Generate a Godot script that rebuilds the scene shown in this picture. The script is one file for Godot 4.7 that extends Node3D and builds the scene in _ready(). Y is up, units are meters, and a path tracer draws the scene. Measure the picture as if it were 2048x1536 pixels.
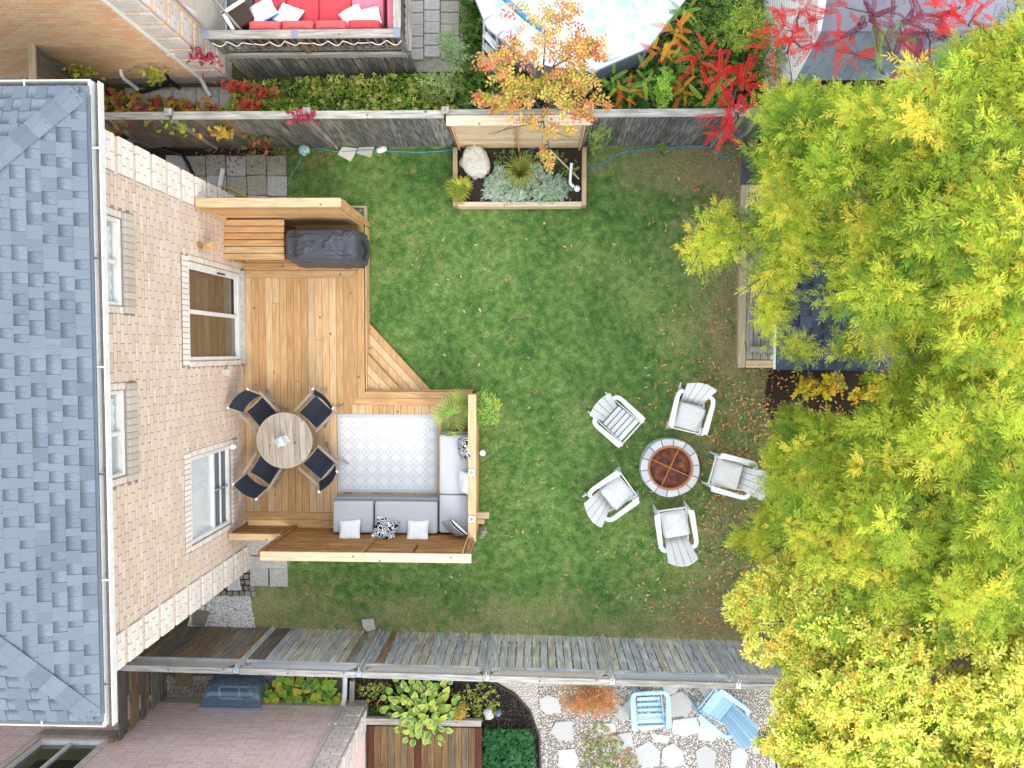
extends Node3D
# A fenced back garden in autumn, seen from a drone 14 m above the lawn and looking straight down.
# x is the picture's right, z its bottom, y up; metres.

var rng := RandomNumberGenerator.new()
var taken := {}
var world_of := {}
var cache := {}

# ---------------------------------------------------------------- meshes
class MB:
	var v := PackedVector3Array()
	var n := PackedVector3Array()
	var uv := PackedVector2Array()
	var c := PackedColorArray()
	var col := Color(1, 1, 1)
	var colored := false

	func paint(k: Color) -> MB:
		col = k
		colored = true
		return self

	func tri(a: Vector3, b: Vector3, d: Vector3, na: Vector3, nb: Vector3, nd: Vector3, ua := Vector2.ZERO, ub := Vector2.ZERO, ud := Vector2.ZERO) -> void:
		v.append(a); v.append(b); v.append(d)
		n.append(na); n.append(nb); n.append(nd)
		uv.append(ua); uv.append(ub); uv.append(ud)
		if colored:
			c.append(col); c.append(col); c.append(col)

	# a flat polygon turned to face `out`; texture coordinates in metres, u along axis `long`
	func face(p: PackedVector3Array, out: Vector3, t := Transform3D.IDENTITY, long := 0, uo := Vector2.ZERO) -> void:
		var nn := (p[2] - p[0]).cross(p[1] - p[0]).normalized()
		if nn.dot(out) < 0:
			p.reverse()
			nn = -nn
		var ax := nn.abs().max_axis_index()
		var ul := long if ax != long else (ax + 1) % 3
		var vl := 3 - ax - ul
		var wn := (t.basis * nn).normalized()
		for k in range(1, p.size() - 1):
			tri(t * p[0], t * p[k], t * p[k + 1], wn, wn, wn, Vector2(p[0][ul], p[0][vl]) + uo, Vector2(p[k][ul], p[k][vl]) + uo, Vector2(p[k + 1][ul], p[k + 1][vl]) + uo)

	# a box with its long edges eased by `b`
	func box(t: Transform3D, s: Vector3, b := 0.0, uo := Vector2.ZERO) -> MB:
		var h := s * 0.5
		var long := s.max_axis_index()
		for ax in 3:
			var a1 := (ax + 1) % 3
			var a2 := (ax + 2) % 3
			for sg in [-1.0, 1.0]:
				var out := Vector3.ZERO
				out[ax] = sg
				var p := PackedVector3Array()
				for q in [Vector2(-1, -1), Vector2(1, -1), Vector2(1, 1), Vector2(-1, 1)]:
					var w := Vector3.ZERO
					w[ax] = sg * h[ax]
					w[a1] = q.x * (h[a1] - b)
					w[a2] = q.y * (h[a2] - b)
					p.append(w)
				face(p, out, t, long, uo)
		if b > 0.0:
			for ax in 3:
				var a1 := (ax + 1) % 3
				var a2 := (ax + 2) % 3
				for s1 in [-1.0, 1.0]:
					for s2 in [-1.0, 1.0]:
						var out := Vector3.ZERO
						out[a1] = s1
						out[a2] = s2
						var p := PackedVector3Array()
						for e in [[-1.0, 0], [1.0, 0], [1.0, 1], [-1.0, 1]]:
							var w := Vector3.ZERO
							w[ax] = e[0] * (h[ax] - b)
							w[a1] = s1 * (h[a1] - (0.0 if e[1] == 0 else b))
							w[a2] = s2 * (h[a2] - (b if e[1] == 0 else 0.0))
							p.append(w)
						face(p, out, t, long, uo)
		return self

	func bar(a: Vector3, b: Vector3, w: float, h: float, bev := 0.0, up := Vector3.UP, uo := Vector2.ZERO) -> MB:
		var d := b - a
		var z := d.normalized()
		if absf(z.dot(up)) > 0.98:
			up = Vector3.RIGHT
		var x := up.cross(z).normalized()
		var y := z.cross(x)
		return box(Transform3D(Basis(x, y, z), (a + b) * 0.5), Vector3(w, h, d.length()), bev, uo)

	func tube(p: Array, r0: float, r1: float, k := 8) -> MB:
		var m := p.size()
		var side := Vector3.ZERO
		var rings: Array = []
		var dirs: Array = []
		for i in m:
			var d: Vector3 = (p[mini(i + 1, m - 1)] - p[maxi(i - 1, 0)]).normalized()
			if side == Vector3.ZERO:
				side = d.cross(Vector3.UP if absf(d.y) < 0.9 else Vector3.RIGHT).normalized()
			side = (side - d * side.dot(d)).normalized()
			var s2 := d.cross(side)
			var r := lerpf(r0, r1, float(i) / maxf(m - 1, 1))
			var ring := PackedVector3Array()
			var nr := PackedVector3Array()
			for j in k + 1:
				var a := TAU * j / k
				var o := side * cos(a) + s2 * sin(a)
				ring.append(p[i] + o * r)
				nr.append(o)
			rings.append(ring)
			dirs.append(nr)
		for i in m - 1:
			for j in k:
				quad(rings[i][j], rings[i][j + 1], rings[i + 1][j + 1], rings[i + 1][j], dirs[i][j], dirs[i][j + 1], dirs[i + 1][j + 1], dirs[i + 1][j], Vector2(float(j) / k, i), Vector2(float(j + 1) / k, i + 1))
		for e in [0, m - 1]:
			var o: Vector3 = (p[0] - p[1]) if e == 0 else (p[m - 1] - p[m - 2])
			var pts: PackedVector3Array = rings[e].slice(0, k)
			if pts[0].distance_to(pts[k / 2]) > 0.004:
				face(pts, o)
		return self

	func quad(a: Vector3, b: Vector3, d: Vector3, e: Vector3, na: Vector3, nb: Vector3, nd: Vector3, ne: Vector3, u0 := Vector2.ZERO, u1 := Vector2.ONE) -> void:
		var g := (d - a).cross(b - a)
		var x := Vector2(u1.x, u0.y)
		var y := Vector2(u0.x, u1.y)
		if g.dot(na + nb + nd + ne) >= 0:
			tri(a, b, d, na, nb, nd, u0, x, u1)
			tri(a, d, e, na, nd, ne, u0, u1, y)
		else:
			tri(a, d, b, na, nd, nb, u0, u1, x)
			tri(a, e, d, na, ne, nd, u0, y, u1)

	# profile: Vector2(radius, height), bottom to top, turned round y
	func lathe(pr: Array, k := 24, t := Transform3D.IDENTITY, soft := true) -> MB:
		for i in pr.size() - 1:
			var a: Vector2 = pr[i]
			var b: Vector2 = pr[i + 1]
			var d := b - a
			var q := Vector2(d.y, -d.x).normalized()
			for j in k:
				var p0 := TAU * j / k
				var p1 := TAU * (j + 1) / k
				var e0 := Vector3(cos(p0), 0, sin(p0))
				var e1 := Vector3(cos(p1), 0, sin(p1))
				var m0 := (t.basis * (e0 * q.x + Vector3.UP * q.y)).normalized()
				var m1 := (t.basis * (e1 * q.x + Vector3.UP * q.y)).normalized()
				if not soft:
					m0 = (m0 + m1).normalized()
					m1 = m0
				quad(t * (e0 * a.x + Vector3.UP * a.y), t * (e1 * a.x + Vector3.UP * a.y), t * (e1 * b.x + Vector3.UP * b.y), t * (e0 * b.x + Vector3.UP * b.y), m0, m1, m1, m0, Vector2(float(j) / k, a.y), Vector2(float(j + 1) / k, b.y))
		return self

	# an upright slab over a plan outline (x, z)
	func prism(poly: PackedVector2Array, y0: float, y1: float, t := Transform3D.IDENTITY, bev := 0.0, uo := Vector2.ZERO) -> MB:
		var p := poly.duplicate()
		if Geometry2D.is_polygon_clockwise(p):
			p.reverse()
		var top := p
		if bev > 0.0:
			var ins := Geometry2D.offset_polygon(p, -bev, Geometry2D.JOIN_MITER)
			if ins.size() == 1 and ins[0].size() == p.size():
				top = ins[0]
				var best := 0
				for i in top.size():
					if top[i].distance_to(p[0]) < top[best].distance_to(p[0]):
						best = i
				var r := PackedVector2Array()
				if Geometry2D.is_polygon_clockwise(top):
					top.reverse()
					best = top.size() - 1 - best
				for i in top.size():
					r.append(top[(best + i) % top.size()])
				top = r
			else:
				bev = 0.0
		var size := Vector2.ZERO
		for q in p:
			size = size.max((q - p[0]).abs())
		var long := 0 if size.x >= size.y else 2
		var idx := Geometry2D.triangulate_polygon(top)
		for lv in 2:
			var y := y1 if lv == 0 else y0
			var src := top if lv == 0 else p
			if lv == 1:
				idx = Geometry2D.triangulate_polygon(p)
			for i in range(0, idx.size(), 3):
				var f := PackedVector3Array()
				for j in 3:
					f.append(Vector3(src[idx[i + j]].x, y, src[idx[i + j]].y))
				face(f, Vector3.UP if lv == 0 else Vector3.DOWN, t, long, uo)
		for i in p.size():
			var a := p[i]
			var b := p[(i + 1) % p.size()]
			var o := Vector3(b.y - a.y, 0, a.x - b.x)
			face(PackedVector3Array([Vector3(a.x, y0, a.y), Vector3(b.x, y0, b.y), Vector3(b.x, y1 - bev, b.y), Vector3(a.x, y1 - bev, a.y)]), o, t, long, uo)
			if bev > 0.0:
				var a2 := top[i]
				var b2 := top[(i + 1) % p.size()]
				face(PackedVector3Array([Vector3(a.x, y1 - bev, a.y), Vector3(b.x, y1 - bev, b.y), Vector3(b2.x, y1, b2.y), Vector3(a2.x, y1, a2.y)]), o + Vector3.UP * o.length(), t, long, uo)
		return self

	# rows of points joined to a smooth sheet; closed joins each row's ends
	func sheet(rows: Array, closed := false, inside = null, us := 1.0, vs := 1.0) -> MB:
		var m: int = rows.size()
		var k: int = rows[0].size()
		var nr: Array = []
		for i in m:
			var q := PackedVector3Array()
			q.resize(k)
			nr.append(q)
		var last := k if closed else k - 1
		for i in m - 1:
			for j in last:
				var j2 := (j + 1) % k
				var a: Vector3 = rows[i][j]
				var g: Vector3 = (rows[i + 1][j2] - a).cross(rows[i][j2] - rows[i + 1][j])
				nr[i][j] += g; nr[i][j2] += g; nr[i + 1][j] += g; nr[i + 1][j2] += g
		var flip := 1.0
		if inside != null:
			var s := 0.0
			for i in m:
				for j in k:
					s += nr[i][j].dot(rows[i][j] - inside)
			flip = 1.0 if s >= 0 else -1.0
		for i in m:
			for j in k:
				nr[i][j] = nr[i][j].normalized() * flip
		for i in m - 1:
			for j in last:
				var j2 := (j + 1) % k
				quad(rows[i][j], rows[i][j2], rows[i + 1][j2], rows[i + 1][j], nr[i][j], nr[i][j2], nr[i + 1][j2], nr[i + 1][j], Vector2(us * j / last, vs * i / (m - 1)), Vector2(us * (j + 1) / last, vs * (i + 1) / (m - 1)))
		return self

	# a rounded block or cushion; e near 1 is an ellipsoid, small e a block
	func soft(t: Transform3D, s: Vector3, e1 := 0.35, e2 := 0.25, nu := 28, nv := 12, wob := 0.0) -> MB:
		var rows: Array = []
		for i in nv + 1:
			var b := PI * (float(i) / nv - 0.5)
			var r := PackedVector3Array()
			for j in nu:
				var a := TAU * (j + 0.5) / nu
				var cb := pow(absf(cos(b)), e1) 
				var p := Vector3(cb * signf(cos(a)) * pow(absf(cos(a)), e2), signf(sin(b)) * pow(absf(sin(b)), e1 * 1.6), cb * signf(sin(a)) * pow(absf(sin(a)), e2)) * 0.5
				if wob > 0.0:
					p.y += wob * (sin(p.x * 17.0 + 1.3) * sin(p.z * 13.0) * 0.5 + sin(p.z * 31.0 + p.x * 9.0) * 0.25) * (1.0 if p.y > 0 else 0.0)
				r.append(t * (p * s))
			rows.append(r)
		var at := v.size()
		sheet(rows, true, t.origin)
		var inv := t.affine_inverse()
		for i in range(at, v.size()):
			var q := inv * v[i]
			uv[i] = Vector2(q.x / s.x + 0.5, q.z / s.z + 0.5)
		return self

	func join(o: MB, t: Transform3D) -> MB:
		for i in o.v.size():
			v.append(t * o.v[i])
			n.append((t.basis * o.n[i]).normalized())
			uv.append(o.uv[i])
			if colored:
				c.append(o.c[i] if o.colored else col)
		return self

	func face_fan(p: Array) -> MB:
		var c := Vector3.ZERO
		for q in p:
			c += q / p.size()
		for i in p.size():
			face(PackedVector3Array([c, p[i], p[(i + 1) % p.size()]]), Vector3.UP)
		return self

	func done() -> ArrayMesh:
		var a := []
		a.resize(Mesh.ARRAY_MAX)
		a[Mesh.ARRAY_VERTEX] = v
		a[Mesh.ARRAY_NORMAL] = n
		a[Mesh.ARRAY_TEX_UV] = uv
		if colored:
			a[Mesh.ARRAY_COLOR] = c
		var m := ArrayMesh.new()
		m.add_surface_from_arrays(Mesh.PRIMITIVE_TRIANGLES, a)
		return m

# ---------------------------------------------------------------- the scene tree
func numbered(parent: Node, called: String) -> String:
	var key := str(parent.get_instance_id()) + called
	var k: int = taken.get(key, 0)
	taken[key] = k + 1
	return called if k == 0 else "%s_%03d" % [called, k]

func T(p: Vector3, ry := 0.0, rx := 0.0, rz := 0.0) -> Transform3D:
	return Transform3D(Basis.from_euler(Vector3(rx, ry, rz)), p)

func tag(o: Node, label: String, cat: String, group := "") -> Node:
	o.set_meta("label", label)
	o.set_meta("category", cat)
	if group != "":
		o.set_meta("group", group)
	return o

func thing(called: String, label: String, cat: String, at := Vector3.ZERO, turn := 0.0, group := "") -> Node3D:
	var o := Node3D.new()
	o.name = numbered(self, called)
	o.transform = T(at, turn)
	world_of[o] = o.transform
	add_child(o, true)
	tag(o, label, cat, group)
	return o

# a mesh under `parent`, its place given in the world
func put(parent: Node, called: String, mesh: Mesh, mat: Material, t := Transform3D.IDENTITY, kind := "") -> MeshInstance3D:
	var o := MeshInstance3D.new()
	o.name = numbered(parent, called)
	o.mesh = mesh
	o.material_override = mat
	var up: Transform3D = world_of.get(parent, Transform3D.IDENTITY)
	o.transform = up.affine_inverse() * t
	world_of[o] = t
	parent.add_child(o, true)
	if kind != "":
		o.set_meta("kind", kind)
	return o

func solo(called: String, mesh: Mesh, mat: Material, label: String, cat: String, t := Transform3D.IDENTITY, group := "") -> MeshInstance3D:
	var o := put(self, called, mesh, mat, t)
	tag(o, label, cat, group)
	return o

func ground_piece(called: String, mesh: Mesh, mat: Material, t := Transform3D.IDENTITY) -> MeshInstance3D:
	return put(self, called, mesh, mat, t, "structure")

# a copy of a finished thing with its parts
func again(o: Node3D, t: Transform3D, label: String) -> Node3D:
	var r: Node3D = o.duplicate()
	r.name = numbered(self, String(o.name).trim_suffix("_000"))
	add_child(r, true)
	r.transform = t
	world_of[r] = t
	r.set_meta("label", label)
	return r

func scatter(parent: Node, called: String, mesh: Mesh, mat: Material, at: Array, colors: Array, kind := "stuff") -> MultiMeshInstance3D:
	var mm := MultiMesh.new()
	mm.transform_format = MultiMesh.TRANSFORM_3D
	mm.use_colors = true
	mm.mesh = mesh
	mm.instance_count = at.size()
	var inv: Transform3D = world_of.get(parent, Transform3D.IDENTITY).affine_inverse()
	for i in at.size():
		mm.set_instance_transform(i, inv * at[i])
		mm.set_instance_color(i, colors[i])
	var o := MultiMeshInstance3D.new()
	o.name = numbered(parent, called)
	o.multimesh = mm
	o.material_override = mat
	parent.add_child(o, true)
	if kind != "":
		o.set_meta("kind", kind)
	return o

# ---------------------------------------------------------------- textures and materials
func noise(sd: int, f: float, oct := 3) -> FastNoiseLite:
	var q := FastNoiseLite.new()
	q.seed = sd
	q.frequency = f
	q.noise_type = FastNoiseLite.TYPE_SIMPLEX_SMOOTH
	q.fractal_octaves = oct
	return q

func tile(sd: int, w: int, h: int, f: float, oct := 3) -> Image:
	var i := noise(sd, f, oct).get_seamless_image(w, h)
	i.convert(Image.FORMAT_RGB8)
	return i

func picture(w: int, h: int, f: Callable) -> ImageTexture:
	var i := Image.create(w, h, false, Image.FORMAT_RGB8)
	for y in h:
		for x in w:
			i.set_pixel(x, y, f.call(x, y))
	return ImageTexture.create_from_image(i)

# wood: streaks along u, a few knots; `deep` is how strong they are. One picture is 2.4 m by 0.6 m.
func wood_tex(sd: int, deep: float, knots: int) -> ImageTexture:
	var key := "wood%d" % sd
	if cache.has(key):
		return cache[key]
	var a := tile(sd, 40, 256, 0.09, 4)
	a.resize(512, 256, Image.INTERPOLATE_CUBIC)
	var b := tile(sd + 1, 128, 256, 0.03, 3)
	b.resize(512, 256, Image.INTERPOLATE_CUBIC)
	var kn: Array = []
	var r := RandomNumberGenerator.new()
	r.seed = sd
	for i in knots:
		kn.append(Vector3(r.randf() * 512, r.randf() * 256, r.randf_range(1.6, 4.0)))
	var t := picture(512, 256, func(x, y):
		var s: float = 1.0 - deep * (0.55 * (1.0 - a.get_pixel(x, y).r) + 0.6 * (1.0 - b.get_pixel(x, y).r))
		for q in kn:
			var dx: float = (x - q.x) * 1.1
			var dy: float = (y - q.y) * 0.55
			var d: float = sqrt(dx * dx + dy * dy) / q.z
			if d < 2.4:
				s *= 1.0 - 0.55 * smoothstep(2.4, 0.6, d) * (0.7 + 0.3 * sin(d * 5.0))
		return Color(s, s * (0.985 + 0.015 * s), s * (0.95 + 0.05 * s)))
	cache[key] = t
	return t

func mottle_tex(sd: int, f: float, lo: float, hi: float, px := 256) -> ImageTexture:
	var key := "mottle%d" % sd
	if cache.has(key):
		return cache[key]
	var a := tile(sd, px, px, f, 4)
	var b := tile(sd + 7, px, px, 0.45, 1)
	var t := picture(px, px, func(x, y):
		var s: float = lerpf(lo, hi, a.get_pixel(x, y).r * 0.65 + b.get_pixel(x, y).r * 0.35)
		return Color(s, s, s))
	cache[key] = t
	return t

# a colour read off the photograph (0xRRGGBB) made a base colour: linear light times k
func tone(hex: int, k := 0.8) -> Color:
	var q := Color.hex((hex << 8) | 255).srgb_to_linear()
	return Color(minf(q.r * k, 0.9), minf(q.g * k, 0.9), minf(q.b * k, 0.9))

func mat(hex: int, k := 0.8, rough := 0.8, tex: Texture2D = null, us := Vector3.ONE, tri := false, off := Vector3.ZERO) -> StandardMaterial3D:
	var key := [hex, k, rough, tex, us, tri, off]
	if cache.has(key):
		return cache[key]
	var m := StandardMaterial3D.new()
	m.albedo_color = tone(hex, k).linear_to_srgb()
	m.roughness = rough
	m.albedo_texture = tex
	m.uv1_scale = us
	m.uv1_offset = off
	m.uv1_triplanar = tri
	m.metallic_specular = 0.4
	cache[key] = m
	return m

func leaf_mat(through := 0.5, rough := 0.6) -> StandardMaterial3D:
	var key := ["leaf", through, rough]
	if cache.has(key):
		return cache[key]
	var m := StandardMaterial3D.new()
	m.vertex_color_use_as_albedo = true
	m.roughness = rough
	m.metallic_specular = 0.25
	m.cull_mode = BaseMaterial3D.CULL_DISABLED
	m.backlight_enabled = true
	m.backlight = Color(through, through, through)
	cache[key] = m
	return m

# planks: the same wood in a few tones, each with its own stretch of grain
func planks(hexes: Array, k: float, sd: int, deep: float, knots: int) -> Array:
	var r: Array = []
	for i in hexes.size():
		for j in 3:
			r.append(mat(hexes[i], k * [0.93, 1.0, 1.06][j], 0.75, wood_tex(sd + j * 10, deep, knots), Vector3(0.42, 1.7, 1), false, Vector3(0.37 * i + 0.11 * j, 0.29 * i + 0.5 * j, 0)))
	return r

func pick(a: Array):
	return a[rng.randi() % a.size()]

# a board of this size with its own cut of the grain; alike sizes share a few meshes
func board(s: Vector3, bev := 0.004) -> ArrayMesh:
	var k := rng.randi() % 4
	var key := ["board", (s * 500.0).round(), k]
	if not cache.has(key):
		cache[key] = MB.new().box(Transform3D.IDENTITY, s, bev, Vector2(0.61 * k, 0.17 * k)).done()
	return cache[key]

func poly_board(p: PackedVector2Array, y0: float, y1: float, bev := 0.004) -> ArrayMesh:
	return MB.new().prism(p, y0, y1, Transform3D.IDENTITY, bev, Vector2(rng.randf() * 2.0, rng.randf())).done()

func rect(x0: float, z0: float, x1: float, z1: float) -> PackedVector2Array:
	return PackedVector2Array([Vector2(x0, z0), Vector2(x1, z0), Vector2(x1, z1), Vector2(x0, z1)])

func mix3(a: Array, f: float) -> Color:
	f = clampf(f, 0, 0.9999) * (a.size() - 1)
	var i := int(f)
	return a[i].lerp(a[i + 1], f - i)

func L(r: float, g: float, b: float) -> Color:
	return Color(r, g, b)

func shade(c: Color, k: float) -> Color:
	return Color(c.r * k, c.g * k, c.b * k)

# ---------------------------------------------------------------- the scene
func _ready() -> void:
	rng.seed = 20241
	var cam := Camera3D.new()
	cam.name = "camera"
	cam.transform = Transform3D(Basis(Vector3(0.999557, -0.029491, -0.003998), Vector3(-0.005363, -0.046343, -0.998911), Vector3(0.029274, 0.998490, -0.046481)), Vector3(0, 14, 0))
	cam.fov = 56.74
	cam.near = 0.1
	cam.far = 400.0
	add_child(cam)
	cam.current = true
	var env := Environment.new()
	var sky := Sky.new()
	var air := ProceduralSkyMaterial.new()
	air.sky_top_color = Color(0.90, 0.94, 0.985)
	air.sky_horizon_color = Color(1.0, 1.0, 1.0)
	air.sky_curve = 0.3
	air.sky_energy_multiplier = 1.05
	air.ground_bottom_color = Color(0.30, 0.33, 0.24)
	air.ground_horizon_color = Color(0.7, 0.72, 0.7)
	air.sun_angle_max = 0.5
	sky.sky_material = air
	env.background_mode = Environment.BG_SKY
	env.sky = sky
	env.tonemap_mode = Environment.TONE_MAPPER_LINEAR
	env.tonemap_exposure = 2.25
	env.sdfgi_enabled = true
	env.ssao_enabled = true
	env.ssil_enabled = true
	var we := WorldEnvironment.new()
	we.name = "world_environment"
	we.environment = env
	add_child(we)
	var sun := DirectionalLight3D.new()
	sun.name = "sun"
	sun.light_color = Color(1.0, 0.97, 0.92)
	sun.light_energy = 0.34
	sun.light_angular_distance = 22.0
	sun.shadow_enabled = true
	add_child(sun)
	sun.look_at_from_position(Vector3(5.5, 8.0, 6.5), Vector3.ZERO)

	materials()
	setting()
	main_house()
	garden_shed()
	far_houses()
	deck()
	fences()
	raised_bed()
	deck_furniture()
	lawn_furniture()
	north_yard()
	south_yard()
	small_things()
	trees()
	lawn_grass()

var M := {}

func materials() -> void:
	M.cedar = planks([0xdcb586, 0xd7ac7a, 0xe0bd92, 0xd3a572], 1.06, 11, 0.23, 3)
	M.cedar_dark = planks([0xcc965c, 0xc28a52, 0xd09e68], 1.08, 12, 0.5, 7)
	M.fresh = planks([0xf0d8b4, 0xecd0a6, 0xf2dcc0], 0.92, 41, 0.24, 4)
	M.pale = planks([0xd8c4a4, 0xcfb994], 0.9, 41, 0.3, 4)
	M.grey = planks([0x98989a, 0x8a8b90, 0xa6a6a6, 0x84827e, 0x908e8c], 1.45, 171, 0.62, 8)
	M.grey_south = planks([0xa6aab0, 0x9a9fa8, 0xb2b4b8, 0xa09c96, 0x949aa2], 2.3, 71, 0.42, 6)
	M.grey_dark = planks([0x77726c, 0x6b655e, 0x827c72, 0x84705a], 1.95, 71, 0.45, 6)
	M.silver = planks([0xc9c4bc, 0xd4d0ca, 0xbdb6aa], 1.0, 71, 0.3, 4)
	M.teak = planks([0xcbbcae, 0xc2b2a2, 0xd2c4b6], 0.86, 41, 0.28, 0)
	M.white = mat(0xf4f4f2, 0.86, 0.45)
	M.plastic = mat(0xf2f2f2, 0.84, 0.4)
	M.trim = mat(0xf4f4f4, 0.86, 0.5, mottle_tex(301, 0.02, 0.86, 1.0), Vector3(0.8, 0.8, 0.8), true)
	M.black = mat(0x24252a, 0.7, 0.5)
	M.black_shiny = mat(0x303238, 0.7, 0.35)
	M.concrete = mat(0xd2cec8, 0.95, 0.9, mottle_tex(303, 0.03, 0.72, 1.0), Vector3(1.3, 1.3, 1.3), true)
	M.concrete_dark = mat(0xb4ae9e, 1.05, 0.9, mottle_tex(303, 0.03, 0.72, 1.0), Vector3(1.3, 1.3, 1.3), true)
	M.mortar = mat(0xb4a69a, 0.72, 0.95, mottle_tex(305, 0.06, 0.8, 1.0), Vector3(2, 2, 2), true)
	M.soil = mat(0x5e5044, 0.62, 1.0, mottle_tex(307, 0.08, 0.45, 1.0), Vector3(0.9, 0.9, 0.9), true)
	M.granule = mottle_tex(309, 0.42, 0.42, 1.25)
	M.leaf = leaf_mat(0.55)
	M.metal = mat(0xc8ccd2, 0.8, 0.35)
	M.metal.metallic = 0.5
	var pane := StandardMaterial3D.new()
	pane.albedo_color = Color(0.16, 0.20, 0.23, 0.22)
	pane.transparency = BaseMaterial3D.TRANSPARENCY_ALPHA
	pane.roughness = 0.04
	pane.metallic_specular = 0.9
	M.pane = pane
	var mirror := StandardMaterial3D.new()
	mirror.albedo_color = Color(0.50, 0.47, 0.42)
	mirror.metallic = 0.75
	mirror.roughness = 0.05
	M.dark_pane = mirror
	M.bark = mat(0x8a8078, 0.7, 0.9, mottle_tex(311, 0.1, 0.6, 1.0), Vector3(4, 4, 4), true)
	M.twig = mat(0x9a8c6a, 0.7, 0.8)
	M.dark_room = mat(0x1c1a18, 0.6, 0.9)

# ---------------------------------------------------------------- the setting
var patch_a := noise(5, 0.95, 3)
var patch_b := noise(6, 4.6, 4)
var patch_c := noise(7, 0.42, 2)
var patch_d := noise(8, 9.0, 2)

# how bare and brown the lawn is at a place, 0 to 1
func dryness(x: float, z: float) -> float:
	var d := smoothstep(1.6, 3.9, x) * 0.52
	d += smoothstep(-2.6, -3.6, z) * smoothstep(-1.0, 1.5, x) * 0.50
	d += smoothstep(4.3, 5.5, z) * 0.55
	d += smoothstep(3.1, 3.9, x) * smoothstep(-3.2, -1.8, z) * smoothstep(1.2, 0.0, z) * 0.2
	d += smoothstep(-3.2, -5.2, x) * 0.25
	d += patch_a.get_noise_2d(x, z) * 0.32 + patch_b.get_noise_2d(x + 9.0, z) * 0.30
	d += smoothstep(0.30, 0.5, patch_b.get_noise_2d(x * 0.8 - 20.0, z * 0.8)) * 0.6
	return clampf(d, 0.0, 1.0)

func grass_tone(x: float, z: float) -> Color:
	var g := 0.5 + 0.62 * patch_b.get_noise_2d(x, z) + 0.28 * patch_a.get_noise_2d(x - 30.0, z) + 0.30 * patch_c.get_noise_2d(x, z + 50.0)
	var c := mix3([L(0.062, 0.152, 0.038), L(0.112, 0.218, 0.052), L(0.178, 0.285, 0.076), L(0.27, 0.355, 0.115)], g)
	return c.lerp(L(0.37, 0.30, 0.16), smoothstep(0.12, 1.0, dryness(x, z)) * 0.85)

func litter(x: float, z: float) -> float:
	return clampf(smoothstep(3.7, 5.0, x) * smoothstep(-0.2, 0.6, z) * 1.1 + patch_b.get_noise_2d(x, z) * 0.2, 0, 1)

func setting() -> void:
	var dirt := mottle_tex(307, 0.08, 0.45, 1.0)
	ground_piece("ground", MB.new().box(T(Vector3(0, -0.25, 0)), Vector3(160, 0.5, 160)).done(), mat(0x7e8458, 0.75, 1.0, dirt, Vector3(0.7, 0.7, 0.7), true))
	# the lawn's own turf colours: greener and yellower patches, worn and leaf-stained ones
	var w := 13.0
	var h := 9.84
	var turf := picture(620, 470, func(px, py):
		var x: float = -6.6 + w * px / 620.0
		var z: float = -4.02 + h * py / 470.0
		var c := grass_tone(x, z).lerp(L(0.17, 0.125, 0.08), litter(x, z) * 0.75)
		var s: float = 0.80 + 0.5 * patch_d.get_noise_2d(x * 3.0, z * 3.0)
		return shade(c, clampf(s, 0.35, 1.2)).linear_to_srgb())
	var lm := StandardMaterial3D.new()
	lm.albedo_texture = turf
	lm.roughness = 1.0
	lm.metallic_specular = 0.1
	lm.uv1_scale = Vector3(1.0 / w, 1.0 / h, 1)
	var sheet := MB.new()
	sheet.face(PackedVector3Array([Vector3(-6.6, 0.004, -4.02), Vector3(6.4, 0.004, -4.02), Vector3(6.4, 0.004, 5.82), Vector3(-6.6, 0.004, 5.82)]), Vector3.UP, Transform3D.IDENTITY, 0, Vector2(6.6, 4.02))
	ground_piece("lawn", sheet.done(), lm)
	# the neighbour's gravel yard and its mulch bed, below in the picture
	var gravel := mottle_tex(321, 0.5, 0.45, 1.0)
	ground_piece("gravel_path", MB.new().prism(PackedVector2Array([Vector2(-7.417, 6.632), Vector2(-3.667, 6.566), Vector2(-3.672, 7.291), Vector2(-7.431, 7.363)]), -0.2, 0.012).done(), mat(0xa89c92, 0.7, 1.0, gravel, Vector3(3, 3, 3), true))
	ground_piece("gravel_yard", MB.new().prism(PackedVector2Array([Vector2(-3.667, 6.586), Vector2(11.151, 6.324), Vector2(11.297, 9.844), Vector2(-3.692, 10.224)]), -0.2, 0.010).done(), mat(0xd8cec2, 0.85, 1.0, mottle_tex(322, 0.5, 0.75, 1.0), Vector3(3, 3, 3), true))
	ground_piece("mulch_bed", MB.new().prism(PackedVector2Array([Vector2(-3.77, 6.609), Vector2(-1.637, 6.571), Vector2(-0.779, 6.617), Vector2(-0.325, 6.866), Vector2(-0.022, 7.22), Vector2(0.162, 7.732), Vector2(0.208, 8.664), Vector2(-3.784, 8.753)]), -0.2, 0.03).done(), mat(0x3c342e, 0.62, 1.0, dirt, Vector3(2, 2, 2), true))

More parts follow.
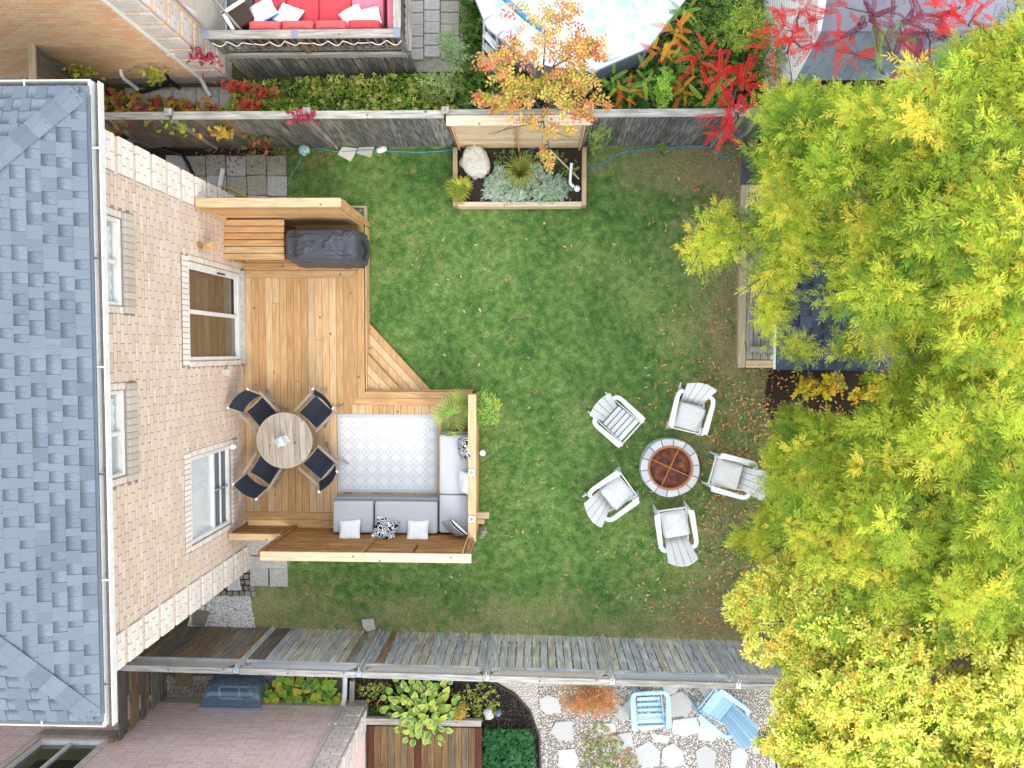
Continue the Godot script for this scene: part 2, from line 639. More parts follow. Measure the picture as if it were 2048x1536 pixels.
# ---------------------------------------------------------------- walls of brick
# a wall face in the plane `frame` (x along the wall, y up, z outward), w by h, with openings Rect2 and quoins.
# The `singles` bricks that show largest are meshes of their own, the rest one mass.
func brick_wall(parent: Node, frame: Transform3D, x0: float, x1: float, y0: float, y1: float, bl: float, bh: float, holes: Array, cols: Array, singles: int, rank: Callable, quoin: Array, qmats: Array, seed_: int) -> void:
	var r := RandomNumberGenerator.new()
	r.seed = seed_
	var list: Array = []
	var rows := int(floor((y1 - y0) / bh))
	for i in rows:
		var y := y0 + (i + 0.5) * bh
		var blocks := quoin.size() > 0 and (i % 5) < 4
		var x := x0
		var first := true
		var a0: float = x0 + (quoin[0] if blocks else 0.0)
		var a1: float = x1 - (quoin[1] if blocks and quoin.size() > 1 else 0.0)
		x = a0 - (bl * 0.5 if i % 2 == 1 else 0.0)
		while x < a1 - 0.02:
			var s := maxf(x, a0)
			var e := minf(x + bl, a1)
			x += bl
			if e - s < 0.045:
				continue
			var parts := [[s, e]]
			for hr in holes:
				if y + bh * 0.4 > hr.position.y and y - bh * 0.4 < hr.end.y:
					var nx: Array = []
					for q in parts:
						if q[1] <= hr.position.x or q[0] >= hr.end.x:
							nx.append(q)
						else:
							if hr.position.x - q[0] > 0.04:
								nx.append([q[0], hr.position.x])
							if q[1] - hr.end.x > 0.04:
								nx.append([hr.end.x, q[1]])
					parts = nx
			for q in parts:
				list.append([(q[0] + q[1]) * 0.5, y, q[1] - q[0], 0])
		if blocks:
			for side in quoin.size():
				if quoin[side] <= 0.0:
					continue
				var n0: float = x0 if side == 0 else x1 - quoin[side]
				var ql: float = quoin[side]
				for c in ([[0.0, 0.5], [0.5, 1.0]] if i % 2 == 0 else [[0.0, 0.26], [0.26, 0.76], [0.76, 1.0]]):
					list.append([n0 + ql * (c[0] + c[1]) * 0.5, y, ql * (c[1] - c[0]), 1])
	list.sort_custom(func(a, b): return rank.call(a) < rank.call(b))
	var at: Array = []
	var tint: Array = []
	for k in list.size():
		var q: Array = list[k]
		var t := frame * T(Vector3(q[0], q[1], 0.004 + r.randf() * 0.004 + (0.022 if q[3] == 1 else 0.0)))
		var len := snappedf(q[2] - 0.011, 0.004)
		if k < singles:
			var key := ["brick", len, bh]
			if not cache.has(key):
				cache[key] = MB.new().box(Transform3D.IDENTITY, Vector3(len, bh - 0.011, 0.05), 0.004).done()
			put(parent, "brick", cache[key], (qmats if q[3] == 1 else cols)[r.randi() % (qmats if q[3] == 1 else cols).size()], t)
		else:
			at.append(t * Transform3D(Basis.from_scale(Vector3(len, bh - 0.011, 0.05)), Vector3.ZERO))
			var m: StandardMaterial3D = (qmats if q[3] == 1 else cols)[r.randi() % (qmats if q[3] == 1 else cols).size()]
			tint.append(m.albedo_color.srgb_to_linear())
	if at.size():
		if not cache.has("unit"):
			cache.unit = MB.new().box(Transform3D.IDENTITY, Vector3.ONE, 0.03).done()
		var bm := StandardMaterial3D.new()
		bm.vertex_color_use_as_albedo = true
		bm.roughness = 0.9
		bm.albedo_texture = mottle_tex(331, 0.05, 0.82, 1.0)
		bm.uv1_triplanar = true
		bm.uv1_world_triplanar = true
		bm.uv1_scale = Vector3(2.3, 2.3, 2.3)
		scatter(parent, "brickwork", cache.unit, bm, at, tint)

# the wall behind the bricks as a set of blocks that leave the openings open
func backing(frame: Transform3D, x0: float, x1: float, y0: float, y1: float, thick: float, holes: Array) -> ArrayMesh:
	var xs := [x0, x1]
	for q in holes:
		xs.append(q.position.x)
		xs.append(q.end.x)
	xs.sort()
	var b := MB.new()
	for i in xs.size() - 1:
		if xs[i + 1] - xs[i] < 0.001:
			continue
		var mid: float = (xs[i] + xs[i + 1]) * 0.5
		var cuts := [[y0, y1]]
		for q in holes:
			if mid > q.position.x and mid < q.end.x:
				var nx: Array = []
				for c in cuts:
					if q.position.y > c[0]:
						nx.append([c[0], minf(c[1], q.position.y)])
					if q.end.y < c[1]:
						nx.append([maxf(c[0], q.end.y), c[1]])
				cuts = nx
		for c in cuts:
			if c[1] - c[0] > 0.001:
				b.box(frame * T(Vector3(mid, (c[0] + c[1]) * 0.5, -thick * 0.5 + 0.0265)), Vector3(xs[i + 1] - xs[i], c[1] - c[0], thick))
	return b.done()

func bricks(hexes: Array, k: float) -> Array:
	var r: Array = []
	for q in hexes:
		r.append(mat(q, k, 0.9, mottle_tex(331, 0.05, 0.82, 1.0), Vector3(2.3, 2.3, 2.3), true))
	return r

# shingles on a slope: rows run along `a`, climbing by `b`; `span` gives each row's start and end
func shingles(parent: Node, o: Vector3, a: Vector3, b: Vector3, rows: int, span: Callable, tabs: Array, valleys: Array, singles: int, seed_: int, tw := 0.14) -> int:
	var r := RandomNumberGenerator.new()
	r.seed = seed_
	var up := a.cross(b).normalized()
	if up.y < 0:
		up = -up
	var bl := b.length()
	var made := 0
	var mass := [MB.new(), MB.new()]
	var nmass := 0
	for i in rows:
		var sp: Vector2 = span.call(i)
		var x := sp.x - r.randf() * tw
		var raised := r.randf() < 0.5
		while x < sp.y:
			var w := snappedf(tw * r.randf_range(0.62, 1.32), 0.02)
			var s := maxf(x, sp.x)
			var e := minf(x + w, sp.y)
			x += w
			raised = not raised if r.randf() < 0.85 else raised
			if e - s < 0.03:
				continue
			var basis := Basis(a, up, -b.normalized())
			if basis.determinant() < 0:
				basis = Basis(-a, up, -b.normalized())
			basis = basis * Basis(Vector3.RIGHT, 0.012)
			var t := Transform3D(basis, o + a * (s + e) * 0.5 + b * (i + 0.5) + up * (0.012 if raised else 0.006))
			var sz := Vector3(snappedf(e - s, 0.01) - 0.002, 0.008 if raised else 0.005, bl + (0.0 if raised else -0.004))
			if made < singles:
				var key := ["shingle", sz]
				if not cache.has(key):
					var mb := MB.new().box(Transform3D.IDENTITY, sz)
					for q in mb.uv.size():
						mb.uv[q] = Vector2(mb.v[q].x, 0.5 + mb.v[q].z / bl)
					cache[key] = mb.done()
				put(parent, "shingle", cache[key], (tabs if raised else valleys)[r.randi() % (tabs if raised else valleys).size()], t)
				made += 1
			else:
				var mm: MB = mass[0 if raised else 1]
				var from := mm.v.size()
				mm.box(t, sz)
				var inv := t.affine_inverse()
				for q in range(from, mm.v.size()):
					var lp := inv * mm.v[q]
					mm.uv[q] = Vector2(lp.x, 0.5 + lp.z / bl)
				nmass += 1
	if nmass:
		for k in 2:
			if mass[k].v.size():
				put(parent, "far_shingles", mass[k].done(), (tabs if k == 0 else valleys)[0], Transform3D.IDENTITY, "stuff")
	return made

func shingle_mats(light: Array, dark: Array) -> Array:
	var tabs: Array = []
	var val: Array = []
	for q in light:
		tabs.append(mat(q, 0.66, 0.95, M.granule, Vector3(1.3, 1.3, 1.3), true, Vector3(q % 7, 0, 0) * 0.13))
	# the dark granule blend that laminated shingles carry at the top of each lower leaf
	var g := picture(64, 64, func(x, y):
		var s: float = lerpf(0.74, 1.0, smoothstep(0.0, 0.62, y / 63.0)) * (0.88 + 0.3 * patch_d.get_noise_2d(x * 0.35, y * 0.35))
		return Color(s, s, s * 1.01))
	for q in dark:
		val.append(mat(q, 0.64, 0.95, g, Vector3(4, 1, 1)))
	return [tabs, val]

# a window: frame members round an opening in a wall plane, its panes behind
func window(parent: Node, frame: Transform3D, r: Rect2, fw: float, depth: float, bars: Array, pane_mat: Material, frame_mat: Material, called := "window") -> MeshInstance3D:
	var b := MB.new()
	var c := r.get_center()
	for s in [-1.0, 1.0]:
		b.box(frame * T(Vector3(c.x, c.y + s * (r.size.y - fw) * 0.5, -depth * 0.5 + 0.01)), Vector3(r.size.x - 0.004, fw, depth), 0.006)
		b.box(frame * T(Vector3(c.x + s * (r.size.x - fw) * 0.5, c.y, -depth * 0.5 + 0.01)), Vector3(fw, r.size.y - fw * 2.0, depth - 0.004), 0.006)
	for q in bars:
		if q[0] == "v":
			b.box(frame * T(Vector3(q[1], c.y, -depth * 0.5 + 0.004)), Vector3(q[2], r.size.y - fw * 2.0, depth - 0.02), 0.005)
		else:
			b.box(frame * T(Vector3((q[3] + q[4]) * 0.5 if q.size() > 3 else c.x, q[1], -depth * 0.5 + 0.002)), Vector3((q[4] - q[3]) if q.size() > 3 else r.size.x - fw * 2.0, q[2], depth - 0.03), 0.005)
	var o := put(parent, called, b.done(), frame_mat)
	var xs := [r.position.x + fw, r.end.x - fw]
	for q in bars:
		if q[0] == "v":
			xs.insert(xs.size() - 1, q[1])
	for i in xs.size() - 1:
		put(o, "pane", MB.new().box(frame * T(Vector3((xs[i] + xs[i + 1]) * 0.5, c.y, -depth * 0.6 - 0.012 * (i % 2))), Vector3(xs[i + 1] - xs[i] - 0.006, r.size.y - fw * 2.0 + 0.01, 0.008)).done(), pane_mat)
	return o

# a row of bricks set on end round an opening
func soldiers(parent: Node, frame: Transform3D, x0: float, x1: float, y0: float, y1: float, across: bool, n: int, mats_: Array, proud: float, deep := 0.06) -> void:
	for i in n:
		var s: Vector3
		var p: Vector3
		if across:
			s = Vector3((x1 - x0) / n - (0.004 if deep > 0.1 else 0.010), y1 - y0 - 0.008, deep)
			p = Vector3(x0 + (x1 - x0) * (i + 0.5) / n, (y0 + y1) * 0.5, proud - deep * 0.5)
		else:
			s = Vector3(x1 - x0 - 0.008, (y1 - y0) / n - 0.010, deep)
			p = Vector3((x0 + x1) * 0.5, y0 + (y1 - y0) * (i + 0.5) / n, proud - deep * 0.5)
		put(parent, "edge_brick", board(s, 0.005), pick(mats_), frame * T(p))

# ---------------------------------------------------------------- the house whose garden it is
func main_house() -> void:
	var o := thing("brick_house", "cream brick house with blue grey shingle roof, along the left edge behind the wooden deck", "house", Vector3(-5.64, 0, 0.7))
	# x of the frame runs along +z of the world, its z looks out over the deck
	var f := Transform3D(Basis(Vector3(0, 0, 1), Vector3.UP, Vector3(-1, 0, 0)), Vector3(-5.64, 0, 0))
	f.basis = Basis(Vector3(0, 0, -1), Vector3.UP, Vector3(1, 0, 0))
	# in this frame x = -z of the world
	var wins := [Rect2(0.585, 4.38, 1.19, 0.86), Rect2(-1.745, 4.38, 1.19, 0.86)]
	var door := Rect2(-0.19, 0.47, 1.64, 2.05)
	var low := Rect2(-3.24, 1.02, 1.47, 1.53)
	var z0 := -4.35
	var z1 := 2.87
	var cols := bricks([0xe4d0c2, 0xdfcab9, 0xe8d6ca, 0xdcc4b0, 0xe3d0bc, 0xe2cac0], 0.98)
	var qm := bricks([0xf6eee6, 0xf0e6de, 0xf8f2ec], 0.95)
	var pale := bricks([0xeadbd0, 0xe6d4c8, 0xf0e4dc], 0.95)
	var stone := bricks([0xd4cabf, 0xcdc2b6, 0xdad0c6], 0.85)
	var openings := [wins[0], wins[1], door, low]
	put(o, "wall", backing(f, z0 + 0.01, z1 - 0.01, 0.0, 5.32, 0.22, openings), M.mortar)
	var body := MB.new()
	body.box(T(Vector3(-6.9, 2.6, z1 * -1.0 + 0.08)), Vector3(2.0, 5.2, 0.14))
	body.box(T(Vector3(-6.9, 2.6, -z0 - 0.08)), Vector3(2.0, 5.2, 0.14))
	body.box(T(Vector3(-7.9, 2.6, 0.74)), Vector3(0.14, 5.2, 7.0))
	put(o, "side_wall", body.done(), M.mortar)
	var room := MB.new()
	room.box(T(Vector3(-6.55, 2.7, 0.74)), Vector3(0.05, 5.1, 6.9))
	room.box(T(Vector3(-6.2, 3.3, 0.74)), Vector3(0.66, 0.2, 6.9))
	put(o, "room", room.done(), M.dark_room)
	var no := []
	for q in openings:
		no.append(q)
	no.append(Rect2(door.position.x - 0.07, door.end.y - 0.02, door.size.x + 0.14, 0.24))
	no.append(Rect2(door.position.x - 0.10, 0.3, 0.11, 2.25))
	no.append(Rect2(door.end.x - 0.01, 0.3, 0.11, 2.25))
	no.append(Rect2(low.position.x - 0.08, low.end.y - 0.02, low.size.x + 0.16, 0.24))
	no.append(Rect2(low.position.x - 0.10, low.position.y - 0.12, 0.11, 1.68))
	no.append(Rect2(low.end.x - 0.01, low.position.y - 0.12, 0.11, 1.68))
	no.append(Rect2(low.position.x - 0.1, low.position.y - 0.27, low.size.x + 0.2, 0.28))
	no.append(Rect2(door.position.x - 0.1, 0.3, door.size.x + 0.2, 0.2))
	for w in wins:
		no.append(Rect2(w.position.x - 0.10, w.position.y, 0.11, 1.3))
		no.append(Rect2(w.end.x - 0.01, w.position.y, 0.11, 1.3))
		no.append(Rect2(w.position.x - 0.1, w.position.y - 0.27, w.size.x + 0.2, 0.28))
	brick_wall(o, f, z0, z1, 0.12, 5.25, 0.262, 0.0885, no, cols, 300, func(q): return absf(q[1] - 4.22), [0.5, 0.5], qm, 91)
	for w in wins:
		soldiers(o, f, w.position.x - 0.1, w.position.x - 0.002, w.position.y, 5.2, false, 9, pale, 0.032)
		soldiers(o, f, w.end.x + 0.002, w.end.x + 0.1, w.position.y, 5.2, false, 9, pale, 0.032)
		soldiers(o, f, w.position.x - 0.09, w.end.x + 0.09, w.position.y - 0.245, w.position.y - 0.01, true, 14, stone, 0.075, 0.13)
	soldiers(o, f, door.position.x - 0.07, door.end.x + 0.07, door.end.y + 0.004, door.end.y + 0.215, true, 20, qm, 0.034)
	soldiers(o, f, door.position.x - 0.10, door.position.x - 0.002, 0.42, door.end.y, false, 24, pale, 0.032)
	soldiers(o, f, door.end.x + 0.002, door.end.x + 0.10, 0.42, door.end.y, false, 24, pale, 0.032)
	soldiers(o, f, low.position.x - 0.08, low.end.x + 0.08, low.end.y + 0.004, low.end.y + 0.21, true, 19, qm, 0.034)
	soldiers(o, f, low.position.x - 0.10, low.position.x - 0.002, low.position.y - 0.1, low.end.y, false, 18, pale, 0.032)
	soldiers(o, f, low.end.x + 0.002, low.end.x + 0.10, low.position.y - 0.1, low.end.y, false, 18, pale, 0.032)
	soldiers(o, f, low.position.x - 0.09, low.end.x + 0.09, low.position.y - 0.245, low.position.y - 0.01, true, 18, stone, 0.07, 0.13)
	# openings: upper sliders with pale curtains, the patio door, the lower slider with a blind
	for i in 2:
		var w: Rect2 = wins[i]
		var wo := window(o, f, w, 0.055, 0.09, [["v", w.get_center().x, 0.055]], glass(), M.trim)
		for k in 2:
			var cb: Array = []
			for j in 9:
				var x := w.position.x + 0.07 + (w.size.x * 0.5 - 0.1) * (1 if k == 0 else 0) + w.size.x * 0.42 * j / 8.0
				var row := PackedVector3Array()
				for y in 3:
					row.append(f * Vector3(x, w.position.y + 0.06 + 0.38 * y, -0.10 + 0.018 * sin(j * 2.4)))
				cb.append(row)
			if k == 0 or i == 0:
				put(wo, "curtain", MB.new().sheet(cb).done(), mat(0xe4e6ea, 0.8, 0.9))
	var dr := window(o, f, door, 0.07, 0.1, [["v", 0.63, 0.07]], M.dark_pane, M.trim, "patio_door")
	put(dr, "handle", MB.new().bar(f * Vector3(1.36, 1.12, 0.02), f * Vector3(1.36, 1.42, 0.02), 0.02, 0.03, 0.005).done(), M.black)
	put(dr, "sash", MB.new().box(f * T(Vector3(1.03, 0.575, -0.028)), Vector3(0.70, 0.06, 0.03), 0.004).box(f * T(Vector3(1.355, 1.5, -0.028)), Vector3(0.05, 1.8, 0.03), 0.004).done(), M.trim)
	put(dr, "threshold", MB.new().box(f * T(Vector3(door.get_center().x, 0.44, 0.03)), Vector3(1.78, 0.07, 0.15), 0.008).done(), M.concrete)
	var lw := window(o, f, low, 0.07, 0.09, [["h", 1.62, 0.07], ["h", 1.34, 0.012, low.position.x + 0.07, low.end.x - 0.07]], glass(), M.trim)
	put(lw, "blind", MB.new().box(f * T(Vector3(low.get_center().x, 2.07, -0.064)), Vector3(1.33, 0.82, 0.004)).done(), mat(0xdfe6ec, 0.9, 0.7))
	put(lw, "sash", MB.new().box(f * T(Vector3(low.get_center().x, 1.31, -0.01)), Vector3(0.03, 0.5, 0.03), 0.004).done(), M.metal)
	put(lw, "insect_screen", MB.new().box(f * T(Vector3(low.get_center().x, 1.33, -0.045)), Vector3(1.31, 0.5, 0.006)).done(), mat(0x8b94a2, 0.6, 0.7, mottle_tex(335, 0.6, 0.8, 1.0, 64), Vector3(20, 20, 20)))
	# small fittings of the wall
	var vent := put(o, "dryer_vent", MB.new().box(T(Vector3(-5.6, 1.2, 0.41)), Vector3(0.07, 0.16, 0.13), 0.015).done(), mat(0xd2cac2, 0.8))
	put(vent, "hood", MB.new().box(T(Vector3(-5.55, 1.25, 0.41), 0, 0, -0.6), Vector3(0.1, 0.02, 0.12), 0.005).done(), mat(0xc4bcb6, 0.8))
	put(o, "flood_light", MB.new().lathe([Vector2(0.0, -0.05), Vector2(0.05, -0.05), Vector2(0.06, 0.0), Vector2(0.045, 0.05), Vector2(0.0, 0.06)], 16, T(Vector3(-5.57, 1.0, 1.80))).done(), M.plastic)
	# the roof: a hip with its eave over the garden wall
	var e := Vector3(-5.405, 5.42, 0)
	var zt := -3.17
	var zb := 4.68
	var rise := 0.27
	var slab := MB.new()
	var apex := 3.9
	var c0 := Vector3(e.x + 0.02, e.y - 0.03, zt - 0.02)
	var c1 := Vector3(e.x + 0.02, e.y - 0.03, zb + 0.02)
	var r0 := c0 + Vector3(-apex, apex * rise, apex)
	var r1 := c1 + Vector3(-apex, apex * rise, -apex)
	var far := Vector3(-8, 0, 0)
	slab.face(PackedVector3Array([c0, c1, r1, r0]), Vector3(0.3, 1, 0))
	slab.face(PackedVector3Array([c0, r0, r0 + far, c0 + far + Vector3(-apex, 0, 0)]), Vector3(0, 1, -0.3))
	slab.face(PackedVector3Array([c1, r1, r1 + far, c1 + far + Vector3(-apex, 0, 0)]), Vector3(0, 1, 0.3))
	slab.box(T(Vector3(-9.5, 5.3, 0.76)), Vector3(8.2, 0.12, 7.7))
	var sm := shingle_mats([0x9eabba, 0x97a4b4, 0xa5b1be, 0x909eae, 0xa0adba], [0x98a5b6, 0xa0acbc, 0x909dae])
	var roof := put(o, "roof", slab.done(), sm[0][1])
	var step := 0.162
	var b_e := Vector3(-step, step * rise, 0)
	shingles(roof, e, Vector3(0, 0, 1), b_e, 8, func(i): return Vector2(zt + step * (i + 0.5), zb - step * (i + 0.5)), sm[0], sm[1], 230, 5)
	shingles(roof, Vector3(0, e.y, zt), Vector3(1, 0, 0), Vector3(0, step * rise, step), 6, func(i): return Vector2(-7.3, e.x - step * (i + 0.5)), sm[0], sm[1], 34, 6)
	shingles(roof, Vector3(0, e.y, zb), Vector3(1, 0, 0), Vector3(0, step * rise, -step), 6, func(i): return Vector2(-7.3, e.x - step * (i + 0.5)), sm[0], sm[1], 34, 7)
	for s in 2:
		for i in 9:
			var d := 0.10 + i * 0.155
			var z := zt + d if s == 0 else zb - d
			var sg := 1.0 if s == 0 else -1.0
			var p := Vector3(e.x - d, e.y + d * rise + 0.022 + 0.002 * i, z)
			var along := Vector3(-1, rise, sg).normalized()
			for wing in 2:
				var side := Vector3(0, 0, -sg) if wing == 0 else Vector3(1, 0, 0)
				var nn := Vector3(0, 1, -sg * rise).normalized() if wing == 0 else Vector3(rise, 1, 0).normalized()
				var ax := along.cross(nn).normalized()
				if ax.dot(side) < 0:
					ax = -ax
				var bs := Basis(ax, nn, along)
				if bs.determinant() < 0:
					bs = Basis(ax, nn, -along)
				bs = bs * Basis(Vector3.RIGHT, 0.03 * (-1.0 if (bs.z.dot(along) > 0) else 1.0))
				put(roof, "hip_cap", board(Vector3(0.13, 0.008, 0.25), 0.0), sm[0][i % 5], Transform3D(bs, p + ax * 0.065 + along * 0.11))
	# gutters: an open trough, a fascia, joint straps
	var runs := [[Vector3(-5.35, 5.30, zt - 0.09), Vector3(-5.35, 5.30, zb + 0.09), Vector3(1, 0, 0)], [Vector3(-5.40, 5.30, zt - 0.05), Vector3(-9.5, 5.30, zt - 0.05), Vector3(0, 0, -1)], [Vector3(-5.40, 5.30, zb + 0.05), Vector3(-9.5, 5.30, zb + 0.05), Vector3(0, 0, 1)]]
	for q in runs:
		var g := MB.new()
		var a: Vector3 = q[0]
		var b: Vector3 = q[1]
		var out: Vector3 = q[2]
		g.bar(a + out * 0.050, b + out * 0.050, 0.02, 0.10, 0.004)
		g.bar(a - out * 0.055, b - out * 0.055, 0.012, 0.09, 0.003)
		g.bar(a + Vector3(0, -0.045, 0), b + Vector3(0, -0.045, 0), 0.10, 0.01)
		g.bar(a - out * 0.075 + Vector3(0, -0.06, 0), b - out * 0.075 + Vector3(0, -0.06, 0), 0.025, 0.19)
		var go := put(o, "gutter", g.done(), M.trim)
		put(go, "gutter_dirt", MB.new().bar(a + Vector3(0, -0.034, 0), b + Vector3(0, -0.034, 0), 0.085, 0.008).done(), mat(0xbcb6ac, 0.8, 1.0, mottle_tex(337, 0.04, 0.35, 1.0), Vector3(2.5, 2.5, 2.5), true))
		var n := int(a.distance_to(b) / 1.25)
		for i in n:
			var p := a.lerp(b, (i + 0.6) / n)
			put(go, "gutter_strap", board(Vector3(0.125, 0.006, 0.02) if absf(out.x) > 0.5 else Vector3(0.02, 0.006, 0.125), 0.0), M.white if i % 2 == 0 else mat(0x6a6a70, 0.7), T(p + Vector3(0, 0.046, 0)))
	var soffit := MB.new()
	soffit.box(T(Vector3(-5.47, 5.24, 0.755)), Vector3(0.22, 0.012, 7.8))
	put(o, "soffit", soffit.done(), M.trim)
	# the carriage lamp by the patio door
	var lt := thing("wall_lamp", "small brass and glass lantern on the cream brick wall above the patio door", "lamp", Vector3(-5.64, 1.95, -1.75))
	put(lt, "bracket", MB.new().box(T(Vector3(-5.61, 2.12, -1.75)), Vector3(0.05, 0.16, 0.11), 0.01).tube([Vector3(-5.6, 2.2, -1.75), Vector3(-5.5, 2.26, -1.75), Vector3(-5.46, 2.2, -1.75)], 0.012, 0.012, 6).done(), mat(0xb48a58, 0.8, 0.4))
	put(lt, "lantern_glass", MB.new().lathe([Vector2(0.055, -0.13), Vector2(0.075, 0.1)], 4, T(Vector3(-5.46, 2.02, -1.75), PI / 4), false).done(), mat(0xe6c9a0, 0.8, 0.2))
	put(lt, "lantern_cap", MB.new().lathe([Vector2(0.09, 0.1), Vector2(0.03, 0.18), Vector2(0.0, 0.19)], 4, T(Vector3(-5.46, 2.02, -1.75), PI / 4), false).done(), mat(0xc9a070, 0.8, 0.4))

# ---------------------------------------------------------------- the garden shed under the locust trees
func garden_shed() -> void:
	var o := thing("garden_shed", "garden shed with dark blue shingle roof and wooden porch deck under the yellow trees", "shed", Vector3(5.2, 0, -1.45))
	var xe := 3.93
	var z0 := -3.2
	var z1 := 0.28
	put(o, "wall", MB.new().box(T(Vector3(5.6, 1.25, -1.45)), Vector3(1.96, 2.1, 3.2)).done(), mat(0xb9b2a6, 0.7, 0.8))
	var slope := 0.34
	var slab := MB.new()
	var rx := 1.36
	slab.face(PackedVector3Array([Vector3(xe, 2.33, z0), Vector3(xe, 2.33, z1), Vector3(xe + rx, 2.33 + rx * slope, z1), Vector3(xe + rx, 2.33 + rx * slope, z0)]), Vector3(-0.3, 1, 0))
	slab.face(PackedVector3Array([Vector3(xe + 2 * rx, 2.33, z0), Vector3(xe + 2 * rx, 2.33, z1), Vector3(xe + rx, 2.33 + rx * slope, z1), Vector3(xe + rx, 2.33 + rx * slope, z0)]), Vector3(0.3, 1, 0))
	for z in [z0 + 0.01, z1 - 0.01]:
		slab.bar(Vector3(xe, 2.29, z), Vector3(xe + rx, 2.29 + rx * slope, z), 0.03, 0.09)
		slab.bar(Vector3(xe + 2 * rx, 2.29, z), Vector3(xe + rx, 2.29 + rx * slope, z), 0.03, 0.09)
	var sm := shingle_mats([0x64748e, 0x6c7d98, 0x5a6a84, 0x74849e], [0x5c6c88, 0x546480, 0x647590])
	var roof := put(o, "roof", slab.done(), sm[0][0])
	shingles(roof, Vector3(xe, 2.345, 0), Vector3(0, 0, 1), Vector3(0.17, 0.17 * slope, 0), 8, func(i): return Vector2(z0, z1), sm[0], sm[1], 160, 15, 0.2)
	put(roof, "drip_edge", MB.new().bar(Vector3(xe - 0.012, 2.33, z0), Vector3(xe - 0.012, 2.33, z1), 0.02, 0.07, 0.003).done(), M.white)
	# the porch deck: weathered boards in a fresh frame
	var d := put(o, "porch_deck", MB.new().box(T(Vector3(4.28, 0.13, -1.43)), Vector3(0.66, 0.22, 3.38)).done(), M.pale[0])
	put(d, "plank", board(Vector3(0.14, 0.03, 3.45), 0.005), M.pale[1], T(Vector3(3.98, 0.285, -1.425)))
	put(d, "plank", board(Vector3(0.56, 0.03, 0.14), 0.005), M.fresh[4], T(Vector3(4.34, 0.285, 0.23)))
	put(d, "plank", board(Vector3(0.56, 0.03, 0.14), 0.005), M.fresh[1], T(Vector3(4.34, 0.285, -3.08)))
	for i in 4:
		put(d, "plank", board(Vector3(0.128, 0.028, 3.15), 0.005), pick(M.silver), T(Vector3(4.126 + i * 0.142, 0.28, -1.43)))
	put(d, "cross_rail", MB.new().bar(Vector3(4.10, 0.36, -0.05), Vector3(4.62, 0.36, -0.05), 0.1, 0.09, 0.006).done(), M.silver[1])
	for z in [-3.0, -1.4, 0.1]:
		put(o, "post", MB.new().bar(Vector3(4.56, 0.3, z), Vector3(4.56, 2.45, z), 0.09, 0.09, 0.006).done(), M.white)

# ---------------------------------------------------------------- the three neighbouring buildings
func plain_roof(o: Node3D, a: Vector2, b: Vector2, y: float) -> void:
	var m := (a + b) * 0.5
	var d := (b.y - a.y) * 0.5
	var r := MB.new()
	var e0 := Vector3(a.x + d * 0.6, y + d * 0.45, m.y)
	var e1 := Vector3(b.x - d * 0.6, y + d * 0.45, m.y)
	r.face(PackedVector3Array([Vector3(a.x, y, a.y), Vector3(b.x, y, a.y), e1, e0]), Vector3(0, 1, -0.4))
	r.face(PackedVector3Array([Vector3(a.x, y, b.y), Vector3(b.x, y, b.y), e1, e0]), Vector3(0, 1, 0.4))
	r.face(PackedVector3Array([Vector3(b.x, y, a.y), Vector3(b.x, y, b.y), e1]), Vector3(0.4, 1, 0))
	r.face(PackedVector3Array([Vector3(a.x, y, a.y), Vector3(a.x, y, b.y), e0]), Vector3(-0.4, 1, 0))
	r.box(T(Vector3(m.x, y - 0.05, m.y)), Vector3(b.x - a.x, 0.08, b.y - a.y))
	put(o, "roof", r.done(), mat(0x8c8a90, 0.6, 0.95, M.granule, Vector3(1.3, 1.3, 1.3), true))

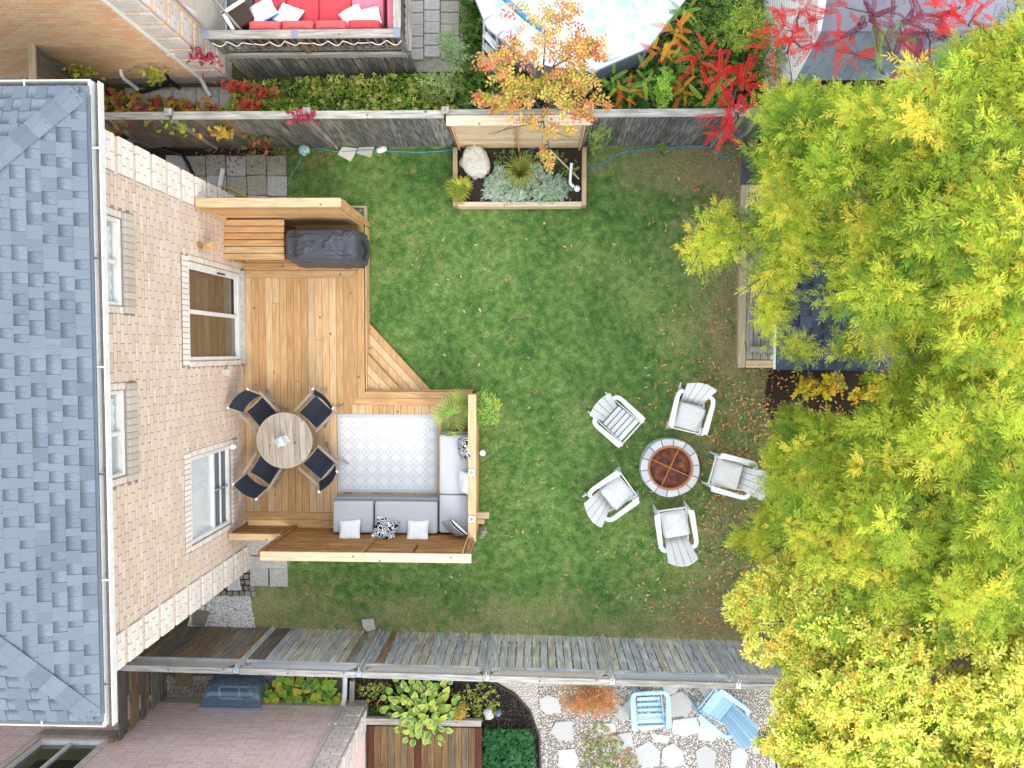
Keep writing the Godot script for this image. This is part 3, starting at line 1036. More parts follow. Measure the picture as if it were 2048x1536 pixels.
func far_houses() -> void:
	var quoin := bricks([0xf4ece6, 0xeee4dc, 0xf8f2ee], 0.86)
	# the orange brick house, top left
	var o := thing("brick_house", "orange brick house with white corner bricks and downspout, at the top left beyond the fence", "house", Vector3(-8.0, 0, -5.25))
	var fs := Transform3D(Basis.IDENTITY, Vector3(0, 0, -5.25))
	var fe := Transform3D(Basis(Vector3(0, 0, -1), Vector3.UP, Vector3(1, 0, 0)), Vector3(-5.95, 0, 0))
	var oc := bricks([0xecc09a, 0xe6b892, 0xefc5a0, 0xdfae88, 0xe9bb95], 1.2)
	put(o, "wall", backing(fs, -13.0, -5.96, 0.0, 6.4, 0.2, []), mat(0xd0aa8c, 0.8, 0.95))
	put(o, "wall", backing(fe, 5.26, 9.5, 0.0, 6.4, 0.2, []), mat(0xd0aa8c, 0.8, 0.95))
	brick_wall(o, fs, -13.0, -5.95, 0.32, 6.35, 0.262, 0.0885, [], oc, 0, func(q): return q[1], [0.0, 0.42], quoin, 201)
	brick_wall(o, fe, 5.25, 8.5, 0.32, 6.35, 0.262, 0.0885, [], oc, 0, func(q): return q[1], [0.42, 0.0], quoin, 202)
	put(o, "foundation", MB.new().box(T(Vector3(-9.5, 0.16, -5.33)), Vector3(7.18, 0.32, 0.24)).box(T(Vector3(-6.03, 0.16, -7.0)), Vector3(0.24, 0.32, 3.4)).done(), M.concrete)
	put(o, "downspout", MB.new().bar(Vector3(-6.40, 6.2, -5.20), Vector3(-6.40, 0.32, -5.20), 0.085, 0.06, 0.012).tube([Vector3(-6.40, 0.34, -5.20), Vector3(-6.40, 0.22, -5.16), Vector3(-6.37, 0.13, -5.05), Vector3(-6.30, 0.09, -4.93)], 0.04, 0.045, 8).done(), M.white)
	for y in [1.4, 3.4]:
		put(o, "downspout_strap", board(Vector3(0.13, 0.03, 0.075), 0.004), M.white, T(Vector3(-6.40, y, -5.21)))
	var v := put(o, "vent_plate", MB.new().box(T(Vector3(-7.72, 0.62, -5.235)), Vector3(0.34, 0.1, 0.03), 0.006).done(), mat(0x9aa8a8, 0.7, 0.5))
	put(v, "vent_pipe", MB.new().tube([Vector3(-7.74, 0.66, -5.24), Vector3(-7.74, 0.64, -5.15), Vector3(-7.74, 0.55, -5.10), Vector3(-7.73, 0.25, -5.08), Vector3(-7.68, 0.18, -5.03)], 0.035, 0.038, 8).done(), M.white)
	put(o, "drain_stub", MB.new().tube([Vector3(-6.98, 0.5, -5.25), Vector3(-6.96, 0.4, -5.14), Vector3(-6.9, 0.12, -5.08)], 0.03, 0.035, 8).done(), M.black)
	plain_roof(o, Vector2(-13.4, -12.5), Vector2(-5.55, -4.95), 6.42)
	# the pink brick house, bottom left
	o = thing("brick_house", "pink brick house with grey downspout along the bottom edge, facing the slatted fence", "house", Vector3(-7.0, 0, 7.1))
	var fp := Transform3D(Basis(Vector3(-1, 0, 0), Vector3.UP, Vector3(0, 0, -1)), Vector3(0, 0, 7.1))
	var fq := Transform3D(Basis(Vector3(0, 0, -1), Vector3.UP, Vector3(1, 0, 0)), Vector3(-3.31, 0, 0))
	var pc := bricks([0xe2c8c5, 0xdec2c0, 0xe5cdca, 0xdabdb9, 0xe0c6c7], 1.2)
	var win := Rect2(7.70, 1.62, 1.22, 1.5)
	var holes := [win, Rect2(7.6, 1.36, 1.42, 0.27), Rect2(7.58, 1.62, 0.13, 1.5), Rect2(8.91, 1.62, 0.13, 1.5)]
	put(o, "wall", backing(fp, 3.32, 13.0, 0.0, 5.2, 0.2, [win]), mat(0xc6a8a2, 0.85, 0.95))
	put(o, "wall", backing(fq, -11.0, -7.11, 0.0, 5.2, 0.2, []), mat(0xc6a8a2, 0.85, 0.95))
	var gq := bricks([0xdcd2cc, 0xd4cac4, 0xe2dad4], 1.0)
	brick_wall(o, fp, 3.31, 13.0, 0.3, 5.1, 0.262, 0.0885, holes, pc, 0, func(q): return q[1], [0.40, 0.0], gq, 203)
	brick_wall(o, fq, -10.0, -7.1, 0.3, 5.1, 0.262, 0.0885, [], pc, 0, func(q): return q[1], [0.0, 0.42], gq, 204)
	put(o, "foundation", MB.new().box(T(Vector3(-8.1, 0.15, 7.17)), Vector3(9.6, 0.3, 0.22)).box(T(Vector3(-3.38, 0.15, 8.8)), Vector3(0.22, 0.3, 3.1)).done(), mat(0xd8cdb8, 0.85, 0.9, mottle_tex(303, 0.03, 0.72, 1.0), Vector3(1, 1, 1), true))
	put(o, "downspout", MB.new().bar(Vector3(-3.74, 5.0, 7.05), Vector3(-3.74, 0.32, 7.05), 0.085, 0.06, 0.012).done(), mat(0xcfc2bc, 0.85, 0.5))
	put(o, "downspout_strap", board(Vector3(0.14, 0.03, 0.075), 0.004), M.white, T(Vector3(-3.74, 1.0, 7.06)))
	put(o, "downspout_elbow", MB.new().tube([Vector3(-3.74, 0.34, 7.05), Vector3(-3.74, 0.2, 7.0), Vector3(-3.745, 0.12, 6.9), Vector3(-3.74, 0.10, 6.35)], 0.05, 0.052, 8).done(), M.white)
	var w := window(o, fp, win, 0.06, 0.09, [["v", 8.32, 0.05]], M.pane, M.trim)
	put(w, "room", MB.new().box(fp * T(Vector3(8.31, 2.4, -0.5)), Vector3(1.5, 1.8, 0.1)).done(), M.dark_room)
	soldiers(o, fp, 7.6, 9.02, 1.38, 1.60, true, 17, bricks([0xb8aea0, 0xaea496], 0.8), 0.07, 0.12)
	soldiers(o, fp, 7.59, 7.695, 1.62, 3.1, false, 17, gq, 0.03)
	soldiers(o, fp, 8.925, 9.03, 1.62, 3.1, false, 17, gq, 0.03)
	plain_roof(o, Vector2(-13.4, 6.75), Vector2(-2.95, 13.5), 5.22)
	# the neighbour's gambrel shed, top right
	o = thing("garden_shed", "neighbour's pale grey barn roof shed under the red and purple sumac, at the top right", "shed", Vector3(5.8, 0, -6.0))
	put(o, "south_wall_painted_shade", MB.new().box(T(Vector3(5.8, 0.95, -4.63)), Vector3(2.9, 1.88, 0.03)).done(), mat(0x4a3a34, 0.6, 0.9))  # brown boards over the white wall, eave shadow painted into their dark tone
	var sidings := put(o, "wall", MB.new().box(T(Vector3(5.8, 1.0, -5.95)), Vector3(2.96, 2.0, 2.6)).done(), mat(0xe8ecf2, 0.85, 0.7))
	var gp := PackedVector2Array([Vector2(-4.65, 1.9), Vector2(-4.86, 2.85), Vector2(-5.95, 3.35), Vector2(-7.04, 2.85), Vector2(-7.25, 1.9)])
	var gable := MB.new()
	for i in [1, 2, 3]:
		gable.face(PackedVector3Array([Vector3(4.315, gp[0].y, gp[0].x), Vector3(4.315, gp[i].y, gp[i].x), Vector3(4.315, gp[i + 1].y, gp[i + 1].x)]), Vector3(-1, 0, 0))
	put(sidings, "gable", gable.done(), M.trim)
	for i in 15:
		put(sidings, "siding_board", board(Vector3(0.014, 0.118, 2.62), 0.004), M.white, T(Vector3(4.308, 0.2 + i * 0.122, -5.95), 0, 0, 0.06))
	var rl := MB.new()
	var ru := MB.new()
	for s in [1.0, -1.0]:
		var q := func(i): return Vector3(0, gp[i].y, -5.95 + (gp[i].x + 5.95) * s)
		rl.face(PackedVector3Array([Vector3(4.28, 0, 0) + q.call(0) + Vector3(0, -0.06, 0.14 * s), Vector3(7.32, 0, 0) + q.call(0) + Vector3(0, -0.06, 0.14 * s), Vector3(7.32, 0, 0) + q.call(1), Vector3(4.28, 0, 0) + q.call(1)]), Vector3(0, 1, s))
		ru.face(PackedVector3Array([Vector3(4.28, 0, 0) + q.call(1), Vector3(7.32, 0, 0) + q.call(1), Vector3(7.32, 0, 0) + q.call(2), Vector3(4.28, 0, 0) + q.call(2)]), Vector3(0, 1, s))
	var lower := put(o, "lower_roof", rl.done(), mat(0xa0b2c4, 0.9, 0.7, M.granule, Vector3(1.3, 1.3, 1.3), true))
	var upper := put(o, "upper_roof", ru.done(), mat(0xb4b6c4, 0.75, 0.9, M.granule, Vector3(1.3, 1.3, 1.3), true))
	var um := [mat(0xb4b6c6, 0.76, 0.9, M.granule, Vector3(1.3, 1.3, 1.3), true), mat(0xbabccc, 0.76, 0.9, M.granule, Vector3(1.3, 1.3, 1.3), true), mat(0xacaebe, 0.76, 0.9, M.granule, Vector3(1.3, 1.3, 1.3), true)]
	var dn := Vector3(0, 0.5, -1.09).normalized()
	var un := Vector3(0, 1.09, 0.5).normalized()
	for r in 7:
		for c in 10:
			var p := Vector3(4.44 + c * 0.3 + 0.15 * (r % 2), 2.85, -4.86) + dn * (0.085 + r * 0.17) + un * 0.008
			put(upper, "shingle", board(Vector3(0.294, 0.008, 0.176), 0.0), pick(um), Transform3D(Basis(Vector3.RIGHT, un, Vector3.RIGHT.cross(un)) * Basis(Vector3.RIGHT, 0.03), p))
	var lm := [mat(0xa0b4c6, 0.95, 0.8, M.granule, Vector3(1.3, 1.3, 1.3), true), mat(0x98acbe, 0.95, 0.8, M.granule, Vector3(1.3, 1.3, 1.3), true), mat(0xa8bacb, 0.95, 0.8, M.granule, Vector3(1.3, 1.3, 1.3), true)]
	var ld := Vector3(0, 1.01, -0.35).normalized()
	var ln := Vector3(0, 0.35, 1.01).normalized()
	for r in 6:
		for c in 10:
			var p := Vector3(4.44 + c * 0.3 + 0.15 * (r % 2), 1.84, -4.51) + ld * (0.09 + r * 0.172) + ln * 0.008
			put(lower, "shingle", board(Vector3(0.294, 0.008, 0.178), 0.0), pick(lm), Transform3D(Basis(Vector3.RIGHT, ln, Vector3.RIGHT.cross(ln)) * Basis(Vector3.RIGHT, 0.03), p))
	put(o, "trim_board", MB.new().bar(Vector3(4.27, 1.80, -4.5), Vector3(4.27, 2.87, -4.85), 0.03, 0.12, 0.004, Vector3.RIGHT).bar(Vector3(4.27, 2.87, -4.85), Vector3(4.27, 3.37, -5.95), 0.03, 0.12, 0.004, Vector3.RIGHT).done(), M.white)

# ---------------------------------------------------------------- the deck
func deck() -> void:
	var o := thing("wooden_deck", "stained cedar deck with mitred border boards along the cream brick house", "deck", Vector3(-3.6, 0, 0.7))
	var y0 := 0.372
	var y1 := 0.40
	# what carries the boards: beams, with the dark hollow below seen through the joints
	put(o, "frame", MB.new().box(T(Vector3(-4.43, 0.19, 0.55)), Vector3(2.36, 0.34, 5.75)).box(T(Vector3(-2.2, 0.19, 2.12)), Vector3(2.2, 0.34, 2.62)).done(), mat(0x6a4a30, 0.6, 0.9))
	var gap := 0.005
	# inner boards, all running away from the house's own line
	var bw := 0.1373
	for i in 15:
		var x := -5.57 + i * bw
		var w0 := x + gap * 0.5
		var w1 := x + bw - gap * 0.5
		if i % 3 == 1:
			var cut: float = [-0.2, 1.4, 0.6, 2.1, -0.9][i % 5]
			put(o, "deck_board", poly_board(rect(w0, -1.39, w1, cut - 0.002), y0, y1), pick(M.cedar))
			put(o, "deck_board", poly_board(rect(w0, cut + 0.002, w1, 3.155), y0, y1), pick(M.cedar))
		else:
			put(o, "deck_board", poly_board(rect(w0, -1.39, w1, 3.155), y0, y1), pick(M.cedar))
	put(o, "deck_board", poly_board(rect(-5.63, -1.39, -5.574, 3.155), y0, y1), pick(M.cedar))
	for i in 17:
		var x := -3.507 + i * bw
		var zt := 1.055 + (0.0 if x > -3.50 else 0.0)
		put(o, "deck_board", poly_board(rect(x + gap * 0.5, zt, minf(x + bw - gap * 0.5, -1.19), 3.155), y0, y1), pick(M.cedar))
	# picture-frame border: two boards along the lawn edge, mitred where they turn
	for k in 2:
		var a := -3.24 - k * 0.14
		var b := a - 0.136
		var t0 := -1.53 - 0.0 + (0.0 if k == 0 else 0.14)
		var e0 := 0.79 + k * 0.134
		var s0 := -1.67 + k * 0.14
		put(o, "border_board", poly_board(PackedVector2Array([Vector2(a, s0), Vector2(a, e0), Vector2(b, e0 + 0.136), Vector2(b, s0 + 0.14)]), y0, y1 + 0.001), pick(M.cedar))
		put(o, "border_board", poly_board(PackedVector2Array([Vector2(-5.63, s0 + 0.004), Vector2(a - 0.006, s0 + 0.004), Vector2(b - 0.004, s0 + 0.138), Vector2(-5.63, s0 + 0.138)]), y0, y1 + 0.001), pick(M.cedar))
		put(o, "border_board", poly_board(PackedVector2Array([Vector2(a + 0.004, e0), Vector2(-1.16, e0), Vector2(-1.16, e0 + 0.13), Vector2(b + 0.004, e0 + 0.13)]), y0, y1 + 0.001), pick(M.cedar))
	for k in 2:
		put(o, "border_board", poly_board(rect(-5.63, 3.16 + k * 0.15, -1.16, 3.305 + k * 0.15), y0, y1 + 0.001), pick(M.cedar))
	# the north strip beside the grill
	for i in 5:
		put(o, "deck_board", poly_board(rect(-5.63, -2.38 + i * 0.142, -3.385, -2.242 + i * 0.142), y0, y1), pick(M.cedar))
	put(o, "border_board", poly_board(rect(-3.378, -2.38, -3.242, -1.68), y0, y1 + 0.001), pick(M.cedar))
	# skirts below the edge
	for q in [[Vector3(-3.225, 0.19, -2.38), Vector3(-3.225, 0.19, 0.78)], [Vector3(-3.24, 0.19, 0.775), Vector3(-1.16, 0.19, 0.775)]]:
		for r in 2:
			put(o, "skirt_board", MB.new().bar(q[0] + Vector3(0, -0.08 + 0.155 * r, 0), q[1] + Vector3(0, -0.08 + 0.155 * r, 0), 0.025, 0.15, 0.004).done(), pick(M.cedar))
	# two three-cornered steps in the inner corner
	var st := thing("deck_steps", "two triangular cedar steps filling the corner of the deck down to the lawn", "steps", Vector3(-2.8, 0, 0.3))
	for q in [[Vector2(-3.21, -0.54), Vector2(-2.00, 0.77), 0.15, 3], [Vector2(-3.21, 0.07), Vector2(-2.55, 0.77), 0.285, 3]]:
		var a: Vector2 = q[0]
		var b: Vector2 = q[1]
		var corner := Vector2(-3.21, 0.76)
		var d := (b - a).normalized()
		var n := Vector2(-d.y, d.x)
		if n.dot(corner - a) < 0:
			n = -n
		var deep: float = n.dot(corner - a)
		var tri := PackedVector2Array([a, b, corner])
		var k := 0
		var s := 0.0
		while s < deep - 0.03:
			var e := minf(s + 0.136, deep)
			var strip := PackedVector2Array([a - d * 3 + n * s, a + d * 5 + n * s, a + d * 5 + n * (e - 0.006), a - d * 3 + n * (e - 0.006)])
			for piece in Geometry2D.intersect_polygons(tri, strip):
				if piece.size() >= 3:
					put(st, "plank", poly_board(piece, q[2] - 0.03, q[2]), M.cedar[(k * 5 + 3) % 12])
			s = e
			k += 1
		put(st, "riser", MB.new().bar(Vector3(a.x, q[2] - 0.085, a.y) + Vector3(n.x, 0, n.y) * 0.03, Vector3(b.x, q[2] - 0.085, b.y) + Vector3(n.x, 0, n.y) * 0.03, 0.025, 0.105, 0.003).done(), M.cedar_dark[2])
	privacy_walls()

func privacy_walls() -> void:
	# north: behind the grill
	var o := thing("privacy_wall", "tall cedar privacy wall with pale top rail, behind the black covered grill", "privacy wall", Vector3(-4.4, 0.4, -2.42))
	for i in 12:
		put(o, "plank", board(Vector3(2.42, 0.146, 0.022), 0.003), pick(M.cedar), T(Vector3(-4.42, 0.48 + i * 0.151, -2.40)))
	for x in [-5.58, -4.45, -3.25]:
		put(o, "post", MB.new().bar(Vector3(x, 0.0, -2.46), Vector3(x, 2.28, -2.46), 0.09, 0.09, 0.006).done(), pick(M.cedar))
	for x in [-5.58, -3.255]:
		put(o, "trim_board", MB.new().bar(Vector3(x, 0.4, -2.378), Vector3(x, 2.27, -2.378), 0.085, 0.022, 0.004, Vector3.RIGHT).done(), pick(M.cedar))
	put(o, "side_board", MB.new().box(T(Vector3(-3.192, 1.3, -2.44)), Vector3(0.022, 1.9, 0.14), 0.004).done(), pick(M.cedar))
	put(o, "top_rail", MB.new().box(T(Vector3(-4.37, 2.30, -2.42)), Vector3(2.42, 0.036, 0.15), 0.005).done(), M.fresh[4])
	# the slatted counter between this wall and the house
	o = thing("wooden_counter", "slatted cedar counter beside the covered grill, against the brick wall", "counter", Vector3(-5.06, 0.4, -2.0))
	for i in 6:
		put(o, "slat", board(Vector3(1.10, 0.032, 0.108), 0.005), pick(M.cedar), T(Vector3(-5.06, 1.15, -2.30 + i * 0.122)))
	for x in [-5.56, -4.58]:
		for z in [-2.3, -1.7]:
			put(o, "leg", MB.new().bar(Vector3(x, 0.4, z), Vector3(x, 1.13, z), 0.08, 0.08, 0.005).done(), pick(M.cedar_dark))
		put(o, "cross_board", MB.new().bar(Vector3(x + 0.02, 1.09, -2.32), Vector3(x + 0.02, 1.09, -1.66), 0.035, 0.09, 0.004).done(), pick(M.cedar_dark))
	put(o, "apron", MB.new().bar(Vector3(-5.6, 1.09, -1.65), Vector3(-4.53, 1.09, -1.65), 0.03, 0.09, 0.004).done(), pick(M.cedar_dark))
	put(o, "shelf", MB.new().box(T(Vector3(-5.07, 0.62, -2.0)), Vector3(1.0, 0.03, 0.62), 0.005).done(), M.cedar_dark[1])
	# south: behind the sofa
	o = thing("privacy_wall", "tall cedar privacy wall with wide pale top rail, behind the grey sofa's long side", "privacy wall", Vector3(-2.8, 0.4, 3.48))
	for s in [[-4.58, -2.94], [-2.86, -1.10]]:
		for i in 11:
			put(o, "plank", board(Vector3(s[1] - s[0], 0.146, 0.022), 0.003), pick(M.cedar_dark), T(Vector3((s[0] + s[1]) * 0.5, 0.49 + i * 0.151, 3.47 + 0.002 * (i % 2))))
	for x in [-4.62, -2.90, -1.10]:
		put(o, "post", MB.new().bar(Vector3(x, 0.0, 3.475), Vector3(x, 2.16, 3.475), 0.12, 0.09, 0.006, Vector3.RIGHT).done(), pick(M.cedar_dark))
	put(o, "top_rail", MB.new().box(T(Vector3(-3.72, 2.18, 3.50)), Vector3(1.80, 0.036, 0.155), 0.005).done(), M.fresh[1])
	put(o, "top_rail", MB.new().box(T(Vector3(-1.92, 2.181, 3.50)), Vector3(1.80, 0.036, 0.155), 0.005).done(), M.fresh[8])
	put(o, "corner_board", MB.new().bar(Vector3(-1.17, 0.4, 3.45), Vector3(-1.17, 2.15, 3.45), 0.11, 0.025, 0.004, Vector3.RIGHT).done(), M.cedar[2])
	put(o, "door_latch", MB.new().bar(Vector3(-2.03, 1.6, 3.445), Vector3(-2.03, 2.1, 3.445), 0.02, 0.02).done(), mat(0x6b4a34, 0.7))
	# east: the low one with the rail
	o = thing("privacy_wall", "low cedar wall with flat top rail between the grey sofa and the lawn", "privacy wall", Vector3(-1.1, 0.4, 2.15))
	for i in 7:
		put(o, "plank", board(Vector3(0.022, 0.146, 2.66), 0.003), pick(M.cedar), T(Vector3(-1.068 + 0.002 * (i % 2), 0.13 + i * 0.151, 2.14)))
	for z in [0.86, 1.72, 2.5, 3.36]:
		put(o, "post", MB.new().bar(Vector3(-1.12, 0.0, z), Vector3(-1.12, 1.17, z), 0.09, 0.09, 0.006).done(), pick(M.cedar))
	put(o, "top_rail", MB.new().box(T(Vector3(-1.095, 1.19, 2.13)), Vector3(0.15, 0.036, 2.68), 0.005).done(), M.fresh[4])
	# the small gate beside the house
	o = thing("gate", "small low cedar gate with flat top board between brick wall and tall privacy wall", "gate", Vector3(-5.1, 0.4, 3.4))
	for i in 4:
		put(o, "plank", board(Vector3(0.94, 0.146, 0.022), 0.003), pick(M.cedar_dark), T(Vector3(-5.1, 0.62 + i * 0.151, 3.40)))
	put(o, "top_rail", MB.new().box(T(Vector3(-5.10, 1.20, 3.44)), Vector3(0.96, 0.036, 0.12), 0.005).done(), M.cedar[6])
	put(o, "stile", MB.new().bar(Vector3(-5.53, 0.45, 3.385), Vector3(-5.53, 1.17, 3.385), 0.09, 0.022, 0.004, Vector3.RIGHT).done(), M.cedar_dark[4])
	# caps on the low wall's posts
	for z in [2.206, 3.058]:
		var up: bool = z < 2.4
		var c := thing("solar_light", "small white square solar light on the low wall's rail, " + ("the one beside the white pillow" if up else "the one beside the striped pillow"), "light", Vector3(-1.1, 1.208, z), 0.0, "solar lights on the low wall")
		put(c, "housing", MB.new().box(T(Vector3(-1.1, 1.228, z)), Vector3(0.115, 0.04, 0.115), 0.008).done(), M.white)
		put(c, "panel", MB.new().lathe([Vector2(0.0, 1.258), Vector2(0.028, 1.256), Vector2(0.034, 1.248)], 12, T(Vector3(-1.1, 0, z))).done(), mat(0xb8b8a0, 0.7, 0.3))

# ---------------------------------------------------------------- fences
func fences() -> void:
	# north: tight grey boards
	var o := thing("board_fence", "weathered grey solid board fence with cap rail along the top of the lawn", "fence", Vector3(-0.5, 0, -3.98))
	var posts := [-8.5, -6.2, -3.83, -1.49, 0.93, 3.38, 5.8]
	for i in posts.size() - 1:
		var a: float = posts[i]
		var b: float = posts[i + 1]
		var n := int(round((b - a - 0.1) / 0.145))
		var wd := (b - a - 0.1) / n
		for k in n:
			var x := a + 0.05 + wd * (k + 0.5)
			if x < -7.6 or x > 5.7 or (i == 3 and x > -1.4 and x < 0.85 and false):
				continue
			var old: bool = x < -5.2
			put(o, "fence_board", board(Vector3(wd - 0.006, 1.72, 0.02), 0.003), pick(M.grey_dark if old else M.grey), T(Vector3(x, 0.9 + rng.randf_range(-0.01, 0.01), -3.965 + rng.randf_range(-0.004, 0.004)), 0, 0, rng.randf_range(-0.003, 0.003)))
		put(o, "cap_rail", MB.new().box(T(Vector3((a + b) * 0.5, 1.84, -3.985)), Vector3(b - a - 0.06, 0.036, 0.13), 0.005).done(), M.silver[(i * 2 + 1) % 6])
		put(o, "rail", MB.new().box(T(Vector3((a + b) * 0.5, 0.35, -4.0)), Vector3(b - a, 0.09, 0.04), 0.004).done(), pick(M.grey))
	for x in posts:
		var p := put(o, "post", MB.new().box(T(Vector3(x, 0.96, -4.02)), Vector3(0.1, 1.92, 0.1), 0.006).done(), pick(M.grey))
		put(p, "post_cap", MB.new().lathe([Vector2(0.085, 1.92), Vector2(0.085, 1.95), Vector2(0.0, 2.0)], 4, T(Vector3(x, 0, -4.02), PI / 4), false).done(), M.silver[0])
		put(p, "cover_board", MB.new().bar(Vector3(x, 0.05, -3.945), Vector3(x, 1.8, -3.945), 0.09, 0.02, 0.003, Vector3.RIGHT).done(), M.silver[3])
	# south: spaced boards with a lattice band
	var tilt := 0.0125
	o = thing("slatted_fence", "grey spaced board fence with lattice band along the bottom of the lawn", "fence", Vector3(0, 0, 5.71), -tilt)
	var g: Transform3D = world_of[o]
	posts = [-7.3, -5.21, -3.03, -0.79, 1.41, 3.58, 5.8]
	for i in posts.size() - 1:
		var a: float = posts[i]
		var b: float = posts[i + 1]
		var n := int(round((b - a - 0.1) / 0.148))
		var wd := (b - a - 0.1) / n
		for k in n:
			var x := a + 0.05 + wd * (k + 0.5)
			var m: Array = M.grey_dark if (x < -4.9 or rng.randf() < 0.06) else M.grey_south
			put(o, "fence_board", board(Vector3(wd - (0.006 if x < -4.9 else 0.024), 1.48, 0.02), 0.003), pick(m), g * T(Vector3(x, 0.74 + rng.randf_range(-0.012, 0.012), -0.02 + rng.randf_range(-0.004, 0.004)), 0, 0, rng.randf_range(-0.006, 0.006)))
		for y in [0.35, 0.9]:
			put(o, "rail", MB.new().box(g * T(Vector3((a + b) * 0.5, y, 0.02)), Vector3(b - a, 0.09, 0.04), 0.004).done(), M.grey[4])
		put(o, "lattice_rail", MB.new().box(g * T(Vector3((a + b) * 0.5, 1.50, 0.0)), Vector3(b - a - 0.1, 0.045, 0.07), 0.004).done(), M.grey_south[(i * 4 + 2) % 15])
		var lat := MB.new()
		for s in [-1.0, 1.0]:
			var nn := int((b - a) / 0.065)
			for k in nn:
				var x0 := a + 0.05 + k * 0.065
				var x1: float = x0 + s * 0.27
				if x1 > a + 0.03 and x1 < b - 0.03:
					lat.bar(g * Vector3(x0, 1.53, 0.006 * s), g * Vector3(x1, 1.81, 0.006 * s), 0.008, 0.030, 0.0, Vector3(0, 0, 1))
		put(o, "lattice", lat.done(), M.grey_south[(i * 3 + 1) % 15], Transform3D.IDENTITY, "stuff")
		put(o, "cap_rail", MB.new().box(g * T(Vector3((a + b) * 0.5, 1.84, 0.02)), Vector3(b - a - 0.11, 0.036, 0.11), 0.005).done(), M.silver[(i + 2) % 6] if i > 1 else M.silver[5])
	for x in posts:
		var p := put(o, "post", MB.new().box(g * T(Vector3(x, 0.93, 0.01)), Vector3(0.1, 1.86, 0.11), 0.006).done(), M.grey_south[rng.randi() % 15])
		put(p, "cover_board", MB.new().bar(g * Vector3(x, 0.05, -0.055), g * Vector3(x, 1.86, -0.055), 0.1, 0.02, 0.003, Vector3.RIGHT).done(), mat(0xbcc8c6, 1.6, 0.85, wood_tex(71, 0.45, 6), Vector3(0.42, 1.7, 1)))
	# the cross fence between the two houses
	o = thing("board_fence", "dark weathered horizontal board fence between the main house and the pink house", "fence", Vector3(-7.45, 0, 6.4))
	for i in 9:
		put(o, "fence_board", board(Vector3(0.022, 0.15, 1.28), 0.004), pick(M.grey_dark), T(Vector3(-7.45 + (0.03 if i % 2 == 0 else 0.0), 0.16 + i * 0.185, 6.42)))
	for z in [5.85, 6.35, 6.98]:
		put(o, "post", MB.new().box(T(Vector3(-7.50, 0.92, z)), Vector3(0.09, 1.84, 0.09), 0.006).done(), pick(M.grey_dark))
	# the side fence under the eave, top left
	o = thing("board_fence", "short fence with beige top board beside the orange brick house, under the eave", "fence", Vector3(-8.66, 0, -4.5))
	for i in 10:
		put(o, "fence_board", board(Vector3(0.022, 1.70, 0.142), 0.004), pick(M.grey_dark), T(Vector3(-8.62, 0.88, -5.16 + i * 0.148)))
	put(o, "cap_rail", MB.new().box(T(Vector3(-8.64, 1.76, -4.45)), Vector3(0.13, 0.036, 1.55), 0.005).done(), M.pale[2])
	put(o, "rail", MB.new().bar(Vector3(-8.59, 0.5, -5.2), Vector3(-8.59, 0.5, -3.7), 0.04, 0.09, 0.004).done(), pick(M.grey_dark))

# ---------------------------------------------------------------- the raised bed at the north fence
func raised_bed() -> void:
	var o := thing("raised_bed", "pale timber raised garden bed built against a fresh plywood back panel", "garden bed", Vector3(-0.28, 0, -3.3))
	for q in [["side_timber", Vector3(-1.505, 0.16, -3.32), Vector3(0.09, 0.28, 1.1)], ["side_timber", Vector3(0.955, 0.16, -3.32), Vector3(0.09, 0.28, 1.1)], ["front_timber", Vector3(-0.275, 0.158, -2.80), Vector3(2.37, 0.28, 0.09)]]:
		put(o, q[0], MB.new().box(T(q[1]), q[2], 0.008).done(), M.fresh[rng.randi() % 9] if q[0] == "front_timber" else M.pale[rng.randi() % 6])
	put(o, "soil", MB.new().box(T(Vector3(-0.275, 0.12, -3.37)), Vector3(2.36, 0.2, 1.03)).done(), M.soil)
	var p := put(o, "back_panel", MB.new().box(T(Vector3(-0.27, 1.03, -3.905)), Vector3(2.34, 1.62, 0.03)).done(), M.fresh[0])
	for i in 11:
		put(p, "plank", board(Vector3(2.34, 0.143, 0.018), 0.002), M.fresh[(i * 4) % 9], T(Vector3(-0.27, 0.3 + i * 0.1465, -3.882)))
	for x in [-1.42, -0.29, 0.86]:
		put(p, "batten", MB.new().bar(Vector3(x, 0.22, -3.862), Vector3(x, 1.82, -3.862), 0.09 if x != -0.29 else 0.15, 0.024, 0.004, Vector3.RIGHT).done(), M.cedar[1] if x == -0.29 else M.cedar[7])
	put(p, "top_board", MB.new().box(T(Vector3(-0.27, 1.89, -3.86)), Vector3(2.42, 0.036, 0.17), 0.005).done(), M.fresh[8])
	put(p, "top_board", MB.new().box(T(Vector3(-0.27, 1.892, -4.0)), Vector3(2.42, 0.036, 0.09), 0.005).done(), M.silver[0])

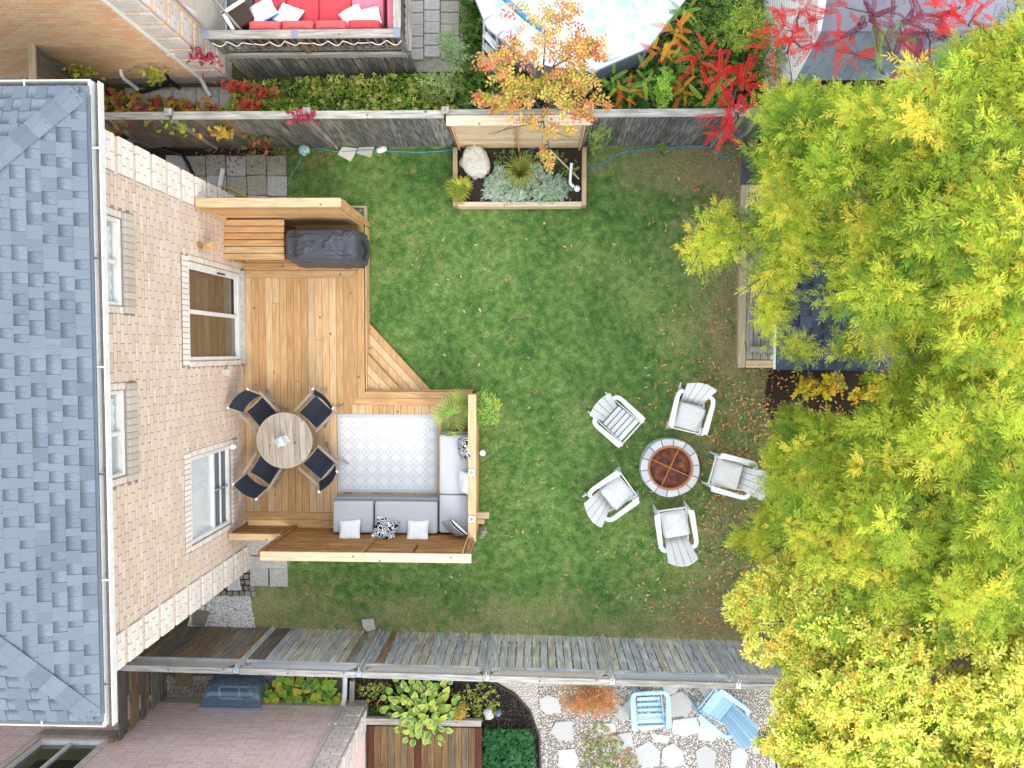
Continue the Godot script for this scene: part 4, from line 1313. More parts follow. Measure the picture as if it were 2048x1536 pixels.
# ---------------------------------------------------------------- things on the deck
func deck_furniture() -> void:
	# grill under its cover
	var g := thing("grill", "barbecue grill under a crumpled black cover on the deck", "grill", Vector3(-3.8, 0.4, -1.86))
	var rows: Array = []
	var fold := noise(77, 2.1, 3)
	var fine := noise(78, 6.0, 2)
	var prof := [[0.09, 1.03, 1.06], [0.28, 1.015, 1.03], [0.5, 1.0, 1.0], [0.7, 0.99, 0.96], [0.84, 0.975, 0.92], [0.95, 0.965, 0.90], [0.995, 0.94, 0.85], [1.005, 0.86, 0.74], [1.01, 0.6, 0.5], [1.015, 0.3, 0.25], [1.02, 0.0, 0.0]]
	var full: Array = []
	for i in prof.size() - 1:
		for k in 5:
			var f := k / 5.0
			full.append([lerpf(prof[i][0], prof[i + 1][0], f), lerpf(prof[i][1], prof[i + 1][1], f), lerpf(prof[i][2], prof[i + 1][2], f)])
	full.append(prof[prof.size() - 1])
	for q in full:
		var r := PackedVector3Array()
		for j in 180:
			var a := TAU * j / 180.0
			var cx := signf(cos(a)) * pow(absf(cos(a)), 0.22)
			var cz := signf(sin(a)) * pow(absf(sin(a)), 0.24)
			var p := Vector3(cx * 0.655 * q[1], q[0] + 0.4, cz * 0.295 * q[2])
			# the hood stands up at the middle, the side shelves lie lower
			if q[0] > 0.75:
				p.y -= 0.10 * smoothstep(0.30, 0.44, absf(p.x + 0.05)) * smoothstep(0.7, 1.0, q[0])
			# sharp creases where the cloth is pulled, running aslant
			var s1 := 1.0 - minf(absf(fold.get_noise_3d(p.x * 0.8 + p.z * 1.1, p.y * 0.5, p.z * 1.4 - p.x * 0.4)) * 3.2, 1.0)
			var s2 := 1.0 - minf(absf(fine.get_noise_3d(p.x * 0.7 - p.z * 0.8, p.y * 0.3, p.z * 0.9 + p.x * 0.5)) * 3.0, 1.0)
			var d := 0.030 * s1 * s1 + 0.022 * s2 * s2
			var out := Vector3(cx, 0.25 + q[0] * 0.8, cz).normalized()
			if q[0] > 0.95:
				out = Vector3.UP
			p += out * d
			r.append(p + Vector3(-3.81, 0, -1.88))
		rows.append(r)
	var cm := mat(0x5a5e6a, 0.62, 0.42)
	put(g, "cover", MB.new().sheet(rows, true, Vector3(-3.81, 0.9, -1.88)).done(), cm)
	put(g, "side_handle", MB.new().tube([Vector3(-3.14, 0.95, -2.0), Vector3(-3.06, 0.9, -1.85), Vector3(-3.13, 0.85, -1.66)], 0.03, 0.02, 8).done(), M.black)
	for x in [-4.3, -3.28]:
		put(g, "wheel", MB.new().lathe([Vector2(0.0, -0.03), Vector2(0.08, -0.03), Vector2(0.09, 0.0), Vector2(0.08, 0.03), Vector2(0.0, 0.03)], 16, T(Vector3(x, 0.49, -1.60), 0, PI / 2)).done(), M.black)
		put(g, "leg", MB.new().bar(Vector3(x, 0.41, -2.05), Vector3(x, 0.7, -2.05), 0.05, 0.05).done(), M.black)
	# dining table
	var c := Vector3(-4.555, 0.4, 1.66)
	var t := thing("dining_table", "round pale teak table on the deck between four navy chairs", "table", c)
	var R := 0.515
	var disc := PackedVector2Array()
	for i in 64:
		disc.append(Vector2(cos(TAU * i / 64.0), sin(TAU * i / 64.0)) * (R - 0.012))
	for i in 9:
		var x0 := -R + i * R * 2 / 9.0
		var strip := rect(x0 + 0.003, -1, x0 + R * 2 / 9.0 - 0.003, 1)
		var turned := PackedVector2Array()
		for q in strip:
			turned.append(q.rotated(-0.06))
		for piece in Geometry2D.intersect_polygons(disc, turned):
			put(t, "plank", MB.new().prism(piece, 0.715, 0.74, Transform3D.IDENTITY, 0.0, Vector2(i * 0.3, i * 0.13)).done(), M.teak[(i * 5) % 9], T(c))
	put(t, "rim", MB.new().lathe([Vector2(R - 0.014, 0.70), Vector2(R, 0.705), Vector2(R + 0.004, 0.725), Vector2(R - 0.002, 0.742), Vector2(R - 0.014, 0.741)], 64).done(), M.teak[2], T(c))
	put(t, "under_frame", MB.new().box(T(c + Vector3(0, 0.69, 0)), Vector3(0.9, 0.04, 0.06)).box(T(c + Vector3(0, 0.688, 0)), Vector3(0.06, 0.04, 0.9)).done(), M.teak[4])
	for i in 4:
		var a := PI / 4 + i * PI / 2
		var d := Vector3(cos(a), 0, sin(a))
		put(t, "leg", MB.new().bar(c + d * 0.40, c + d * 0.26 + Vector3(0, 0.69, 0), 0.05, 0.05, 0.004).done(), M.teak[i])
	# the glass lantern on it
	var ln := thing("lantern", "square glass and white metal lantern in the centre of the round teak table", "lantern", c + Vector3(0, 0.742, 0), 0.5)
	var lb: Transform3D = world_of[ln]
	put(ln, "base", MB.new().box(lb * T(Vector3(0, 0.012, 0)), Vector3(0.17, 0.024, 0.17), 0.004).done(), M.white)
	var fr := MB.new()
	for q in [Vector2(-1, -1), Vector2(1, -1), Vector2(1, 1), Vector2(-1, 1)]:
		fr.bar(lb * Vector3(q.x * 0.078, 0.024, q.y * 0.078), lb * Vector3(q.x * 0.078, 0.24, q.y * 0.078), 0.008, 0.008)
		fr.bar(lb * Vector3(q.x * 0.082, 0.24, q.y * 0.082), lb * Vector3(-q.y * 0.082, 0.241, q.x * 0.082), 0.010, 0.010)
	put(ln, "frame", fr.done(), mat(0xb4b0a4, 0.7, 0.4))
	for i in 4:
		put(ln, "pane", MB.new().box(lb * T(Vector3(sin(i * PI / 2) * 0.078, 0.13, cos(i * PI / 2) * 0.078), i * PI / 2), Vector3(0.145, 0.2, 0.003)).done(), glass())
	put(ln, "roof_panes", MB.new().lathe([Vector2(0.112, 0.0), Vector2(0.02, 0.055), Vector2(0.0, 0.056)], 4, lb * T(Vector3(0, 0.246, 0), PI / 4), false).done(), glass())
	put(ln, "candle", MB.new().lathe([Vector2(0, 0.024), Vector2(0.035, 0.024), Vector2(0.035, 0.13), Vector2(0.0, 0.125)], 16, lb).done(), M.white)
	# four folding chairs
	var ch := dining_chair()
	var turns := [[-4.03, 1.14, "dining chair with navy sling at the table's top right, nearest the triangular steps"], [-5.07, 1.15, "dining chair with navy sling at the table's top left, toward the patio door"], [-5.02, 2.26, "dining chair with navy sling at the table's bottom left, by the lower window"], [-3.97, 2.13, "dining chair with navy sling at the table's bottom right, toward the grey sofa"]]
	for i in 4:
		var p := Vector3(turns[i][0], 0.4, turns[i][1])
		var to := Vector3(c.x - p.x, 0, c.z - p.z)
		var tr := T(p, atan2(to.x, to.z) + [0.03, -0.04, 0.09, -0.05][i])
		if i == 0:
			ch.transform = tr
			ch.set_meta("label", turns[0][2])
		else:
			again(ch, tr, turns[i][2])
	# the rug
	rug()
	sofa()
	# the palm in its pot, in the corner by the sofa
	var pot := thing("potted_palm", "fan palm in a black pot at the grey sofa's end, over the rug's corner", "palm", Vector3(-1.48, 0.4, 1.18))
	put(pot, "pot", MB.new().lathe([Vector2(0.0, 0.4), Vector2(0.14, 0.4), Vector2(0.19, 0.75), Vector2(0.2, 0.76), Vector2(0.185, 0.76), Vector2(0.17, 0.70), Vector2(0.0, 0.70)], 24, T(Vector3(-1.40, 0, 1.08))).done(), M.black)
	fan_palm(pot, Vector3(-1.46, 0.75, 1.18), 13, 0.34, 0.30, [0x86ac3a, 0xa8c84a, 0x6e9a34, 0xc2d46a, 0x9a9a58], 3)

func glass() -> StandardMaterial3D:
	if not cache.has("glass"):
		var m := StandardMaterial3D.new()
		m.albedo_color = Color(0.9, 0.95, 0.95, 0.22)
		m.transparency = BaseMaterial3D.TRANSPARENCY_ALPHA
		m.roughness = 0.05
		cache.glass = m
	return cache.glass

func fan_palm(o: Node3D, at: Vector3, count: int, reach: float, size: float, hexes: Array, sd: int) -> void:
	var r := RandomNumberGenerator.new()
	r.seed = sd
	var fans: Array = []
	for k in 3:
		var b := MB.new()
		for i in 17:
			var a := lerpf(-1.9, 1.9, i / 16.0) + r.randf_range(-0.06, 0.06)
			var d := Vector3(sin(a), 0, cos(a))
			var s := Vector3(d.z, 0, -d.x)
			var len := size * (0.62 + 0.38 * cos(a * 0.7)) * r.randf_range(0.82, 1.08)
			var dr := r.randf_range(0.04, 0.2)
			var p := [Vector3.ZERO, d * len * 0.45 + Vector3(0, 0.03, 0), d * len * 0.8 - Vector3(0, dr * 0.2, 0), d * len - Vector3(0, dr, 0)]
			var wd := [0.003, 0.011, 0.008, 0.001]
			for q in 3:
				var n := Vector3.UP
				b.quad(p[q] - s * wd[q], p[q] + s * wd[q], p[q + 1] + s * wd[q + 1], p[q + 1] - s * wd[q + 1], n, n, n, n)
		fans.append(b.done())
	for i in count:
		var a := i * 2.4 + r.randf_range(-0.5, 0.5)
		var lift := 0.1 + 0.85 * float(i) / count
		var out := Vector3(sin(a), 0, cos(a))
		var tip := at + out * reach * lerpf(1.0, 0.12, lift) * r.randf_range(0.7, 1.15) + Vector3.UP * (0.05 + lift * size * 1.1)
		var fm := mat(pick(hexes), 0.7, 0.5)
		fm.backlight_enabled = true
		fm.backlight = Color(0.3, 0.3, 0.3)
		var z := (out + Vector3.UP * (lift * 0.9 - 0.35) + Vector3(r.randfn(), 0, r.randfn()) * 0.25).normalized()
		var x := Vector3.UP.cross(z).normalized().rotated(z, r.randfn() * 0.5)
		var f := put(o, "frond", fans[i % 3], fm, Transform3D(Basis(x, z.cross(x), z), tip - z * size * lift * 0.3))
		put(f, "stem", MB.new().tube([at, at.lerp(tip, 0.5) + Vector3.UP * 0.05, tip], 0.006, 0.004, 5).done(), mat(0x9aa850, 0.7))

func dining_chair() -> Node3D:
	var o := thing("dining_chair", "", "chair", Vector3.ZERO, 0.0, "navy sling chairs round the teak table")
	var wood: Array = M.teak
	var navy := mat(0x363e4e, 0.66, 0.8, mottle_tex(341, 0.6, 0.82, 1.0, 128), Vector3(6, 6, 6), true)
	for s in [-1.0, 1.0]:
		var x: float = s * 0.25
		put(o, "leg", MB.new().bar(Vector3(x, 0.0, 0.24), Vector3(x, 0.62, -0.20), 0.028, 0.045, 0.004).done(), wood[0])
		put(o, "leg", MB.new().bar(Vector3(x * 0.9, 0.0, -0.34), Vector3(x * 0.9, 0.44, 0.22), 0.026, 0.042, 0.004).done(), wood[1])
		put(o, "back_post", MB.new().bar(Vector3(x, 0.40, -0.14), Vector3(x, 0.93, -0.37), 0.028, 0.04, 0.004).done(), wood[2])
		put(o, "armrest", MB.new().box(T(Vector3(s * 0.275, 0.64, -0.01)), Vector3(0.052, 0.022, 0.52), 0.006).done(), wood[3])
		put(o, "seat_rail", MB.new().bar(Vector3(s * 0.222, 0.425, -0.2), Vector3(s * 0.222, 0.445, 0.25), 0.03, 0.035, 0.004).done(), wood[4])
		put(o, "end_cap", MB.new().box(T(Vector3(x, 0.94, -0.372)), Vector3(0.034, 0.022, 0.046), 0.004).done(), M.white)
	for q in [[0.44, 0.25], [0.42, -0.2], [0.2, -0.1]]:
		put(o, "stretcher", MB.new().bar(Vector3(-0.23, q[0], q[1]), Vector3(0.23, q[0], q[1]), 0.03, 0.025, 0.004).done(), wood[5])
	var rows: Array = []
	for i in 7:
		var r := PackedVector3Array()
		for j in 7:
			var u := j / 6.0 - 0.5
			r.append(Vector3(u * 0.43, 0.447 + 0.02 * (i / 6.0) - 0.018 * (1.0 - 4 * u * u), lerpf(-0.19, 0.24, i / 6.0)))
		rows.append(r)
	put(o, "seat", MB.new().sheet(rows).done(), navy)
	rows = []
	for i in 6:
		var r := PackedVector3Array()
		var f := i / 5.0
		for j in 9:
			var u := j / 8.0 - 0.5
			r.append(Vector3(u * 0.48, lerpf(0.56, 0.935, f), lerpf(-0.205, -0.372, f) - 0.05 * (1.0 - 4 * u * u)))
		rows.append(r)
	put(o, "backrest", MB.new().sheet(rows).done(), navy)
	return o

func rug() -> void:
	var x0 := -3.77
	var x1 := -1.84
	var z0 := 1.24
	var z1 := 2.74
	# printed lattice of stepped diamonds
	var grey := Color(0.83, 0.835, 0.85)
	var white := Color(0.95, 0.95, 0.955)
	var t := picture(640, 512, func(px, py):
		var cx := int(px / 6.4)
		var cy := int(py / 6.4)
		if cx < 3 or cx > 96 or cy < 3 or cy > 76:
			return grey
		var a := absi((cx + 2) % 12 - 6)
		var b := absi((cy + 4) % 12 - 6)
		var m := (a + b)
		var odd := m == 6 or m == 5 and (a % 2 == 0) or m == 2 or m == 1 and (a == 0)
		return grey if odd else white)
	var rows: Array = []
	for i in 25:
		var r := PackedVector3Array()
		for j in 31:
			var x := lerpf(x0, x1, j / 30.0)
			var z := lerpf(z0, z1, i / 24.0)
			r.append(Vector3(x + 0.006 * sin(z * 4.0), 0.408 + 0.002 * sin(x * 7.0 + z * 3.0), z))
		rows.append(r)
	var o := solo("rug", MB.new().sheet(rows).done(), mat(0xffffff, 0.76, 0.95, t), "white outdoor rug with pale grey stepped diamond pattern on the deck", "rug")
	for z in [z0, z1]:
		put(o, "hem", MB.new().bar(Vector3(x0, 0.406, z), Vector3(x1, 0.406, z), 0.02, 0.008).done(), mat(0xc4c5ca, 0.85, 0.9))

func sofa() -> void:
	var wicker_t := picture(64, 64, func(x, y):
		var s: float = 0.62 + 0.3 * absf(sin(x * PI / 8.0)) * absf(sin((y + (8 if (x / 8) % 2 == 0 else 0)) * PI / 16.0))
		return Color(s, s, s * 1.02))
	var wick := mat(0xc8c9cc, 0.9, 0.8, wicker_t, Vector3(7, 7, 7), true)
	var cloth := mat(0xcccdd2, 0.95, 0.95, mottle_tex(343, 0.35, 0.86, 1.0, 256), Vector3(2.5, 2.5, 2.5))
	var o := thing("sofa", "long grey wicker sofa section with two grey seat cushions, along the tall privacy wall", "sofa", Vector3(-2.75, 0.4, 3.1), 0, "grey wicker sofa sections")
	put(o, "frame", MB.new().box(T(Vector3(-2.75, 0.60, 3.10)), Vector3(1.98, 0.32, 0.64), 0.012).done(), wick)
	put(o, "front_rail", MB.new().box(T(Vector3(-2.75, 0.765, 2.795)), Vector3(1.99, 0.03, 0.05), 0.01).done(), wick)
	for q in [[-3.36, 0.76], [-2.36, 1.18]]:
		put(o, "seat_cushion", MB.new().soft(T(Vector3(q[0], 0.815, 3.13)), Vector3(q[1], 0.16, 0.60), 0.22, 0.10, 40, 12, 0.05).done(), cloth)
	o = thing("sofa", "grey wicker sofa section with grey cushions along the low wall, partly under the palm", "sofa", Vector3(-1.46, 0.4, 2.5), 0, "grey wicker sofa sections")
	put(o, "frame", MB.new().box(T(Vector3(-1.455, 0.60, 2.47)), Vector3(0.58, 0.32, 1.92), 0.012).done(), wick)
	put(o, "end_rail", MB.new().box(T(Vector3(-1.455, 0.77, 1.535)), Vector3(0.57, 0.03, 0.05), 0.01).done(), wick)
	for q in [[2.12, 1.12], [3.05, 0.72]]:
		put(o, "seat_cushion", MB.new().soft(T(Vector3(-1.455, 0.815, q[0])), Vector3(0.56, 0.16, q[1]), 0.22, 0.10, 40, 12, 0.05).done(), cloth)
	# cushions and pillows lying on it
	var zn := noise(55, 0.022, 2)
	var zebra := picture(128, 128, func(x, y):
		var s: float = sin(y * 0.36 + zn.get_noise_2d(x, y) * 11.0 + 1.6 * sin(x * 0.05))
		return Color(0.95, 0.94, 0.95) if s > 0.05 else Color(0.10, 0.08, 0.11))
	var stripe := picture(64, 64, func(x, y): return Color(0.95, 0.95, 0.96) if ((x + 3) / 4) % 2 == 0 else Color(0.07, 0.07, 0.11))
	var script := picture(128, 128, func(x, y):
		var dx: float = x - 64.0
		var dy: float = y - 64.0
		var d := sqrt(dx * dx + dy * dy * 1.8)
		var line: float = absf(sin(d * 0.22 + sin(x * 0.21) * 1.4 + sin(y * 0.33)))
		return Color(0.62, 0.62, 0.66) if d < 40.0 and line < 0.10 else Color(0.96, 0.96, 0.96))
	var zm := mat(0xffffff, 0.86, 0.9, zebra)
	var pm := mat(0xffffff, 0.86, 0.9, script)
	var list := [
		[Vector3(-3.382, 1.02, 3.412), 0.10, -0.55, 0.40, pm, "white pillow with faint grey print, leftmost on the long grey sofa"],
		[Vector3(-2.716, 1.03, 3.383), -0.25, -0.6, 0.43, zm, "zebra striped pillow on the long grey sofa between two white pillows"],
		[Vector3(-2.113, 1.02, 3.407), 0.02, -0.55, 0.40, pm, "white pillow with faint grey print on the long sofa, right of the zebra pillow"],
		[Vector3(-1.375, 1.05, 3.287), -0.85, -1.0, 0.44, mat(0xffffff, 0.86, 0.9, stripe), "black and white straight striped pillow in the sofa's corner"],
		[Vector3(-1.195, 1.02, 1.796), 1.65, -1.0, 0.42, zm, "zebra striped pillow by the low wall, near the palm"],
		[Vector3(-1.185, 1.02, 2.454), 1.55, -1.05, 0.42, pm, "white pillow leaning on the low wall below the zebra pillow"]]
	for q in list:
		var s: float = q[3]
		var b := Basis(Vector3.UP, q[1]) * Basis(Vector3.RIGHT, q[2] if absf(q[1]) < 0.5 else 0.0)
		if absf(q[1]) >= 0.5:
			# leans on the low wall at +x
			b = (Basis(Vector3(0, 0, 1), 0.95) * Basis(Vector3.UP, q[1] - 1.57) if q[1] > 0.5 else Basis(Vector3(1, 0, 0.8).normalized(), 0.95) * Basis(Vector3.UP, 0.7))
		var lean: Vector3 = Vector3(0, 0.015, -0.075) if absf(q[1]) < 0.5 else Vector3(-0.05, 0.02, -0.02)
		solo("pillow", pillow(s, s, 0.15), q[4], q[5], "pillow", Transform3D(b, q[0] + lean), "pillows on the grey sofa")

func pillow(w: float, d: float, h: float) -> ArrayMesh:
	var key := ["pillow", w, d, h]
	if cache.has(key):
		return cache[key]
	var b := MB.new()
	for s in [1.0, -1.0]:
		var rows: Array = []
		for i in 15:
			var r := PackedVector3Array()
			for j in 15:
				var u := (j / 14.0 - 0.5) * 2.0
				var v := (i / 14.0 - 0.5) * 2.0
				var full := pow((1.0 - pow(absf(u), 2.6)) * (1.0 - pow(absf(v), 2.6)), 0.55)
				var pin := 1.0 - 0.07 * (1.0 - absf(u * v))* (maxf(absf(u), absf(v)))
				r.append(Vector3(u * w * 0.5 * pin, s * h * 0.5 * full * (1.0 + 0.08 * sin(u * 5.0 + v * 3.0)), v * d * 0.5 * pin))
			rows.append(r)
		b.sheet(rows, false, Vector3(0, -0.2 * s, 0))
	cache[key] = b.done()
	return cache[key]

# ---------------------------------------------------------------- things on the lawn
func adirondack(called: String, plastic: Array, slats: int, group: String) -> Node3D:
	var o := thing(called, "", "lawn chair", Vector3.ZERO, 0.0, group)
	# faces +z; seat slopes down to the back
	var q := func(i): return plastic[i % plastic.size()]
	var sw := 0.50
	var ns := 5
	for i in ns:
		var f := (i + 0.5) / ns
		var z := lerpf(0.36, -0.12, f)
		var y := lerpf(0.385, 0.25, f)
		put(o, "seat_slat", board(Vector3(lerpf(sw, 0.44, f), 0.022, 0.09), 0.006), q.call(i), T(Vector3(0, y, z), 0, 0.27))
	var n := slats
	var lean := Vector3(0, 0.86, -0.51).normalized()
	for i in n:
		var f0 := (i + 0.04) / n - 0.5
		var f1 := (i + 0.96) / n - 0.5
		var poly := PackedVector2Array()
		var b0 := 0.40
		var t0 := 0.57
		var top := func(f): return 0.80 - 0.55 * f * f
		poly.append(Vector2(f0 * b0, 0.0))
		poly.append(Vector2(f1 * b0, 0.0))
		poly.append(Vector2(f1 * t0, top.call(f1)))
		poly.append(Vector2((f0 + f1) * 0.5 * t0, top.call((f0 + f1) * 0.5) + 0.004))
		poly.append(Vector2(f0 * t0, top.call(f0)))
		# plan y runs up the back; the slab's y is its thickness
		var bs := Basis(Vector3.RIGHT, lean.cross(Vector3.RIGHT).normalized(), lean)
		if bs.determinant() < 0:
			bs = Basis(Vector3.RIGHT, -bs.y, lean)
		put(o, "back_slat", MB.new().prism(poly, -0.011, 0.011, Transform3D(bs, Vector3(0, 0.215, -0.13)), 0.005).done(), q.call(i + 1))
	put(o, "back_brace", MB.new().bar(Vector3(-0.27, 0.50, -0.325), Vector3(0.27, 0.50, -0.325), 0.025, 0.07, 0.005).done(), q.call(2))
	for s in [-1.0, 1.0]:
		var arm := PackedVector2Array([Vector2(s * 0.265, 0.40), Vector2(s * 0.375, 0.38), Vector2(s * 0.385, 0.30), Vector2(s * 0.385, -0.18), Vector2(s * 0.375, -0.26), Vector2(s * 0.345, -0.32), Vector2(s * 0.30, -0.35), Vector2(s * 0.25, -0.36), Vector2(s * 0.24, -0.30), Vector2(s * 0.285, -0.26), Vector2(s * 0.30, -0.20), Vector2(s * 0.29, 0.0), Vector2(s * 0.275, 0.30)])
		put(o, "armrest", MB.new().prism(arm, 0.515, 0.545, Transform3D.IDENTITY, 0.008).done(), q.call(3))
		put(o, "front_leg", MB.new().bar(Vector3(s * 0.30, 0.0, 0.40), Vector3(s * 0.30, 0.515, 0.34), 0.03, 0.15, 0.006, Vector3(0, 0, 1)).done(), q.call(4))
		put(o, "side_rail", MB.new().bar(Vector3(s * 0.265, 0.37, 0.42), Vector3(s * 0.25, 0.06, -0.46), 0.028, 0.10, 0.006).done(), q.call(1))
		put(o, "rear_leg", MB.new().bar(Vector3(s * 0.25, 0.0, -0.40), Vector3(s * 0.25, 0.5, -0.30), 0.028, 0.06, 0.006).done(), q.call(2))
	put(o, "front_apron", MB.new().box(T(Vector3(0, 0.33, 0.405), 0, 0.1), Vector3(0.53, 0.09, 0.024), 0.006).done(), q.call(0))
	return o

func lawn_furniture() -> void:
	# fire pit
	var c := Vector3(2.661, 0.3, 2.242)
	c.y = 0.0
	var f := thing("fire_pit", "round fire pit of pale grey blocks with a rusty steel ring", "fire pit", c)
	var bl := bricks([0xd6d8dc, 0xdcdddf, 0xcbced4, 0xe0dfde], 0.92)
	for lv in 2:
		for i in 14:
			var a0 := TAU * (i + 0.5 * lv) / 14.0 + 0.012 + 0.11
			var a1 := TAU * (i + 1 + 0.5 * lv) / 14.0 - 0.012 + 0.11
			var p := PackedVector2Array()
			for k in 4:
				var a := lerpf(a0, a1, k / 3.0)
				p.append(Vector2(cos(a), sin(a)) * (0.565 + 0.008 * sin(i * 2.3 + k)))
			for k in 4:
				var a := lerpf(a1, a0, k / 3.0)
				p.append(Vector2(cos(a), sin(a)) * 0.418)
			put(f, "block", MB.new().prism(p, 0.15 * lv + 0.002, 0.15 * (lv + 1) - 0.004 + 0.004 * sin(i * 1.7), Transform3D.IDENTITY, 0.008).done(), bl[(i * 3 + lv) % 4], T(c))
	var rn := noise(91, 0.018, 4)
	var rn2 := noise(92, 0.3, 1)
	var rust := picture(256, 256, func(x, y):
		var s: float = 0.42 + rn.get_noise_2d(x, y) * 0.7 + rn2.get_noise_2d(x, y) * 0.12
		return mix3([Color(0.30, 0.17, 0.16), Color(0.42, 0.24, 0.20), Color(0.53, 0.31, 0.20), Color(0.66, 0.42, 0.22)], s))
	var rm := mat(0xffffff, 0.8, 0.8, rust, Vector3(1.15, 1.15, 1.15), true)
	var edge := mat(0xb87a5c, 0.75, 0.75)
	put(f, "steel_ring", MB.new().lathe([Vector2(0.395, 0.05), Vector2(0.395, 0.305), Vector2(0.435, 0.309), Vector2(0.435, 0.300), Vector2(0.405, 0.298), Vector2(0.405, 0.05)], 56).done(), edge, T(c))
	put(f, "ash_floor", MB.new().lathe([Vector2(0.0, 0.215), Vector2(0.2, 0.21), Vector2(0.392, 0.195)], 40).done(), rm, T(c))
	var bars := mat(0xc88a4a, 0.75, 0.7)
	for a in [0.42, 0.42 + PI / 2]:
		var d := Vector3(cos(a), 0, sin(a)) * 0.392
		put(f, "cross_bar", MB.new().bar(c - d + Vector3.UP * 0.252, c + d + Vector3.UP * 0.252, 0.016, 0.03).done(), bars)
	# five white chairs
	var ch := adirondack("lawn_chair", [M.plastic, mat(0xeeeef0, 0.84, 0.42)], 4, "white lawn chairs round the fire pit")
	var spots := [
		[Vector3(1.599, 0.35, 1.297), 59.0, 52.0, "white lawn chair without a cushion, at the upper left of the fire pit"],
		[Vector3(3.016, 0.35, 1.115), -20.0, 85.0, "white lawn chair with puffy cushion above the fire pit, its back toward the shed deck"],
		[Vector3(3.844, 0.35, 2.368), -109.0, -28.0, "white lawn chair facing left beside the yellow green tree, right of the fire pit"],
		[Vector3(2.755, 0.35, 3.437), -16.0, -104.0, "white lawn chair facing up, below the fire pit"],
		[Vector3(1.519, 0.35, 2.788), 76.0, -55.0, "white lawn chair turned away to the lower left of the fire pit"]]
	var cush := ["", "plump white seat cushion on the lawn chair above the fire pit", "wrinkled grey white seat cushion on the right hand lawn chair", "white seat cushion on the lawn chair below the fire pit", "white seat cushion on the lawn chair at the fire pit's lower left"]
	var cm := mat(0xececea, 0.84, 0.95, mottle_tex(345, 0.05, 0.86, 1.0, 128), Vector3(3, 3, 3), true)
	for i in 5:
		var p: Vector3 = spots[i][0]
		p.y = 0.0
		var tr := T(p, atan2(spots[i][1], spots[i][2]))
		if i == 0:
			ch.transform = tr
			ch.set_meta("label", spots[0][3])
		else:
			again(ch, tr, spots[i][3])
			solo("seat_cushion", MB.new().soft(tr * T(Vector3(0.0, 0.385, 0.135), 0.04 * (i - 2), 0.25), Vector3(0.52, 0.17, 0.50), 0.5, 0.22, 44, 14, 0.2).done(), cm, cush[i], "cushion", Transform3D.IDENTITY, "cushions on the white lawn chairs")

# ---------------------------------------------------------------- leaves and plants
# a leaf lying along +z, folded a little on its midrib
func leaf_shape(len: float, wid: float, fold := 0.15, droop := 0.15, steps := 4) -> MB:
	var b := MB.new()
	var rows: Array = []
	for i in steps + 1:
		var f := float(i) / steps
		var w := wid * 0.5 * pow(sin(PI * clampf(f * 0.94 + 0.03, 0, 1)), 0.8)
		if i == steps:
			w = 0.0005
		var y := -droop * len * f * f
		rows.append(PackedVector3Array([Vector3(-w, y + w * fold * 2.0, f * len), Vector3(0, y, f * len), Vector3(w, y + w * fold * 2.0, f * len)]))
	b.sheet(rows)
	return b

func leaf_mesh(len: float, wid: float, fold := 0.15, droop := 0.15, steps := 3) -> ArrayMesh:
	var key := ["leafm", len, wid, fold, droop, steps]
	if not cache.has(key):
		cache[key] = leaf_shape(len, wid, fold, droop, steps).done()
	return cache[key]

# a feathered leaf: pairs of leaflets on a stalk along +z
func feather(len: float, pairs: int, leaflet: float, wid: float, arch: float, r: RandomNumberGenerator) -> MB:
	var b := MB.new()
	var stalk: Array = []
	for i in 6:
		var f := i / 5.0
		stalk.append(Vector3(0, arch * len * (f - f * f * 1.5), f * len))
	b.tube(stalk, 0.0035 * len / 0.4 + 0.0008, 0.0008, 3)
	for i in pairs + 1:
		var f := 0.16 + 0.84 * i / pairs
		var at := Vector3(0, arch * len * (f - f * f * 1.5), f * len)
		var l := leaflet * (0.55 + 0.45 * sin(PI * clampf(f * 0.85 + 0.1, 0, 1))) * r.randf_range(0.9, 1.08)
		for s in [-1.0, 1.0]:
			var a: float = s * (1.05 - 0.35 * f) + r.randf_range(-0.1, 0.1)
			if i == pairs:
				a = s * 0.25
			var d := Vector3(sin(a), r.randf_range(-0.28, 0.06), cos(a)).normalized()
			var side := d.cross(Vector3.UP).normalized()
			var w := wid * 0.5
			var n := side.cross(d).normalized()
			if n.y < 0:
				n = -n
			var p0 := at
			var p1: Vector3 = at + d * l * 0.45 + side * w
			var p2: Vector3 = at + d * l
			var p3: Vector3 = at + d * l * 0.45 - side * w
			b.quad(p0, p1, p2, p3, n, n, n, n)
	return b

